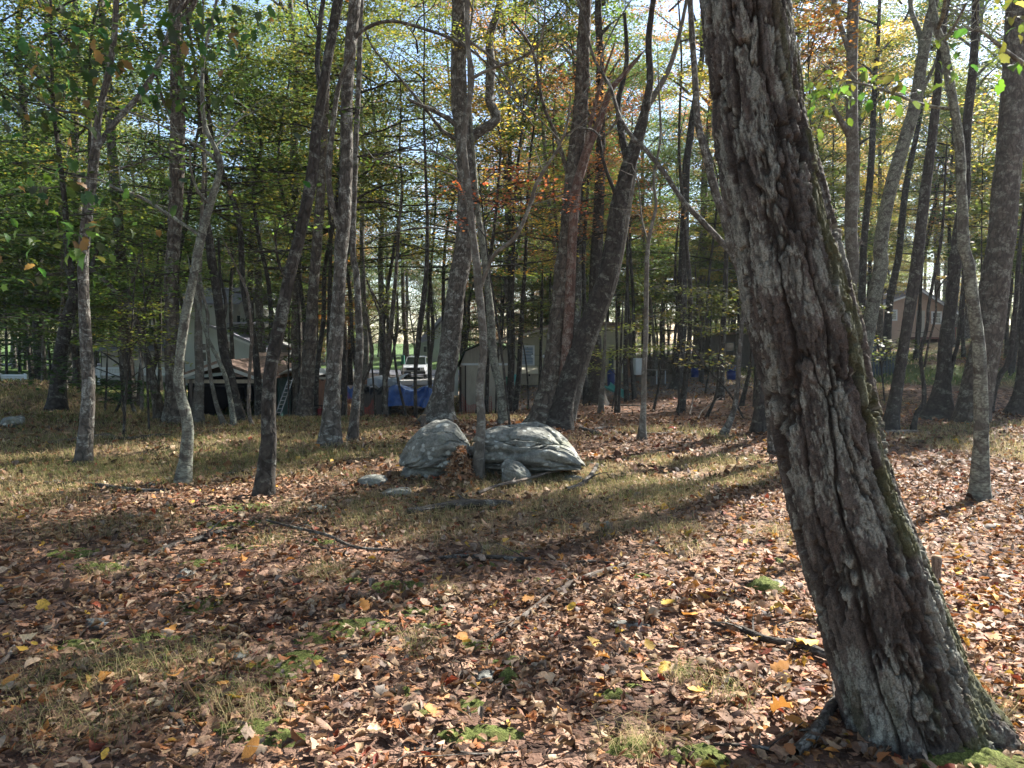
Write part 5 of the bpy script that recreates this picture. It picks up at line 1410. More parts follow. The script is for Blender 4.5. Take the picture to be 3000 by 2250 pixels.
def rail_fence(x0px, x1px, Y, zt, zb_, name, label, n, mat='white_trim'):
    xa, xb = X(x0px, Y), X(x1px, Y)
    r = empty(name, ((xa + xb) / 2, Y, float(H((xa + xb) / 2, Y))), label, 'fence')
    part('top_rail', MB().box(xa, xb, Y, Y + .06, Z(zt, Y) - .09, Z(zt, Y)), mat, r)
    part('bottom_rail', MB().box(xa, xb, Y, Y + .06, Z(zb_, Y), Z(zb_, Y) + .12), mat, r)
    k = int((xb - xa) / 2.2) + 1
    for i in range(k + 1):
        x = xa + (xb - xa) * i / k
        part('post', MB().box(x - .07, x + .07, Y - .03, Y + .09, float(H(x, Y)) - .1, Z(zt, Y) + .05), mat, r)
    bal = MB()
    for i in range(n):
        x = xa + (xb - xa) * (i + .5) / n
        bal.box(x - .02, x + .02, Y + .02, Y + .04, Z(zb_, Y) + .13, Z(zt, Y) - .1)
    part('baluster', bal, mat, r, kind='stuff')
rail_fence(185, 500, 36, 1076, 1100, 'deck_railing', 'long pale porch railing above the mown lawn on the left', 70)
rail_fence(-80, 75, 34, 1097, 1118, 'picket_fence', 'small white picket fence at the far left edge', 40)

def a_frame():
    Y = 82; r = empty('house', (X(1260, Y), Y, Z(1040, Y)), 'distant grey steep-roofed house seen beyond the parked car', 'house')
    zb = Z(1045, Y)
    part('wall', MB().box(X(1228, Y), X(1300, Y), Y, Y + 8, zb - 1, Z(985, Y)).prism([(X(1262, Y), Z(985, Y)), (X(1320, Y), Z(985, Y)), (X(1300, Y), Z(935, Y))], Y, Y + 8), 'grey_siding', r)
    part('roof', MB().prism([(X(1225, Y), Z(1000, Y)), (X(1298, Y), Z(925, Y)), (X(1306, Y), Z(925, Y)), (X(1240, Y), Z(1000, Y))], Y - .8, Y + 8).prism([(X(1225, Y), Z(1005, Y)), (X(1262, Y), Z(992, Y)), (X(1275, Y), Z(1008, Y)), (X(1274, Y), Z(1011, Y)), (X(1262, Y), Z(996, Y)), (X(1225, Y), Z(1009, Y))], Y - 2.2, Y - .82), 'roof_grey', r)
    w = part('window', MB().box(X(1240, Y), X(1264, Y), Y - .1, Y - .01, Z(1032, Y), Z(1012, Y)), 'white_trim', r)
    for k in range(2):
        sub('pane', MB().box(X(1242 + 11 * k, Y), X(1251 + 11 * k, Y), Y - .15, Y - .11, Z(1031, Y), Z(1015, Y)), 'pane', w, r)
a_frame()

def car():
    Y = 58; cx = X(1211, Y)
    g = float(H(cx, Y)) + .05
    r = empty('parked_car', (cx, Y, g), 'white four-wheel-drive car with dark grille parked facing the woods', 'car')
    S = MB()
    # body from cross sections along y, front towards the camera
    def sect(y, w, zl, zh, tw):
        return [(-w, zl), (w, zl), (w + .02, (zl + zh) / 2), (tw, zh), (-tw, zh), (-w - .02, (zl + zh) / 2)]
    secs = [(-.05, .88, .48, .92, .78), (.12, .95, .38, 1.02, .86), (.7, .97, .36, 1.08, .88), (1.15, .97, .36, 1.12, .88), (2.2, .98, .36, 1.15, .9), (4.5, .97, .38, 1.15, .88), (4.75, .93, .45, 1.1, .82)]
    V = []; q = []
    for y, w, zl, zh, tw in secs: V += [(a, y, b) for a, b in sect(y, w, zl, zh, tw)]
    for k in range(len(secs) - 1):
        for i in range(6): q.append((k * 6 + i, k * 6 + (i + 1) % 6, (k + 1) * 6 + (i + 1) % 6, (k + 1) * 6 + i))
    q += [(0, 5, 2, 1), (5, 4, 3, 2)]; n = (len(secs) - 1) * 6; q += [(n, n + 1, n + 2, n + 5), (n + 2, n + 3, n + 4, n + 5)]
    off = np.array([cx, Y, g])
    part('body', MB().raw(np.array(V) + off, q), 'car_white', r, smooth=False)
    cab = [(1.25, .86, 1.12), (1.85, .74, 1.72), (4.3, .74, 1.74), (4.65, .84, 1.12)]
    V = []; 
    for y, w, z in cab: V += [(-w, y, z), (w, y, z)]
    V += [(-.86, 1.9, 1.12), (.86, 1.9, 1.12)]
    part('cabin', MB().raw(np.array(V) + off, [(2, 3, 5, 4), (4, 5, 7, 6)], []).box(cx - .76, cx + .76, Y + 1.9, Y + 4.3, g + 1.1, g + 1.72), 'car_white', r)
    ws = part('windshield', MB().raw(np.array([(-.80, 1.28, 1.13), (.80, 1.28, 1.13), (.70, 1.83, 1.66), (-.70, 1.83, 1.66), (-.80, 1.32, 1.11), (.80, 1.32, 1.11), (.70, 1.87, 1.64), (-.70, 1.87, 1.64)]) + off, [(0, 1, 2, 3), (5, 4, 7, 6), (0, 3, 7, 4), (1, 5, 6, 2), (3, 2, 6, 7), (0, 4, 5, 1)]), 'pane', r)
    part('windscreen_pillar', MB().bar(off + (-.84, 1.26, 1.12), off + (-.73, 1.85, 1.7), .04).bar(off + (.84, 1.26, 1.12), off + (.73, 1.85, 1.7), .04), 'car_white', r)
    for s in (-1, 1):
        part('side_window', MB().box(*sorted((cx + s * .765, cx + s * .79)), Y + 1.95, Y + 4.2, g + 1.16, g + 1.6), 'pane', r)
        part('headlight', MB().box(*sorted((cx + s * .58, cx + s * .86)), Y - .1, Y - .04, g + .74, g + .9), 'chrome', r)
        part('mirror', MB().box(*sorted((cx + s * .98, cx + s * 1.2)), Y + 1.3, Y + 1.42, g + 1.1, g + 1.3), 'black', r)
        for yy in (.85, 3.8):
            w = part('wheel', MB().bar(off + (s * .74, yy, .36), off + (s * .96, yy, .36), .36, 20), 'rubber', r)
            rim = MB().bar(off + (s * .9, yy, .36), off + (s * .975, yy, .36), .2, 12); sub('rim', rim, 'chrome', w, r)
    part('grille', MB().box(cx - .54, cx + .54, Y - .09, Y - .05, g + .68, g + .9), 'black', r)
    part('bumper', MB().box(cx - .96, cx + .96, Y - .16, Y + .06, g + .42, g + .62), 'rubber', r)
    part('licence_plate', MB().box(cx - .16, cx + .16, Y - .19, Y - .165, g + .46, g + .58), 'white_trim', r)
    part('roof_rack', MB().bar(off + (-.6, 2.0, 1.8), off + (-.6, 4.1, 1.8), .02).bar(off + (.6, 2.0, 1.8), off + (.6, 4.1, 1.8), .02), 'black', r)
car()
Ym = 55; mb_ = empty('mailbox', (X(1180, Ym), Ym, float(H(X(1180, Ym), Ym))), 'dark green post-mounted box left of the parked car', 'mailbox')
part('box', MB().box(X(1176, Ym), X(1184, Ym), Ym, Ym + .4, Z(1066, Ym), Z(1041, Ym)), 'green_plastic', mb_)
part('post', MB().box(X(1179, Ym), X(1181, Ym), Ym + .1, Ym + .2, float(H(X(1180, Ym), Ym)) - .1, Z(1066, Ym)), 'dark_plank', mb_)

# tarpaulins, wood pile and junk in the middle distance
def drape(name, xa, xb, Y, z0, z1, mat, label, cat, seed, root=None, bulge=.18, foldz=.09, top_depth=1.0, hem=.06):
    nx, nz = 90, 46
    u = np.linspace(0, 1, nx); v = np.linspace(0, 1, nz)
    U, V_ = np.meshgrid(u, v, indexing='ij')
    x = xa + (xb - xa) * U
    n1 = fbm(x * 2.2, V_ * 2.2, 0.1, seed, 4); n2 = np.abs(vnoise(x * 5, V_ * 1.6, 0.1, seed + 3))
    front = V_ < .6
    zb_ = z0 + hem * vnoise(x * 2.4, 0 * x, 0.2, seed + 5)
    vf = np.clip(V_ / .6, 0, 1); vt = np.clip((V_ - .6) / .4, 0, 1)
    z = zb_ + (z1 - zb_) * vf + 0.10 * n1 * vf + .05 * vnoise(x * 1.2, vt * 1.5, 0, seed + 8) + .06 * np.sin(U * 9) * vf
    y = Y - bulge * (1 - vf) ** 2 + vt * top_depth + foldz * 2.2 * n2 * (1 - vt) + .09 * n1
    Vv = np.stack([x, y, z], -1).reshape(-1, 3)
    i, j = np.meshgrid(np.arange(nx - 1), np.arange(nz - 1), indexing='ij'); k = i * nz + j
    q = np.stack([k, k + nz, k + nz + 1, k + 1], -1).reshape(-1, 4)
    base = np.array([(xa + xb) / 2, Y, z0])
    if root is None:
        return add(name, mesh_arrays(name, Vv - base, [q]), M[mat], None, label, cat, loc=base)
    return add(name, mesh_arrays(name, Vv - np.array(root.location), [q]), M[mat], root)
Yt = 22.3
drape('blue_tarp', X(1136, Yt), X(1266, Yt), Yt, Z(1197, Yt), Z(1143, Yt), 'tarp_blue', 'crumpled bright blue tarpaulin draped over a wood pile in the middle distance', 'tarpaulin', 5)
drape('black_tarp', X(1064, Yt), X(1134, Yt), Yt + .05, Z(1163, Yt), Z(1140, Yt), 'tarp_black', 'dark tarpaulin folded over the bin left of the blue one', 'tarpaulin', 6, bulge=.05)
drape('blue_tarp', X(996, Yt), X(1034, Yt), Yt + .3, Z(1172, Yt), Z(1142, Yt), 'tarp_blue', 'small piece of blue tarpaulin peeking out beside the pale ridged tree', 'tarpaulin', 8, bulge=.05, top_depth=.5)
drape('grey_tarp', X(1075, Yt + 1.6), X(1170, Yt + 1.6), Yt + 1.6, Z(1138, Yt + 1.6), Z(1112, Yt + 1.6), 'tarp_grey', 'pale grey sheet heaped behind the black tarpaulin', 'tarpaulin', 9, top_depth=2.4, bulge=.02)
bin_ = empty('wood_bin', (X(1100, Yt), Yt + .2, Z(1230, Yt)), 'low brown plywood bin under the black tarpaulin', 'bin')
part('front_panel', MB().box(X(1062, Yt), X(1126, Yt), Yt + .15, Yt + .2, Z(1232, Yt), Z(1150, Yt)), 'dark_plank', bin_)
part('side_panel', MB().box(X(1126, Yt) + .003, X(1137, Yt), Yt + .12, Yt + 1.2, Z(1232, Yt), Z(1148, Yt)), 'blue_plank', bin_)
rl = random.Random(4)
k = 0
for row in range(4):
    for i in range(13):
        xx = X(1142, Yt) + i * .105 + (row % 2) * .05; zz = Z(1226, Yt) + row * .10
        if xx > X(1266, Yt): continue
        rad = rl.uniform(.042, .055)
        o = add('firewood_log', MB().bar((0, 0, 0), (0, .5, 0), rad, 9).build('firewood_log'), M['log_end'] if rl.random() < .6 else M['dark_plank'], None,
                'split firewood log stacked under the blue tarpaulin', 'log', 'firewood under the blue tarpaulin', loc=(xx, Yt + .12 + rl.uniform(0, .08), zz))
# junk resting on top
def box_thing(name, label, cat, x0, x1, Y, D, z0, z1, mat, lidmat=None):
    r = empty(name, ((x0 + x1) / 2, Y, z0), label, cat)
    part('box', MB().box(x0, x1, Y, Y + D, z0, z1 - .03), mat, r)
    part('lid', MB().box(x0 - .02, x1 + .02, Y - .02, Y + D + .02, z1 - .029, z1), lidmat or mat, r)
box_thing('crate', 'flat dark crate lying on the grey sheet', 'crate', X(1105, 24.2), X(1133, 24.2), 24.2, .4, Z(1121, 24.2), Z(1113, 24.2), 'dark_plank')
box_thing('crate', 'brown open pallet stack left on the grey sheet', 'crate', X(1068, 24.4), X(1096, 24.4), 24.4, .4, Z(1126, 24.4), Z(1114, 24.4), 'redwood')
bk = empty('bucket', (X(1155, 23), 23.0, Z(1142, 23)), 'dented pale metal bucket on the heap above the blue tarpaulin', 'bucket')
V, q, uv = tube_arr(np.array([[0, 0, 0], [.02, 0, .12], [.05, 0, .26]]), np.array([.09, .12, .14]), 14); add('pail', mesh_arrays('pail', V, [q], uv=uv), M['aluminium'], bk)
V, q, uv = tube_arr(resample([[-.09, 0, .26, .008], [.05, -.12, .16, .008], [.19, 0, .26, .008]], .03)[:, :3], np.full(len(resample([[-.09, 0, .26, .008], [.05, -.12, .16, .008], [.19, 0, .26, .008]], .03)), .008), 5); add('handle', mesh_arrays('handle', V, [q], uv=uv), M['black'], bk)
wb = empty('wheelbarrow_tray', (X(1185, 23), 23.2, Z(1140, 23)), 'curved grey metal tray leaning on the heap behind the blue tarpaulin', 'tray')
a_ = np.linspace(0, math.pi, 12)
Vt = np.concatenate([np.stack([.26 * np.cos(a_), 0 * a_ + yy, -.16 * np.sin(a_) + .17], 1) for yy in (0, .4)] + [np.stack([.24 * np.cos(a_), 0 * a_ + yy, -.14 * np.sin(a_) + .17], 1) for yy in (0, .4)])
qq = [(i, i + 1, 13 + i, 12 + i) for i in range(11)] + [(24 + i, 36 + i, 37 + i, 25 + i) for i in range(11)] + [(i, 24 + i, 25 + i, i + 1) for i in range(11)]
add('tray', mesh_arrays('tray', Vt, [np.array(qq)]), M['aluminium'], wb)
add('rim', MB().bar((-.26, 0, .17), (-.26, .4, .17), .012, 6).bar((.26, 0, .17), (.26, .4, .17), .012, 6).build('rim'), M['black'], wb)

def safety_net(x0px, x1px, Y, zt, label, seed):
    xa, xb = X(x0px, Y), X(x1px, Y); z1 = Z(zt, Y)
    zb_ = float(H((xa + xb) / 2, Y))
    r = empty('safety_fence', ((xa + xb) / 2, Y, zb_), label, 'fence')
    m_ = MB(); nx = int((xb - xa) / .055); nz = int((z1 - zb_) / .05)
    def pt(i, j):
        u, v = i / nx, j / nz
        x = xa + (xb - xa) * u
        sag = .18 * math.sin(u * 5 + seed) * v + .1 * math.sin(u * 13 + seed)
        return np.array([x, Y + .12 * math.sin(u * 8 + seed) + .05 * math.sin(j + 2 * u), zb_ + (z1 - zb_ + sag) * v])
    for i in range(nx + 1):
        for j in range(nz):
            a, b = pt(i, j), pt(i, j + 1); w = np.array([.0045, 0, 0]); m_.raw([a - w, a + w, b + w, b - w, ], [(0, 1, 2, 3)])
    for j in range(nz + 1):
        for i in range(nx):
            a, b = pt(i, j), pt(i + 1, j); w = np.array([0, 0, .0045]); m_.raw([a - w, b - w, b + w, a + w], [(0, 1, 2, 3)])
    part('mesh_strand', m_, 'orange_net', r, kind='stuff')
    for u in (0, .5, 1):
        x = xa + (xb - xa) * u
        part('stake', MB().bar((x, Y + .1, zb_ - .1), (x, Y + .1, z1), .015), 'dark_plank', r)
safety_net(1000, 1092, 21.2, 1168, 'sagging orange-red plastic safety netting left of the wood bin', 1)
safety_net(1352, 1440, 23.5, 1178, 'slumped orange-red safety netting in front of the tan shed doors', 2)

def plank_fence():
    Y = 21; xa, xb = X(908, Y), X(956, Y)
    r = empty('plank_fence', ((xa + xb) / 2, Y, float(H(xa, Y))), 'upright red-brown weathered plank fence panel left of the pale ridged tree', 'fence')
    planks('plank', r, 'redwood', xa, xb, Y, lambda x: float(H(x, Y)) - .1, lambda x: Z(1113, Y), .075, gap=.008, jit=.03)
    part('rail', MB().box(xa, xb, Y + .03, Y + .07, Z(1135, Y), Z(1129, Y)).box(xa, xb, Y + .03, Y + .07, Z(1195, Y), Z(1190, Y)), 'dark_plank', r)
    part('cap_board', MB().box(xa - .05, xb + .1, Y - .05, Y + .12, Z(1112, Y) + .01, Z(1105, Y)), 'tan_wall', r)
plank_fence()
Yh = 20.2
ht = empty('garden_cart', (X(936, Yh), Yh, float(H(X(936, Yh), Yh))), 'rusty red hand cart in front of the red-brown planks', 'cart')
zb_ = float(H(X(936, Yh), Yh))
part('tray', MB().box(X(932, Yh), X(950, Yh), Yh - .1, Yh + .2, Z(1218, Yh), Z(1196, Yh)), 'red_paint', ht)
part('frame', MB().bar((X(944, Yh), Yh - .12, zb_), (X(945, Yh), Yh - .12, Z(1187, Yh)), .012).bar((X(924, Yh), Yh - .12, Z(1186, Yh)), (X(952, Yh), Yh - .12, Z(1188, Yh)), .012), 'black', ht)
part('wheel', MB().bar((X(934, Yh), Yh - .16, zb_ + .09), (X(934, Yh), Yh - .12, zb_ + .09), .09, 14), 'rubber', ht)

Yla = 22.5
la, lb = np.array([X(818, Yla), Yla - .2, Z(1213, Yla)]), np.array([X(837, Yla), Yla + .5, Z(1112, Yla)])
ld = empty('ladder', la, 'aluminium ladder leaning against the dark shed near the garage', 'ladder')
sd = np.array([.055, .06, 0])
part('side_rail', MB().bar(la - sd, lb - sd, .016, 6), 'aluminium', ld)
part('side_rail', MB().bar(la + sd, lb + sd, .016, 6), 'aluminium', ld)
for i in range(9):
    f = (i + .5) / 9; c_ = la * (1 - f) + lb * f
    part('rung', MB().bar(c_ - sd, c_ + sd, .014, 6), 'aluminium', ld)
def dark_shed():
    Y = 26; r = empty('tool_shed', (X(860, Y), Y, Z(1240, Y)), 'small black shed with a pale slanted roof edge behind the ladder', 'shed')
    zb = Z(1245, Y); xa, xb = X(822, Y), X(902, Y)
    part('wall', MB().box(xa, xb, Y + 1.2, Y + 3, zb - .2, Z(1108, Y)), 'black', r)
    part('side_panel', MB().box(xa - .12, xa - .03, Y, Y + 3, zb - .2, Z(1108, Y)), 'green_panel', r)
    part('roof', MB().prism([(X(815, Y), Z(1102, Y)), (X(850, Y), Z(1084, Y)), (X(910, Y), Z(1104, Y)), (X(910, Y), Z(1100, Y)), (X(850, Y), Z(1080, Y)), (X(815, Y), Z(1098, Y))], Y - .2, Y + 3.1), 'white_trim', r)
dark_shed()

# yard things on the right of centre
Yg = 27.5
gb = empty('wheelie_bin', (X(1492, Yg), Yg, Z(1150, Yg)), 'green plastic bin beside the tan shed door', 'bin')
part('body', MB().prism([(X(1483, Yg), Z(1152, Yg)), (X(1495, Yg), Z(1152, Yg)), (X(1497, Yg), Z(1100, Yg)), (X(1481, Yg), Z(1100, Yg))], Yg - 1.7, Yg - 1.2), 'green_plastic', gb)
part('lid', MB().box(X(1480, Yg), X(1498, Yg), Yg - 1.74, Yg - 1.15, Z(1100, Yg) + .003, Z(1097, Yg)), 'green_plastic', gb)
gt = add('garden_pipe', MB().bar((0, 0, 0), (.03, .1, .62), .06, 12).build('garden_pipe', True), M['teal_plastic'], None, 'leaning turquoise plastic pipe beside the green bin', 'pipe', loc=(X(1505, 25.5), 25.5, Z(1150, 25.5)))
def slide():
    Y = 22.5
    p = [P(1775, 1122, Y + .8), P(1790, 1134, Y + .5), P(1805, 1140, Y + .2), P(1818, 1149, Y - .1), P(1832, 1156, Y - .3)]
    r = empty('play_slide', p[-1], 'curved turquoise play slide tube lying beside the thick dark trunk', 'slide')
    base = p[-1]
    pc = resample([[*(v - base), .09] for v in p], .08)
    T_, N0, B0 = frames(pc[:, :3])
    th = np.linspace(math.pi, 2 * math.pi, 9)
    sdv = np.cross(T_, [0, 0, 1]); sdv /= np.linalg.norm(sdv, axis=1)[:, None]
    Vv = (pc[:, None, :3] + .16 * np.cos(th)[None, :, None] * sdv[:, None] + .12 * np.sin(th)[None, :, None] * np.array([0, 0, 1.])[None, None])
    n, m = Vv.shape[:2]; i, j = np.meshgrid(np.arange(n - 1), np.arange(m - 1), indexing='ij'); k = i * m + j
    add('chute', mesh_arrays('chute', Vv.reshape(-1, 3), [np.stack([k, k + 1, k + m + 1, k + m], -1).reshape(-1, 4)]), M['teal_plastic'], r)
    for sg in (-1, 1):
        V, q, uv = tube_arr(pc[:, :3] + sg * .165 * sdv, np.full(n, .022), 8); add('edge_rail', mesh_arrays('edge_rail', V, [q], uv=uv), M['teal_plastic'], r)
slide()
def barrel(px, Y, zt, zb_, w, label, mat='blue_plastic'):
    x = X(px, Y); z0, z1 = Z(zb_, Y), Z(zt, Y); R_ = w / 2 / F * Y
    r = empty('plastic_barrel', (x, Y, z0), label, 'barrel')
    h = z1 - z0
    V, q, uv = tube_arr(np.array([[0, 0, 0], [0, 0, .02], [0, 0, h * .3], [0, 0, h * .33], [0, 0, h * .36], [0, 0, h * .65], [0, 0, h * .68], [0, 0, h * .71], [0, 0, h], [0, 0, h + .005]]), np.array([.9, .96, 1, 1.05, 1, 1, 1.05, 1, .95, .02]) * R_, 18)
    add('body', mesh_arrays('body', V, [q], uv=uv), M[mat], r)
    V, q, uv = tube_arr(np.array([[0, 0, h - .01], [0, 0, h + .03], [0, 0, h + .032]]), np.array([R_ * .98, R_ * .98, .01]), 18)
    add('lid', mesh_arrays('lid', V, [q], uv=uv), M[mat], r)
barrel(1790, 26.5, 1083, 1130, 22, 'dark blue plastic barrel behind the thick dark trunk')
barrel(2143, 27, 1072, 1112, 27, 'dark blue plastic barrel at the far end of the yard')
barrel(2035, 30, 1080, 1105, 22, 'dark blue tub behind the orange-leaved bough')
def cabinet(px0, px1, Y, zt, zb_, label):
    r = empty('white_cabinet', (X((px0 + px1) / 2, Y), Y, Z(zb_, Y)), label, 'cabinet')
    part('body', MB().box(X(px0, Y), X(px1, Y), Y, Y + .6, Z(zb_, Y), Z(zt, Y)), 'white_trim', r)
    part('door', MB().box(X(px0, Y) + .03, X(px1, Y) - .03, Y - .025, Y - .002, Z(zb_, Y) + .05, Z(zt + 12, Y)), 'white_trim', r)
    part('vent', MB().box(X(px1 - 12, Y), X(px1 - 4, Y), Y - .02, Y - .003, Z(zt + 7, Y), Z(zt + 4, Y)), 'black', r)
cabinet(1862, 1892, 29, 1050, 1098, 'white metal cabinet just left of the slim pale pole tree')
cabinet(1829, 1838, 29.5, 1050, 1095, 'narrow white appliance between the two leaning stems')
def table():
    Y = 27; r = empty('folding_table', (X(1925, Y), Y, Z(1126, Y)), 'bare wooden folding table in the dark yard right of the pole tree', 'table')
    part('tabletop', MB().box(X(1893, Y), X(1956, Y), Y, Y + .8, Z(1086, Y), Z(1083, Y)), 'dead_wood', r)
    for px in (1925, 1950):
        part('leg', MB().bar((X(px, Y), Y + .05, Z(1126, Y)), (X(px, Y), Y + .05, Z(1086, Y)), .02, 6), 'aluminium', r)
    for px in (1898, 1945):
        part('leg', MB().bar((X(px, Y), Y + .7, Z(1124, Y)), (X(px, Y), Y + .7, Z(1086, Y)), .02, 6), 'aluminium', r)
table()
for (px0, px1, lb) in ((1910, 1922, 'dark brown crate beneath the left end of the folding table'), (1933, 1952, 'black box beneath the right end of the folding table')):
    box_thing('storage_box', lb, 'box', X(px0, 27.3), X(px1, 27.3), 27.3, .3, Z(1128, 27.3), Z(1109, 27.3), 'dark_plank')
def stockade():
    Y = 40; xa, xb = X(1894, Y), X(2185, Y)
    r = empty('stockade_fence', ((xa + xb) / 2, Y, Z(1090, Y)), 'grey-brown stockade fence behind the folding table', 'fence')
    m_ = MB(); rf = random.Random(5)
    n = int((xb - xa) / .10)
    for i in range(n):
        a = xa + i * .10; m_.prism([(a, Z(1100, Y)), (a + .085, Z(1100, Y)), (a + .085, Z(1048, Y) + rf.uniform(-.03, .03)), (a + .04, Z(1046, Y) + .04), (a, Z(1048, Y))], Y + rf.uniform(0, .02), Y + .03)
    part('picket', m_, 'dead_wood', r, kind='stuff')
    part('rail', MB().box(xa, xb, Y + .05, Y + .1, Z(1058, Y), Z(1054, Y)), 'dark_plank', r)
stockade()
def dark_roof_shed():
    Y = 36; r = empty('tool_shed', (X(2150, Y), Y, Z(1085, Y)), 'dim brown shed under leaves directly left of the huge oak', 'shed')
    part('wall', MB().box(X(2085, Y), X(2240, Y), Y, Y + 3, Z(1095, Y), Z(980, Y)), 'dark_plank', r)
    part('roof', MB().box(X(2070, Y), X(2250, Y), Y - .4, Y + 3.2, Z(979, Y) + .01, Z(974, Y)), 'roof_brown', r)
    w = part('window', MB().box(X(2120, Y), X(2150, Y), Y - .03, Y - .002, Z(1030, Y), Z(1002, Y)), 'blue_plank', r)
    sub('pane', MB().box(X(2123, Y), X(2147, Y), Y - .045, Y - .032, Z(1028, Y), Z(1004, Y)), 'pane', w, r)
dark_roof_shed()
def edging(px0, px1, Y, py, label, w=.07):
    a, b = P(px0, py, Y), P(px1, py, Y)
    g0, g1 = float(H(a[0], Y)), float(H(b[0], Y))
    c = resample([[a[0], Y, g0 + w * .6, w], [(a[0] + b[0]) / 2, Y + .1, (g0 + g1) / 2 + w * .6, w * 1.05], [b[0], Y, g1 + w * .6, w]], .15)
    base = c[0, :3]
    V, q, uv = tube_arr(c[:, :3] - base, c[:, 3], 9, bark_disp(5, .01, 10, 3))
    add('timber_log', mesh_arrays('timber_log', V, [q], uv=uv), M['dead_wood'], None, label, 'log', loc=base)
edging(1672, 1724, 24, 1157, 'long edging log on the ground left of the thick dark trunk')
edging(1680, 1728, 27, 1115, 'pale edging log farther back by the porch steps', .05)

def cabin():
    Y = 50; zb = Z(990, Y)
    xl, xr = X(2602, Y), X(2770, Y); xm = X(2684, Y); ze = Z(905, Y); zp = Z(852, Y)
    xl2 = X(2560, Y)
    r = empty('cabin', (xm, Y, zb), 'peach clapboard cabin with white-trimmed window and red-brown deck', 'cabin')
    part('wall', MB().prism([(xl2, zb - 1.2), (xr, zb - 1.2), (xr, ze), (xm, zp), (xl2, Z(893, Y))], Y, Y + 6), 'cabin_wall', r)
    sd_ = MB(); z = zb - .6
    while z < zp - .1:
        a = xl2 if z < Z(893, Y) else xl2 + (xm - xl2) * (z - Z(893, Y)) / (zp - Z(893, Y)); b = xr if z < ze else xr + (xm - xr) * (z - ze) / (zp - ze)
        if b - a > .2: sd_.prism([(Y - .003, z), (Y - .04, z), (Y - .012, z + .15), (Y - .003, z + .15)], a + .02, b - .02, 'x')
        z += .16
    part('clapboard', sd_, 'cabin_wall', r, kind='stuff')
    part('roof', MB().prism([(xl2 - .5, Z(902, Y)), (xm, zp + .02), (xr + .5, Z(918, Y)), (xr + .5, Z(918, Y) + .12), (xm, zp + .16), (xl2 - .5, Z(902, Y) + .12)], Y - .4, Y + 6.3), 'roof_grey', r)
    part('fascia_board', MB().prism([(xl2 - .5, Z(902, Y) - .12), (xm, zp - .10), (xr + .5, Z(918, Y) - .12), (xr + .5, Z(918, Y) - .003), (xm, zp + .017), (xl2 - .5, Z(902, Y) - .003)], Y - .45, Y - .41), 'white_trim', r)
    for (a, b, c, d) in ((2721, 2752, 912, 950), (2600, 2622, 907, 940)):
        w = part('window', MB().box(X(a, Y), X(b, Y), Y - .09, Y - .045, Z(d, Y), Z(c, Y)), 'white_trim', r)
        for k in range(2):
            zz0 = Z(d - 4, Y) + k * (Z(c + 4, Y) - Z(d - 4, Y)) / 2
            sub('pane', MB().box(X(a + 5, Y), X(b - 5, Y), Y - .11, Y - .092, zz0 + .02, zz0 + (Z(c + 4, Y) - Z(d - 4, Y)) / 2 - .02), 'pane', w, r)
    d = part('door', MB().box(X(2678, Y), X(2702, Y), Y - .08, Y - .045, zb, Z(910, Y)), 'door_beige', r)
    sub('handle', MB().box(X(2681, Y), X(2683, Y), Y - .12, Y - .082, Z(955, Y), Z(951, Y)), 'black', d, r)
    dk = part('deck', MB().box(X(2648, Y), X(2745, Y), Y - 2, Y - .1, Z(993, Y - 1), Z(988, Y - 1)), 'deck_red', r)
    for px in (2652, 2700, 2738):
        sub('post', MB().box(X(px, Y) - .07, X(px, Y) + .07, Y - 2.0, Y - 1.86, Z(1030, Y), Z(994, Y)), 'deck_red', dk, r)
    sub('rail', MB().box(X(2728, Y), X(2745, Y), Y - 2.05, Y - 1.95, Z(965, Y), Z(960, Y)).box(X(2740, Y), X(2744, Y), Y - 2.04, Y - 1.96, Z(988, Y), Z(960, Y)).box(X(2728, Y), X(2732, Y), Y - 2.04, Y - 1.96, Z(988, Y), Z(960, Y)), 'deck_red', dk, r)
    for k in range(4):
        sub('step', MB().box(X(2740, Y) + k * .25, X(2740, Y) + k * .25 + .3, Y - 1.8, Y - .9, Z(996, Y) - k * .18, Z(996, Y) - k * .18 + .05), 'deck_red', dk, r)
cabin()
def pickets():
    Y = 23.5; xa, xb = X(2528, Y), X(2632, Y)
    r = empty('picket_fence', ((xa + xb) / 2, Y, float(H((xa + xb) / 2, Y))), 'dark weathered picket fence right of the huge oak, below the cabin', 'fence')
    n = 11
    for i in range(n):
        a = xa + (xb - xa) * i / n
        zt = Z(1030 + 4 * math.sin(i * 2.1), Y); zb = float(H(a, Y)) - .05
        part('picket', MB().prism([(a, zb), (a + .07, zb), (a + .07, zt - .04), (a + .035, zt), (a, zt - .04)], Y, Y + .025), 'blue_plank', r)
    part('rail', MB().box(xa, xb, Y + .03, Y + .07, Z(1080, Y), Z(1075, Y)).box(xa, xb + .05, Y + .03, Y + .09, Z(1045, Y), Z(1038, Y)), 'dark_plank', r)
    part('panel', MB().box(X(2585, Y), X(2620, Y), Y + 1.2, Y + 1.25, Z(1060, Y), Z(985, Y)), 'blue_plank', r)
pickets()

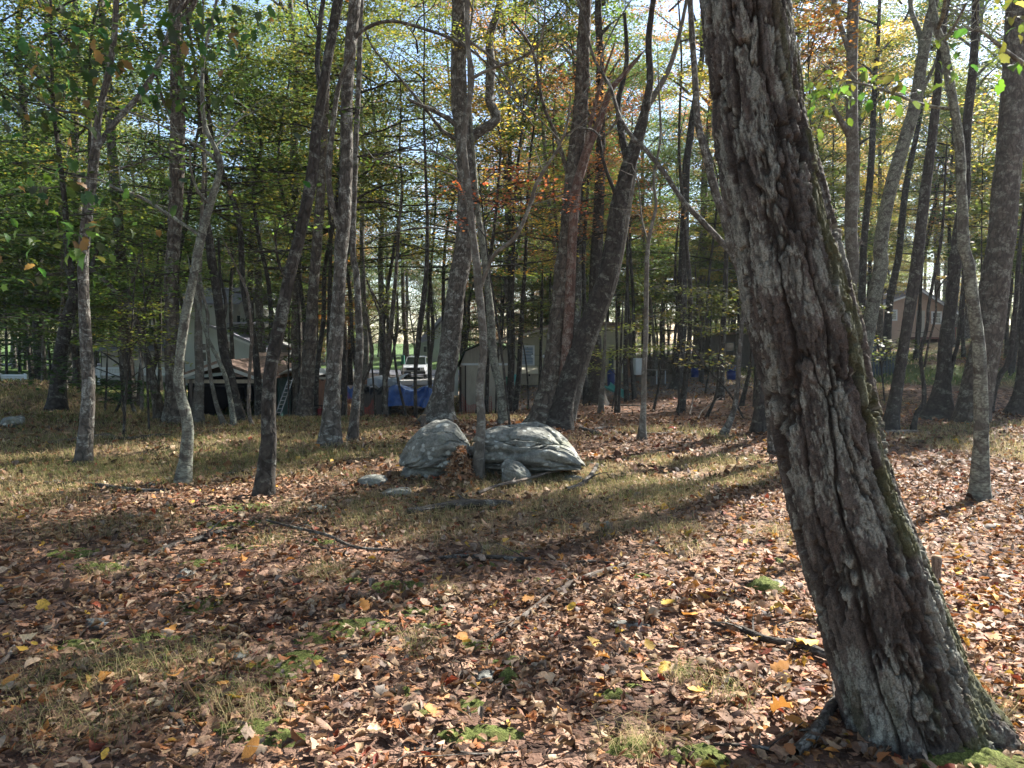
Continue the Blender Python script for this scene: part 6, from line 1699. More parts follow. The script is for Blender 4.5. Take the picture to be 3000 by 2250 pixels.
# ------------------------------------------------------------------ boulders and stones
def stone(name, label, cat, c, dims, seed, rot=0, strata=.0, nu=90, nv=60, group=None, rough=.12, tiltz=0.0, shape=None, mat='rock', sq=2.6, notch=None):
    u = np.linspace(0, 2 * math.pi, nu + 1); v = np.linspace(-math.pi / 2, math.pi / 2, nv + 1)
    U, V_ = np.meshgrid(u, v, indexing='ij')
    def se(w, e): return np.sign(w) * np.abs(w) ** (2 / e)
    x = se(np.cos(V_), sq) * se(np.cos(U), sq); y = se(np.cos(V_), sq) * se(np.sin(U), sq); z = se(np.sin(V_), sq)
    d = 1 + rough * 1.6 * fbm(x * 1.3, y * 1.3, z * 1.3 + seed, seed, 3) + rough * .5 * fbm(x * 5, y * 5, z * 5, seed + 1, 4)
    if strata:
        # planar facets: distance to a set of random cutting planes, then a few oblique cracks with a step
        rg = np.random.default_rng(seed + 50)
        nrm = np.sqrt(x * x + y * y + z * z) + 1e-6
        ux, uy, uz = x / nrm, y / nrm, z / nrm
        cut = np.full(x.shape, 9.0)
        for _ in range(24):
            a_ = rg.normal(0, 1, 3) * np.array([1, 1, .9]); a_ /= np.linalg.norm(a_)
            dd = rg.uniform(.86, 1.06)
            dot = ux * a_[0] + uy * a_[1] + uz * a_[2]
            cut = np.minimum(cut, np.where(dot > .15, dd / np.maximum(dot, .15), 9.0))
        d = np.minimum(d, .2 * d + .8 * cut / np.maximum(nrm / 1.0, .6) * 1.0)
        for c_ in range(12):
            a_ = np.array([rg.normal(0, .75 if c_ % 2 else .25), rg.normal(0, .5), 1.0]); a_ /= np.linalg.norm(a_)
            t = x * a_[0] + y * a_[1] + z * a_[2] + .22 * fbm(x * 1.9, y * 1.9, z * 1.9, seed + c_ + 2, 5) + .035 * fbm(x * 9, y * 9, z * 9, seed + 2, 3) - (-.85 + 1.65 * (c_ + rg.random()) / 12)
            ext = sstep(-.05, .2, vnoise(x * 1.3 + c_ * 5, y * 1.3, z * 1.3, seed + 20 + c_) + .1)
            d = d - strata * 1.3 * np.exp(-(t / .02) ** 2) * ext - strata * .6 * sstep(0, .02, t) * (1 - sstep(.02, .4, t)) * ext
        d = d + .012 * fbm(x * 14, y * 14, z * 14, seed + 31, 4) + .02 * np.abs(fbm(x * 5, y * 5, z * 5, seed + 33, 4))
    x, y, z = x * d * dims[0] / 2, y * d * dims[1] / 2, z * d * dims[2] / 2
    if shape is not None: x, y, z = shape(x, y, z)
    cr, sr = math.cos(rot), math.sin(rot)
    x, y = x * cr - y * sr, x * sr + y * cr
    z = z + tiltz * x
    Vv = np.stack([x, y, z], -1).reshape(-1, 3)
    m = nv + 1; i, j = np.meshgrid(np.arange(nu), np.arange(nv), indexing='ij'); k = i * m + j
    q = np.stack([k, k + m, k + m + 1, k + 1], -1).reshape(-1, 4)
    return add(name, mesh_arrays(name, Vv, [q]), M[mat], None, label, cat, group, loc=c)

Yr = 8.75
def profile(cx, hz, rows):
    """top line of a boulder: x offset from its centre against height above the ground"""
    k = 8.45 / F
    xs = [(r[0] - cx) * k for r in rows]; zs = [1.6 - (r[1] - 1000) * k for r in rows]
    def f(x, y, z):
        z = -hz + (z + hz) * np.interp(x, xs, zs) / (2 * hz)
        under = sstep(-.17, -.27, z) * (sstep(.30, .1, x) if cx < 1400 else .4)
        return x, y + under * .3 * (y < 0), z
    return f
zl = float(H(*P(1262, 1400, Yr)[:2]))
stone('boulder', 'rounded left boulder spotted with pale lichen and undercut at its foot', 'boulder', (P(1280, 1330, Yr)[0], Yr, zl + .33), (.88, .95, .70), 3, strata=.085, nu=230, nv=180, shape=profile(1280, .35, [(1160, 1330), (1176, 1300), (1200, 1272), (1230, 1250), (1265, 1238), (1310, 1234), (1340, 1246), (1365, 1275), (1400, 1305)]), rough=.08, sq=3.4)
def sh_right(x, y, z):
    z = z - .20 * sstep(.1, .68, x) * (z > -.1) - .05 * sstep(-.3, -.6, x)
    under = sstep(-.12, -.3, z)
    return x, y + under * .1 * (y < 0), z
stone('boulder', 'long right boulder split into ledges with dark cracks', 'boulder', (P(1540, 1330, Yr)[0], Yr + .02, zl + .31), (1.42, 1.0, .66), 9, strata=.13, nu=300, nv=190, shape=profile(1540, .33, [(1350, 1290), (1370, 1262), (1420, 1250), (1500, 1252), (1570, 1248), (1610, 1256), (1650, 1280), (1690, 1312), (1716, 1345), (1730, 1370)]), rough=.08, sq=3.4)
stone('boulder', 'wedge-shaped slab leaning at the front of the right boulder', 'boulder', (P(1512, 1375, 8.15)[0], 8.18, zl + .10), (.34, .3, .32), 12, strata=.07, nu=100, nv=70, rough=.16, tiltz=-.35, rot=.4)
stone('boulder', 'dark block in the shadow below the left boulder', 'boulder', (P(1250, 1395, 8.6)[0], 8.66, zl + .04), (.62, .5, .30), 14, strata=.05, nu=90, nv=60)
st_list = [(1095, 1418, .34, .3, .15, 'dark mossy stone at the foot of the left boulder, farther left'), (1165, 1445, .38, .3, .07, 'flat pale stone half buried in front of the left boulder'),
           (1680, 1410, .30, .2, .09, 'flat grey slab stone right of the leaning slab'), (1728, 1365, .12, .12, .08, 'small pale broken stone at the right tip of the long boulder'),
           (40, 1245, .5, .4, .22, 'low grey rock in the dry grass at far left'), (165, 1418, .13, .1, .07, 'small blue-grey stone right of the far left picture edge'),
           (545, 1690, .16, .12, .07, 'white-topped small stone among the mossy patch'), (290, 1835, .17, .10, .06, 'grey angular stone sunk in leaves on the left'),
           (700, 1925, .10, .08, .03, 'small flat grey stone below the moss mound'), (440, 1425, .2, .12, .05, 'low stone in the grass before the crooked tree'),
           (930, 1490, .30, .16, .05, 'long flat shaded stone right of the dark straight-leaning tree'), (1780, 1545, .11, .08, .07, 'upright bluish shard in the shaded grass'),
           (1840, 1835, .24, .10, .04, 'low lichened rock strip among the brown leaves in the centre'), (2275, 1715, .10, .08, .05, 'tiny pale stone left of the huge oak'),
           (2890, 1785, .09, .08, .06, 'small grey-green stone among sunlit leaves on the right'), (1420, 1990, .12, .1, .05, 'rounded brown stone next to the round moss ball')]
for i, (px, py, a, b, h, lb) in enumerate(st_list):
    g = G(px, py); sc_ = 1
    stone('stone', lb, 'stone', (g[0], g[1], g[2] + h * .2), (a, b, h), 40 + i, rot=i * 1.3, nu=40, nv=24, rough=.2, strata=.05)

# moss cushions
def moss(px, py, a, b, h, seed, label=None, group='moss cushions among the fallen leaves'):
    g = G(px, py)
    n = 44
    r_ = np.linspace(0, 1, 16); th = np.linspace(0, 2 * math.pi, n + 1)
    Rr, Th = np.meshgrid(r_, th, indexing='ij')
    edge = 1 + .28 * fbm(np.cos(Th) * 1.6 + seed, np.sin(Th) * 1.6, 0, seed, 3)
    x = a / 2 * Rr * edge * np.cos(Th); y = b / 2 * Rr * edge * np.sin(Th)
    z = h * (1 - Rr ** 2.0) + .02 * fbm(x * 26, y * 26, 0, seed + 1, 3) * (1 - Rr ** 3) + .25 * h * fbm(x * 7, y * 7, 0, seed + 4, 2) - .012
    hz = H(g[0] + x, g[1] + y) - g[2]
    Vv = np.stack([x, y, z + hz], -1).reshape(-1, 3)
    m = n + 1; i, j = np.meshgrid(np.arange(15), np.arange(n), indexing='ij'); k = i * m + j
    q = np.stack([k, k + m, k + m + 1, k + 1], -1).reshape(-1, 4)
    add('moss_cushion', mesh_arrays('moss_cushion', Vv, [q]), M['moss'], None, label or 'low green moss cushion among the fallen leaves', 'moss', None if label else group, loc=g)
moss(1490, 2003, .13, .13, .07, 1, 'round ball-like green moss clump in the foreground centre')
moss(2240, 1725, .26, .26, .08, 2, 'dark brown-green moss hummock left of the huge oak foot')
moss(590, 1770, .34, .42, .03, 3, 'large dark green moss patch in the shaded left foreground')
moss(1040, 1830, .55, .26, .03, 4, 'wide bright-edged moss patch left of the foreground centre')
for i, (px, py, a, b, h) in enumerate([(1075, 1850, .28, .2, .04), (930, 1870, .24, .16, .04), (860, 1945, .26, .3, .05), (1170, 1720, .3, .25, .035), (1230, 1790, .35, .16, .03), (1270, 1835, .2, .12, .03),
        (430, 1875, .3, .2, .03), (230, 1890, .3, .15, .03), (220, 1620, .35, .3, .03), (300, 1660, .3, .2, .03), (700, 1485, .6, .45, .03), (640, 1540, .5, .3, .03), (780, 1530, .3, .25, .03), (940, 1590, .25, .2, .03), (590, 1650, .3, .2, .03),
        (1390, 1655, .3, .12, .03), (1550, 1700, .2, .1, .03), (1500, 1620, .16, .1, .03), (1500, 1940, .16, .12, .04), (1385, 2065, .12, .12, .04), (1440, 2150, .2, .1, .05), (1340, 2155, .14, .1, .04), (1230, 2080, .14, .12, .04),
        (1790, 2035, .14, .1, .04), (1845, 2010, .1, .08, .03), (1860, 2190, .22, .16, .05), (2040, 2215, .2, .14, .06), (2130, 1975, .12, .07, .03), (2275, 1645, .1, .07, .05), (2200, 1760, .1, .08, .03), (1400, 1990, .1, .07, .04),
        (740, 2140, .3, .25, .03), (820, 2170, .2, .16, .03), (1180, 2030, .14, .1, .03), (1880, 1690, .2, .07, .04), (700, 1600, .3, .2, .025), (400, 1590, .25, .2, .025), (1400, 1890, .18, .12, .03), (1040, 1700, .22, .14, .03)]):
    moss(px, py, a * 1.5, b * 1.45, h * .65, 30 + i)
moss(2860, 2235, .5, .25, .06, 80, 'green moss carpet over the huge oak root flare')

# ------------------------------------------------------------------ sticks, logs, stubs
def stick(label, pts, mat='stick', r_lift=.7, name='fallen_branch', twigs=3, lift=0.0, cat='branch'):
    rng = np.random.default_rng(len(label) * 7 + int(pts[0][0]))
    out = []
    for px, py, w in pts:
        g = G(px, py); r = w / 2 / F * g[1]
        out.append([g[0], g[1], g[2] + r * r_lift + .015 + lift, r])
    c = resample(out, .03); base = c[0, :3].copy()
    V, q, uv = tube_arr(c[:, :3] - base, c[:, 3], 10, lambda th, s, R: R * .22 * vnoise(np.cos(th)[None] * 1.6 + 0 * s[:, None], np.sin(th)[None] * 1.6 + 0 * s[:, None], s[:, None] * 14 + 0 * th[None], 5))
    me = mesh_arrays(name, V, [q], uv=uv)
    if not twigs:
        return add(name, me, M[mat], None, label, cat, loc=base)
    root = empty(name, base, label, cat)
    add('main_stem', me, M[mat], root)
    for _ in range(twigs):
        j = int(rng.integers(len(c) // 5, len(c) - 2)); p0 = c[j, :3] - base; L = rng.uniform(.12, .4)
        d = np.array([rng.normal(), rng.normal(), rng.uniform(0, .35)]); d /= np.linalg.norm(d)
        r0 = max(.003, c[j, 3] * .4)
        tc = resample([[*p0, r0], [*(p0 + d * L * .5 + rng.normal(0, .02, 3)), r0 * .7], [*(p0 + d * L), .002]], .04)
        V, q, uv = tube_arr(tc[:, :3], tc[:, 3], 6)
        add('twig', mesh_arrays('twig', V, [q], uv=uv), M[mat], root)
    return root
stick('dark rotting branch lying just in front of the boulders', [(1195, 1512, 22), (1260, 1505, 24), (1330, 1494, 30), (1400, 1492, 30), (1470, 1490, 26), (1500, 1485, 14)], 'stick')
stick('long pale weathered stick running diagonally in the foreground centre', [(1430, 1890, 8), (1500, 1845, 15), (1560, 1800, 18), (1620, 1755, 18), (1690, 1715, 20), (1760, 1690, 18), (1840, 1660, 10)], 'dead_wood', twigs=2)
stick('thin dark twig lying level with a moss tuft, mid foreground', [(1230, 1655, 7), (1330, 1640, 12), (1430, 1642, 13), (1520, 1648, 12), (1580, 1646, 8)])
stick('thin dark twig continuing right of the level one', [(1650, 1660, 6), (1720, 1655, 9), (1830, 1660, 6)], twigs=1)
stick('lichened branch that ends under the huge oak on its left', [(2060, 1838, 10), (2150, 1850, 16), (2250, 1890, 22), (2340, 1905, 26), (2430, 1940, 26), (2470, 1950, 24)])
stick('thick knobbly pale stick lying against the huge oak foot', [(2330, 2225, 30), (2370, 2190, 32), (2400, 2150, 34), (2430, 2100, 34), (2465, 2050, 24), (2480, 2020, 18)], 'stick', twigs=2)
stick('thin stick running left from the huge oak at mid trunk', [(2200, 1830, 8), (2280, 1815, 10), (2350, 1808, 10), (2410, 1800, 10)], twigs=1)
stick('grey stick left of centre rising toward the right', [(430, 1640, 8), (500, 1612, 16), (560, 1596, 16), (620, 1575, 14), (690, 1552, 8)], 'stick')
stick('dark forked twiggy branch sprawling left of the foreground centre', [(780, 1548, 6), (860, 1570, 8), (960, 1595, 9), (1040, 1630, 9), (1170, 1640, 6)], 'stick', twigs=10, lift=.05)
stick('long low dark branch on the grass beneath the crooked tree', [(130, 1420, 8), (200, 1424, 10), (290, 1432, 16), (350, 1438, 12), (430, 1444, 10), (500, 1440, 7)])
stick('pale fallen log behind the leftmost slim tree', [(140, 1303, 8), (200, 1297, 12), (260, 1290, 14), (320, 1286, 16), (345, 1295, 6)], 'dead_wood', twigs=2)
stick('brown fallen log on the grass left of the S-bent trunk', [(345, 1292, 10), (400, 1290, 11), (450, 1284, 12), (500, 1282, 10)], 'stick', twigs=1)
stick('bleached white fallen log at the foot of the right leaning tree', [(2585, 1276, 12), (2620, 1275, 15), (2660, 1273, 14), (2700, 1272, 8)], 'dead_wood', twigs=1)
stick('long brown fallen branch behind the slim pole tree', [(1740, 1262, 8), (1780, 1258, 9), (1840, 1262, 9), (1900, 1275, 8), (1960, 1275, 8), (2010, 1270, 6)], 'dead_wood', twigs=4)
stick('short dark log left of the long brown fallen branch', [(1700, 1262, 12), (1735, 1272, 14), (1760, 1278, 10)], 'stick', twigs=0)
stick('fallen branch propped in front of the right boulder', [(1400, 1470, 10), (1460, 1445, 9), (1530, 1430, 9), (1600, 1408, 8), (1660, 1390, 7), (1700, 1355, 6)], 'dead_wood', lift=.06)
stick('curved mossy stick right of the flat slab stone', [(1660, 1450, 12), (1700, 1438, 14), (1730, 1410, 14), (1750, 1375, 10)], 'stick', lift=.03, twigs=2)
stick('pale curved stick at the left picture edge', [(-20, 1970, 10), (20, 1940, 11), (42, 1900, 9), (40, 1870, 6)], 'dead_wood', twigs=0)
stick('short dark stick beside the light veined leaf on the left', [(492, 2080, 12), (520, 2120, 14), (545, 2160, 12)], 'stick', twigs=0)
stick('brown twig along the bottom centre', [(1200, 2210, 10), (1290, 2212, 9), (1400, 2224, 10), (1520, 2216, 7)], 'stick', twigs=3)
stick('bottom right twig running toward the knobbly stick', [(2090, 2195, 9), (2200, 2200, 10), (2320, 2222, 11)], 'stick', twigs=2)
stick('dark curved twig between S-bent and dark leaning trees', [(615, 1425, 5), (640, 1400, 7), (690, 1390, 7), (740, 1380, 4)], 'stick', twigs=1)
stick('thin branch among leaves behind the thick dark trunk', [(1690, 1185, 4), (1800, 1190, 5), (1900, 1192, 4)], 'stick', twigs=4)
stick('twiggy pale dead branch sticking up from the litter slope', [(2020, 1258, 4), (2028, 1215, 4), (2036, 1185, 3)], 'dead_wood', twigs=4, lift=.25)
stick('twiggy grey dead branch right of the pale upright one', [(2045, 1255, 5), (2060, 1225, 4), (2110, 1185, 3)], 'dead_wood', twigs=5, lift=.15)
def stub(label, px, py, h, w, mat='dead_wood', lean=(.01, 0)):
    g = G(px, py); r = w / 2 / F * g[1]
    c = resample([[0, 0, -.05, r * 1.1], [lean[0] * .5, 0, h * .5, r], [lean[0], lean[1], h, r * .95]], .02)
    V, q, uv = tube_arr(c[:, :3], c[:, 3], 16, bark_disp(9, .006, 30, 6))
    root = empty('tree_stub', g, label, 'stub')
    add('stem', mesh_arrays('stem', V, [q], uv=uv), M[mat], root)
    c = resample([[lean[0], lean[1], h - .01, r * .93], [lean[0], lean[1], h + .012, r * .7], [lean[0], lean[1], h + .014, .002]], .01)
    V, q, uv = tube_arr(c[:, :3], c[:, 3], 16, lambda th, s, R: .004 * vnoise(np.cos(th)[None] * 3 + 0 * s[:, None], np.sin(th)[None] * 3 + 0 * s[:, None], s[:, None] * 20 + 0 * th[None], 3))
    add('cut_top', mesh_arrays('cut_top', V, [q], uv=uv), M['log_end'], root)
stub('short weathered brown cut stub standing right of the huge oak', 2738, 1715, .185, 30)
stub('small pale cut stub behind the left boulder', 1240, 1254, .24, 17)
stick('root-like stick trailing right from the brown cut stub', [(2745, 1712, 14), (2775, 1720, 12), (2800, 1725, 6)], 'stick', twigs=0)
# red plastic thing on the far litter
g = G(1968, 1262); rp = add('red_ball', None, None, None, 'small deflated red ball in the leaves right of the pole tree', 'ball', loc=g)
V, q, uv = tube_arr(np.array([[0, 0, 0], [0, 0, .02], [0, 0, .05], [0, 0, .07], [0, 0, .075]]), np.array([.02, .075, .08, .04, .005]), 14, lambda th, s, R: .012 * vnoise(np.cos(th)[None] * 2 + 0 * s[:, None], np.sin(th)[None] * 2 + 0 * s[:, None], 0, 3))
add('skin', mesh_arrays('skin', V, [q], uv=uv), plain('red_rubber', (.5, .02, .04), .4), rp)

# ------------------------------------------------------------------ fallen leaves
def leaf_template(k, nt_, lobed):
    """grid nt_+1 stations along, 3 across"""
    t = np.linspace(0, 1, nt_ + 1)
    if lobed:
        w = .34 * np.sin(np.pi * t ** .75) ** .6 * (1 + .28 * np.sin(t * np.pi * 7.3))
    else:
        w = .24 * np.sin(np.pi * t ** .85) ** .8 * (1 + (.05 if k % 2 else .1) * np.sin(t * 31))
    w[0] = w[-1] = .004
    return t, np.maximum(w, .004)
def make_leaves(pos, size, rng, nt_=6, curl=1.0, flat=.5):
    n = len(pos)
    T = np.zeros((n, nt_ + 1)); Wd = np.zeros((n, nt_ + 1))
    kinds = rng.integers(0, 6, n)
    for k in range(6):
        t, w = leaf_template(k, nt_, k in (2, 5))
        T[kinds == k] = t; Wd[kinds == k] = w
    Wd *= rng.uniform(.8, 1.3, (n, 1)) * (1 + .15 * rng.normal(0, 1, Wd.shape))
    c1 = rng.normal(0, .9, (n, 1)) * curl; c2 = rng.uniform(-.3, 1.6, (n, 1)) * curl; bend = rng.normal(0, .18, (n, 1))
    tw = rng.normal(0, .6, (n, 1)) * curl
    x = T - .5; lat = np.array([-1, 0, 1])
    # bend along the length on a circle of curvature c1, then cup the two halves upward by angle c2
    xs = np.where(abs(c1) > .05, np.sin(c1 * x) / (c1 + 1e-6), x); zs = np.where(abs(c1) > .05, (1 - np.cos(c1 * x)) / (c1 + 1e-6), 0)
    V = np.zeros((n, nt_ + 1, 3, 3))
    for j, s in enumerate(lat):
        ang = c2 * abs(s) + s * tw * x
        V[:, :, j, 0] = xs
        V[:, :, j, 1] = s * Wd * np.cos(ang) + bend * (x ** 2)
        V[:, :, j, 2] = zs + abs(s) * Wd * np.sin(ang) + .02 * rng.normal(0, 1, (n, nt_ + 1)) * abs(s)
    V = V.reshape(n, -1, 3) * size[:, None, None]
    # random orientation: yaw, plus tilt, some upside down
    yaw = rng.uniform(0, 2 * np.pi, n); tx = rng.normal(0, flat, n); ty = rng.normal(0, flat, n)
    tx += np.where(rng.random(n) < .35, np.pi, 0)
    def rot(V, a, i, j):
        c, s = np.cos(a)[:, None], np.sin(a)[:, None]
        A, B = V[..., i].copy(), V[..., j].copy()
        V[..., i] = c * A - s * B; V[..., j] = s * A + c * B
    rot(V, tx, 1, 2); rot(V, ty, 2, 0); rot(V, yaw, 0, 1)
    zmin = V[..., 2].min(1)
    P_ = pos.copy(); P_[:, 2] -= zmin * .8
    V = V + P_[:, None, :]
    m = (nt_ + 1) * 3
    i, j = np.meshgrid(np.arange(nt_), np.arange(2), indexing='ij'); k = (i * 3 + j).ravel()
    q0 = np.stack([k, k + 3, k + 4, k + 1], 1)
    q = (q0[None] + (np.arange(n) * m)[:, None, None]).reshape(-1, 4)
    uv = np.zeros((n, nt_ + 1, 3, 2)); uv[..., 0] = T[:, :, None]; uv[..., 1] = lat[None, None, :]
    return V.reshape(-1, 3), q, uv.reshape(-1, 2), m
PAL = np.array([[.42, .265, .15], [.34, .19, .105], [.25, .13, .065], [.13, .068, .036], [.07, .038, .022], [.34, .13, .045], [.52, .37, .24], [.52, .23, .05], [.60, .37, .06], [.28, .065, .03], [.27, .20, .15]])
def leaf_colours(n, rng, x, y):
    warm = sstep(0.3, 2.6, x) * (1 - sstep(3.5, 9, y))          # the bright drift round the big oak
    pb = np.array([.20, .20, .16, .13, .08, .065, .09, .008, .008, .025, .06]); pw = np.array([.18, .14, .07, .04, .02, .14, .09, .16, .085, .06, .02])
    pw = pw / pw.sum(); pb = pb / pb.sum()
    pr = pb[None] * (1 - warm[:, None]) + pw[None] * warm[:, None]
    idx = (rng.random(n)[:, None] > np.cumsum(pr, 1)).sum(1).clip(0, 10)
    return PAL[idx] * rng.uniform(.6, 1.12, (n, 1)) * rng.uniform(.94, 1.06, (n, 3))
def scatter(n, y0, y1, rng, pw=1.0, marg=1.0):
    """points in the view wedge, uniform per area"""
    y = np.sqrt(rng.uniform(y0 ** 2, y1 ** 2, n)); x = rng.uniform(-1, 1, n) * (.74 * y + marg)
    return x, y
def litter_layer(name, n, y0, y1, s0, s1, nt_, seed, lift=.012, thin_grass=.45, curl=1.0, flat=.45):
    rng = np.random.default_rng(seed)
    x, y = scatter(n, y0, y1, rng)
    gm = grassmask(x, y)
    keep = rng.random(n) > gm * thin_grass
    dens = fbm(x / .55, y / .55, .1, 71, 2)
    keep &= rng.random(n) < 1.0 + .55 * dens
    # keep the leaves out of moss mounds, boulders and trunks
    for o in C.objects:
        if o.parent is None and o.get('category') in ('moss', 'boulder'):
            ex, ey = (o.dimensions[0] / 2 + .01, o.dimensions[1] / 2) if o.type == 'MESH' else (.2, .2)
            f = .72 if o.get('category') == 'boulder' else .9
            inside = ((x - o.location.x) / ex / f) ** 2 + ((y - o.location.y) / ey / f) ** 2 < 1
            keep &= ~(inside & (rng.random(n) < (.35 if o.get('category') == 'moss' else 1.0)))
    keep &= ~((y > 14) & (lawnmask(x, y) > .4) & (rng.random(n) < .85))
    x, y = x[keep], y[keep]
    z = H(x, y) + rng.uniform(0, lift, len(x)) + .012 * (dens[keep] > .1)
    size = rng.uniform(s0, s1, len(x)) * rng.choice([.7, 1, 1, 1.25], len(x))
    V, q, uv, m = make_leaves(np.stack([x, y, z], 1), size, rng, nt_, curl, flat)
    col = np.repeat(leaf_colours(len(x), rng, x, y), m, 0)
    return add(name, mesh_arrays(name, V, [q], uv=uv, col=col), M['litter'], ground, kind='stuff')
bpy.context.view_layer.update()
litter_layer('leaf_litter', 15500, 1.9, 4.6, .024, .074, 6, 81, lift=.028, curl=1.2, flat=.33)
litter_layer('leaf_litter', 30000, 4.4, 8.6, .03, .076, 3, 82, lift=.028, curl=1.2, flat=.36)
litter_layer('leaf_litter', 24000, 8.4, 15.5, .06, .10, 3, 83, lift=.03, thin_grass=.35)
litter_layer('leaf_litter', 22000, 15, 32, .08, .13, 2, 84, lift=.03, thin_grass=.3)

# the leaves that show largest, each an object of its own
rng = np.random.default_rng(91)
protos = []
for k in range(40):
    size = np.array([1.0])
    V, q, uv, m = make_leaves(np.zeros((1, 3)), size, rng, 9, 1.0, .12)
    warm = k % 4
    c = [PAL[0], PAL[7] * 1.1, PAL[6], PAL[1], PAL[8], PAL[2], PAL[5], PAL[0], PAL[7], PAL[6]][k % 10] * rng.uniform(.85, 1.15)
    me = mesh_arrays('fallen_leaf', V, [q], uv=uv, col=np.tile(c, (len(V), 1))); me.materials.append(M['litter'])
    protos.append((me, k % 10 in (1, 4, 8)))
bright = [m_ for m_, b in protos if b]; dull = [m_ for m_, b in protos if not b]
spots = [(735, 2230, 1, .12), (1070, 1795, 1, .09), (500, 1870, 1, .09), (655, 1865, 1, .08), (560, 2075, 0, .17), (2290, 2120, 1, .14), (2330, 2150, 1, .12), (1955, 1790, 1, .10), (1640, 1655, 1, .09), (1480, 1600, 1, .08), (2290, 1985, 1, .11),
         (2365, 1915, 1, .12), (2020, 1825, 1, .13), (1400, 1445, 1, .07), (1325, 1470, 1, .07), (1300, 1415, 1, .10), (1645, 1395, 1, .09), (1545, 1775, 1, .1), (1370, 1612, 1, .09), (2050, 1465, 1, .08), (1110, 1612, 1, .06), (310, 2010, 1, .1), (30, 2020, 1, .1), (690, 2075, 1, .1)]
for (px, py, br, s) in spots:
    g = G(px, py)
    o = add('fallen_leaf', random.choice(bright if br else dull), None, ground, loc=(g[0], g[1], g[2] + .045)); o.scale = (s, s, s); o.rotation_euler = (random.gauss(.2, .3), random.gauss(0, .3), random.uniform(0, 6.28))
for i in range(276):
    y = math.sqrt(random.uniform(2.0 ** 2, 4.4 ** 2)); x = random.uniform(-1, 1) * (.70 * y)
    b = random.random() < (.30 if x > .2 else .07)
    o = add('fallen_leaf', random.choice(bright if b else dull), None, ground, loc=(x, y, float(H(x, y)) + .035))
    s = random.uniform(.05, .095); o.scale = (s, s, s); o.rotation_euler = (random.gauss(0, .35), random.gauss(0, .35), random.uniform(0, 6.28))

# leaves heaped in the cleft between the boulders and caught on their ledges
rng = np.random.default_rng(95)
n = 420; c0 = P(1345, 1375, 8.22)
dx, dy = rng.normal(0, .11, n), rng.normal(0, .13, n)
hx = np.exp(-(dx / .16) ** 2) * np.exp(-((dy - .15) / .25) ** 2) * .36
px3 = np.stack([c0[0] + dx, 8.22 + dy, H(c0[0] + dx, 8.22 + dy) + hx + rng.uniform(-.02, .02, n)], 1)
V, q, uv, m = make_leaves(px3, rng.uniform(.05, .095, n), rng, 5, 1.2, .6)
add('leaf_heap', mesh_arrays('leaf_heap', V, [q], uv=uv, col=np.repeat(PAL[rng.choice([0, 1, 2, 5, 6, 2, 3], n)] * rng.uniform(.8, 1.2, (n, 1)), m, 0)), M['litter'], None, 'russet leaves heaped in the cleft between the two boulders', None, kind='stuff')
# ------------------------------------------------------------------ grass
def grass_layer(n, y0, y1, h0, h1, seed, thr=.15, wid=.0035, tufts=None):
    rng = np.random.default_rng(seed)
    x, y = scatter(n, y0, y1, rng)
    gm = np.clip(grassmask(x, y) * (.5 + .9 * (fbm(x / .8, y / .8, 0, 31, 3) + .3)) + .6 * lawnmask(x, y), 0, 1)
    keep = rng.random(n) < np.clip((gm - thr) * 1.6, 0, 1)
    x, y = x[keep], y[keep]
    if tufts is not None:
        tx, ty = [], []
        for cx0, cy0, rad, k in tufts:
            tx.append(rng.normal(cx0, rad, k)); ty.append(rng.normal(cy0, rad, k))
        x = np.concatenate([x] + tx); y = np.concatenate([y] + ty)
    n = len(x)
    z = H(x, y)
    h = rng.uniform(h0, h1, n); a = rng.uniform(0, 2 * np.pi, n)
    d = np.stack([np.cos(a), np.sin(a), 0 * a], 1); sd_ = np.stack([-np.sin(a), np.cos(a), 0 * a], 1)
    b = rng.uniform(.5, 1.7, n)[:, None]; w = wid * (1 + y / 9)[:, None]
    p0 = np.stack([x, y, z], 1); p1 = p0 + d * b * h[:, None] * .35 + np.array([0, 0, 1]) * h[:, None] * .6; p2 = p0 + d * b * h[:, None] * 1.0 + np.array([0, 0, 1]) * h[:, None] * (1 - .45 * np.minimum(b, 1.2))
    V = np.stack([p0 - sd_ * w, p0 + sd_ * w, p1 + sd_ * w * .8, p1 - sd_ * w * .8, p2], 1).reshape(-1, 3)
    k = np.arange(n) * 5
    q = np.stack([k, k + 1, k + 2, k + 3], 1); t = np.stack([k + 3, k + 2, k + 4], 1)
    dry = rng.random(n) < np.where(lawnmask(x, y) > .4, .25, .68) + .3 * fbm(x / 1.3, y / 1.3, 0, 33, 2)
    c = np.where(dry[:, None], np.array([.44, .34, .18]), np.array([.17, .21, .065])) * rng.uniform(.6, 1.25, (n, 1))
    return V, q, t, np.repeat(c, 5, 0)
tf = []
for (px, py, rad, k) in [(955, 1690, .09, 240), (1990, 1560, .12, 260), (1470, 1620, .1, 150), (1310, 1740, .06, 80), (800, 1590, .14, 200), (2000, 1990, .05, 110), (1870, 2200, .06, 160), (760, 2100, .10, 220), (640, 2060, .1, 180), (420, 1960, .14, 260),
                         (160, 2000, .16, 260), (2130, 2040, .07, 120), (2870, 2080, .08, 120), (230, 1990, .14, 200), (1230, 1900, .08, 110), (560, 1950, .14, 220), (2420, 1500, .12, 150), (2300, 1570, .14, 220), (1290, 1520, .14, 200), (60, 2150, .12, 220), (2000, 1620, .12, 160),
                         (420, 1540, .25, 320), (250, 1560, .25, 320), (850, 1500, .2, 260), (1020, 1400, .22, 260), (330, 1680, .12, 120), (300, 2150, .1, 140), (1960, 1460, .2, 260), (1800, 1400, .25, 300), (2150, 1420, .2, 250)]:
    g = G(px, py); tf.append((g[0], g[1], rad, k))
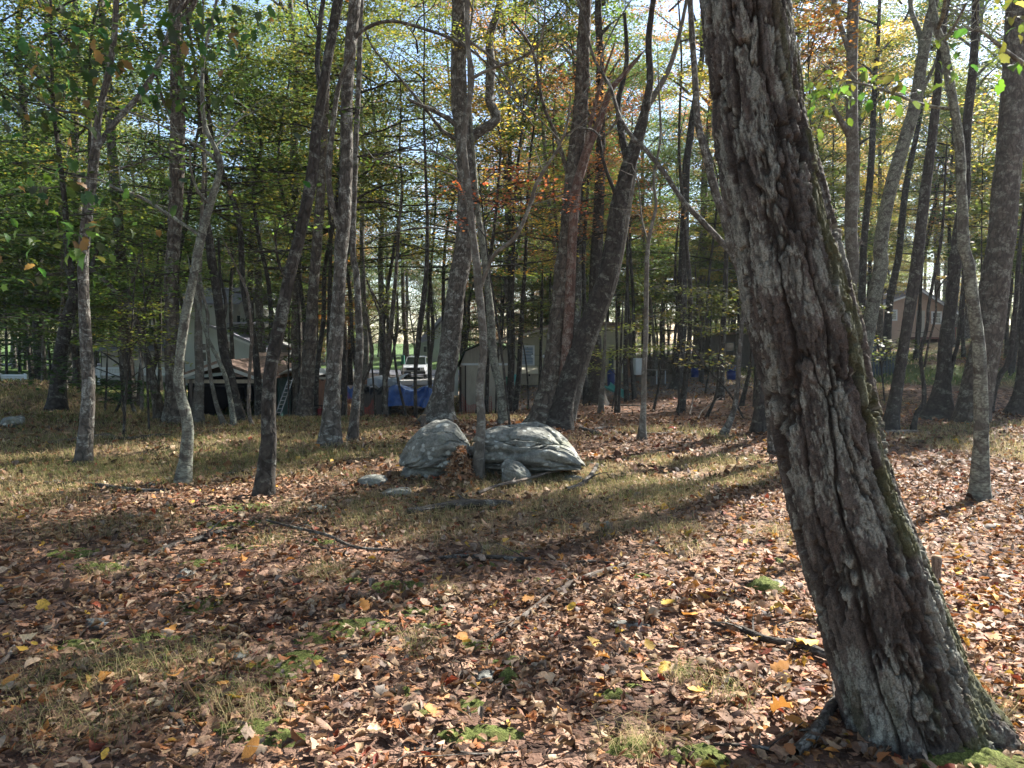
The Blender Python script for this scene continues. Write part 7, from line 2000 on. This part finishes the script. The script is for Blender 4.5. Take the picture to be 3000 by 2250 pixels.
parts = [grass_layer(14000, 2.2, 5.5, .06, .16, 61, .2, .0008, tf), grass_layer(110000, 5.0, 10, .06, .15, 62, .12, .0009), grass_layer(120000, 9.5, 19, .07, .17, 63, .08, .0013), grass_layer(36000, 18, 36, .10, .2, 64, .15, .004)]
Vs, qs, ts, cs = [], [], [], []; n0 = 0
for V, q, t, c in parts:
    Vs.append(V); qs.append(q + n0); ts.append(t + n0); cs.append(c); n0 += len(V)
add('grass', mesh_arrays('grass', np.vstack(Vs), [np.vstack(qs), np.vstack(ts)], col=np.vstack(cs)), M['grass'], None, 'thin dry tan and green forest grass between the fallen leaves', None, kind='stuff')

# labels of look-alikes in view: told apart by their place among their kind
ORD = ['zeroth', 'first', 'second', 'third', 'fourth', 'fifth', 'sixth', 'seventh', 'eighth', 'ninth', 'tenth'] + [f'{k}th' if k % 10 not in (1, 2, 3) else f'{k}{["st", "nd", "rd"][k % 10 - 1]}' for k in range(20, 60)]
ORD[11:11] = [f'{k}th' for k in range(11, 20)]
from collections import defaultdict
same = defaultdict(list)
for o in C.objects:
    if o.parent is None and o.get('group') and o.get('label') and 'outside the picture' not in o['group'] and 'firewood' not in o['group']:
        same[(o['label'], o['group'])].append(o)
for (lb, gr), os_ in same.items():
    if len(os_) < 2: continue
    os_.sort(key=lambda o: o.location.x / max(o.location.y, .1))
    for k, o in enumerate(os_):
        o['label'] = f'{ORD[k + 1]} from the left of the {gr}'.replace(', left', ' on the left').replace(', centre', ' at centre').replace(', right', ' on the right').replace('trees with layered boughs', 'layered trees').replace('the far wood', 'far wood').replace('just beyond', 'beyond')

# air volume added to stand in for lens flare and pale far trees
hz = add('added_haze', MB().box(-110, 110, -25, 115, -4, 26).build('added_haze'), None, kind='stuff')
mh, nt, out = new_mat('added_haze'); N = N_(nt)
pv = N('ShaderNodeVolumePrincipled', {'Color': (.86, .92, 1.0, 1), 'Density': 0.0004, 'Anisotropy': 0.35})
nt.links.new(pv.outputs[0], out.inputs['Volume'])
hz.data.materials.append(mh)
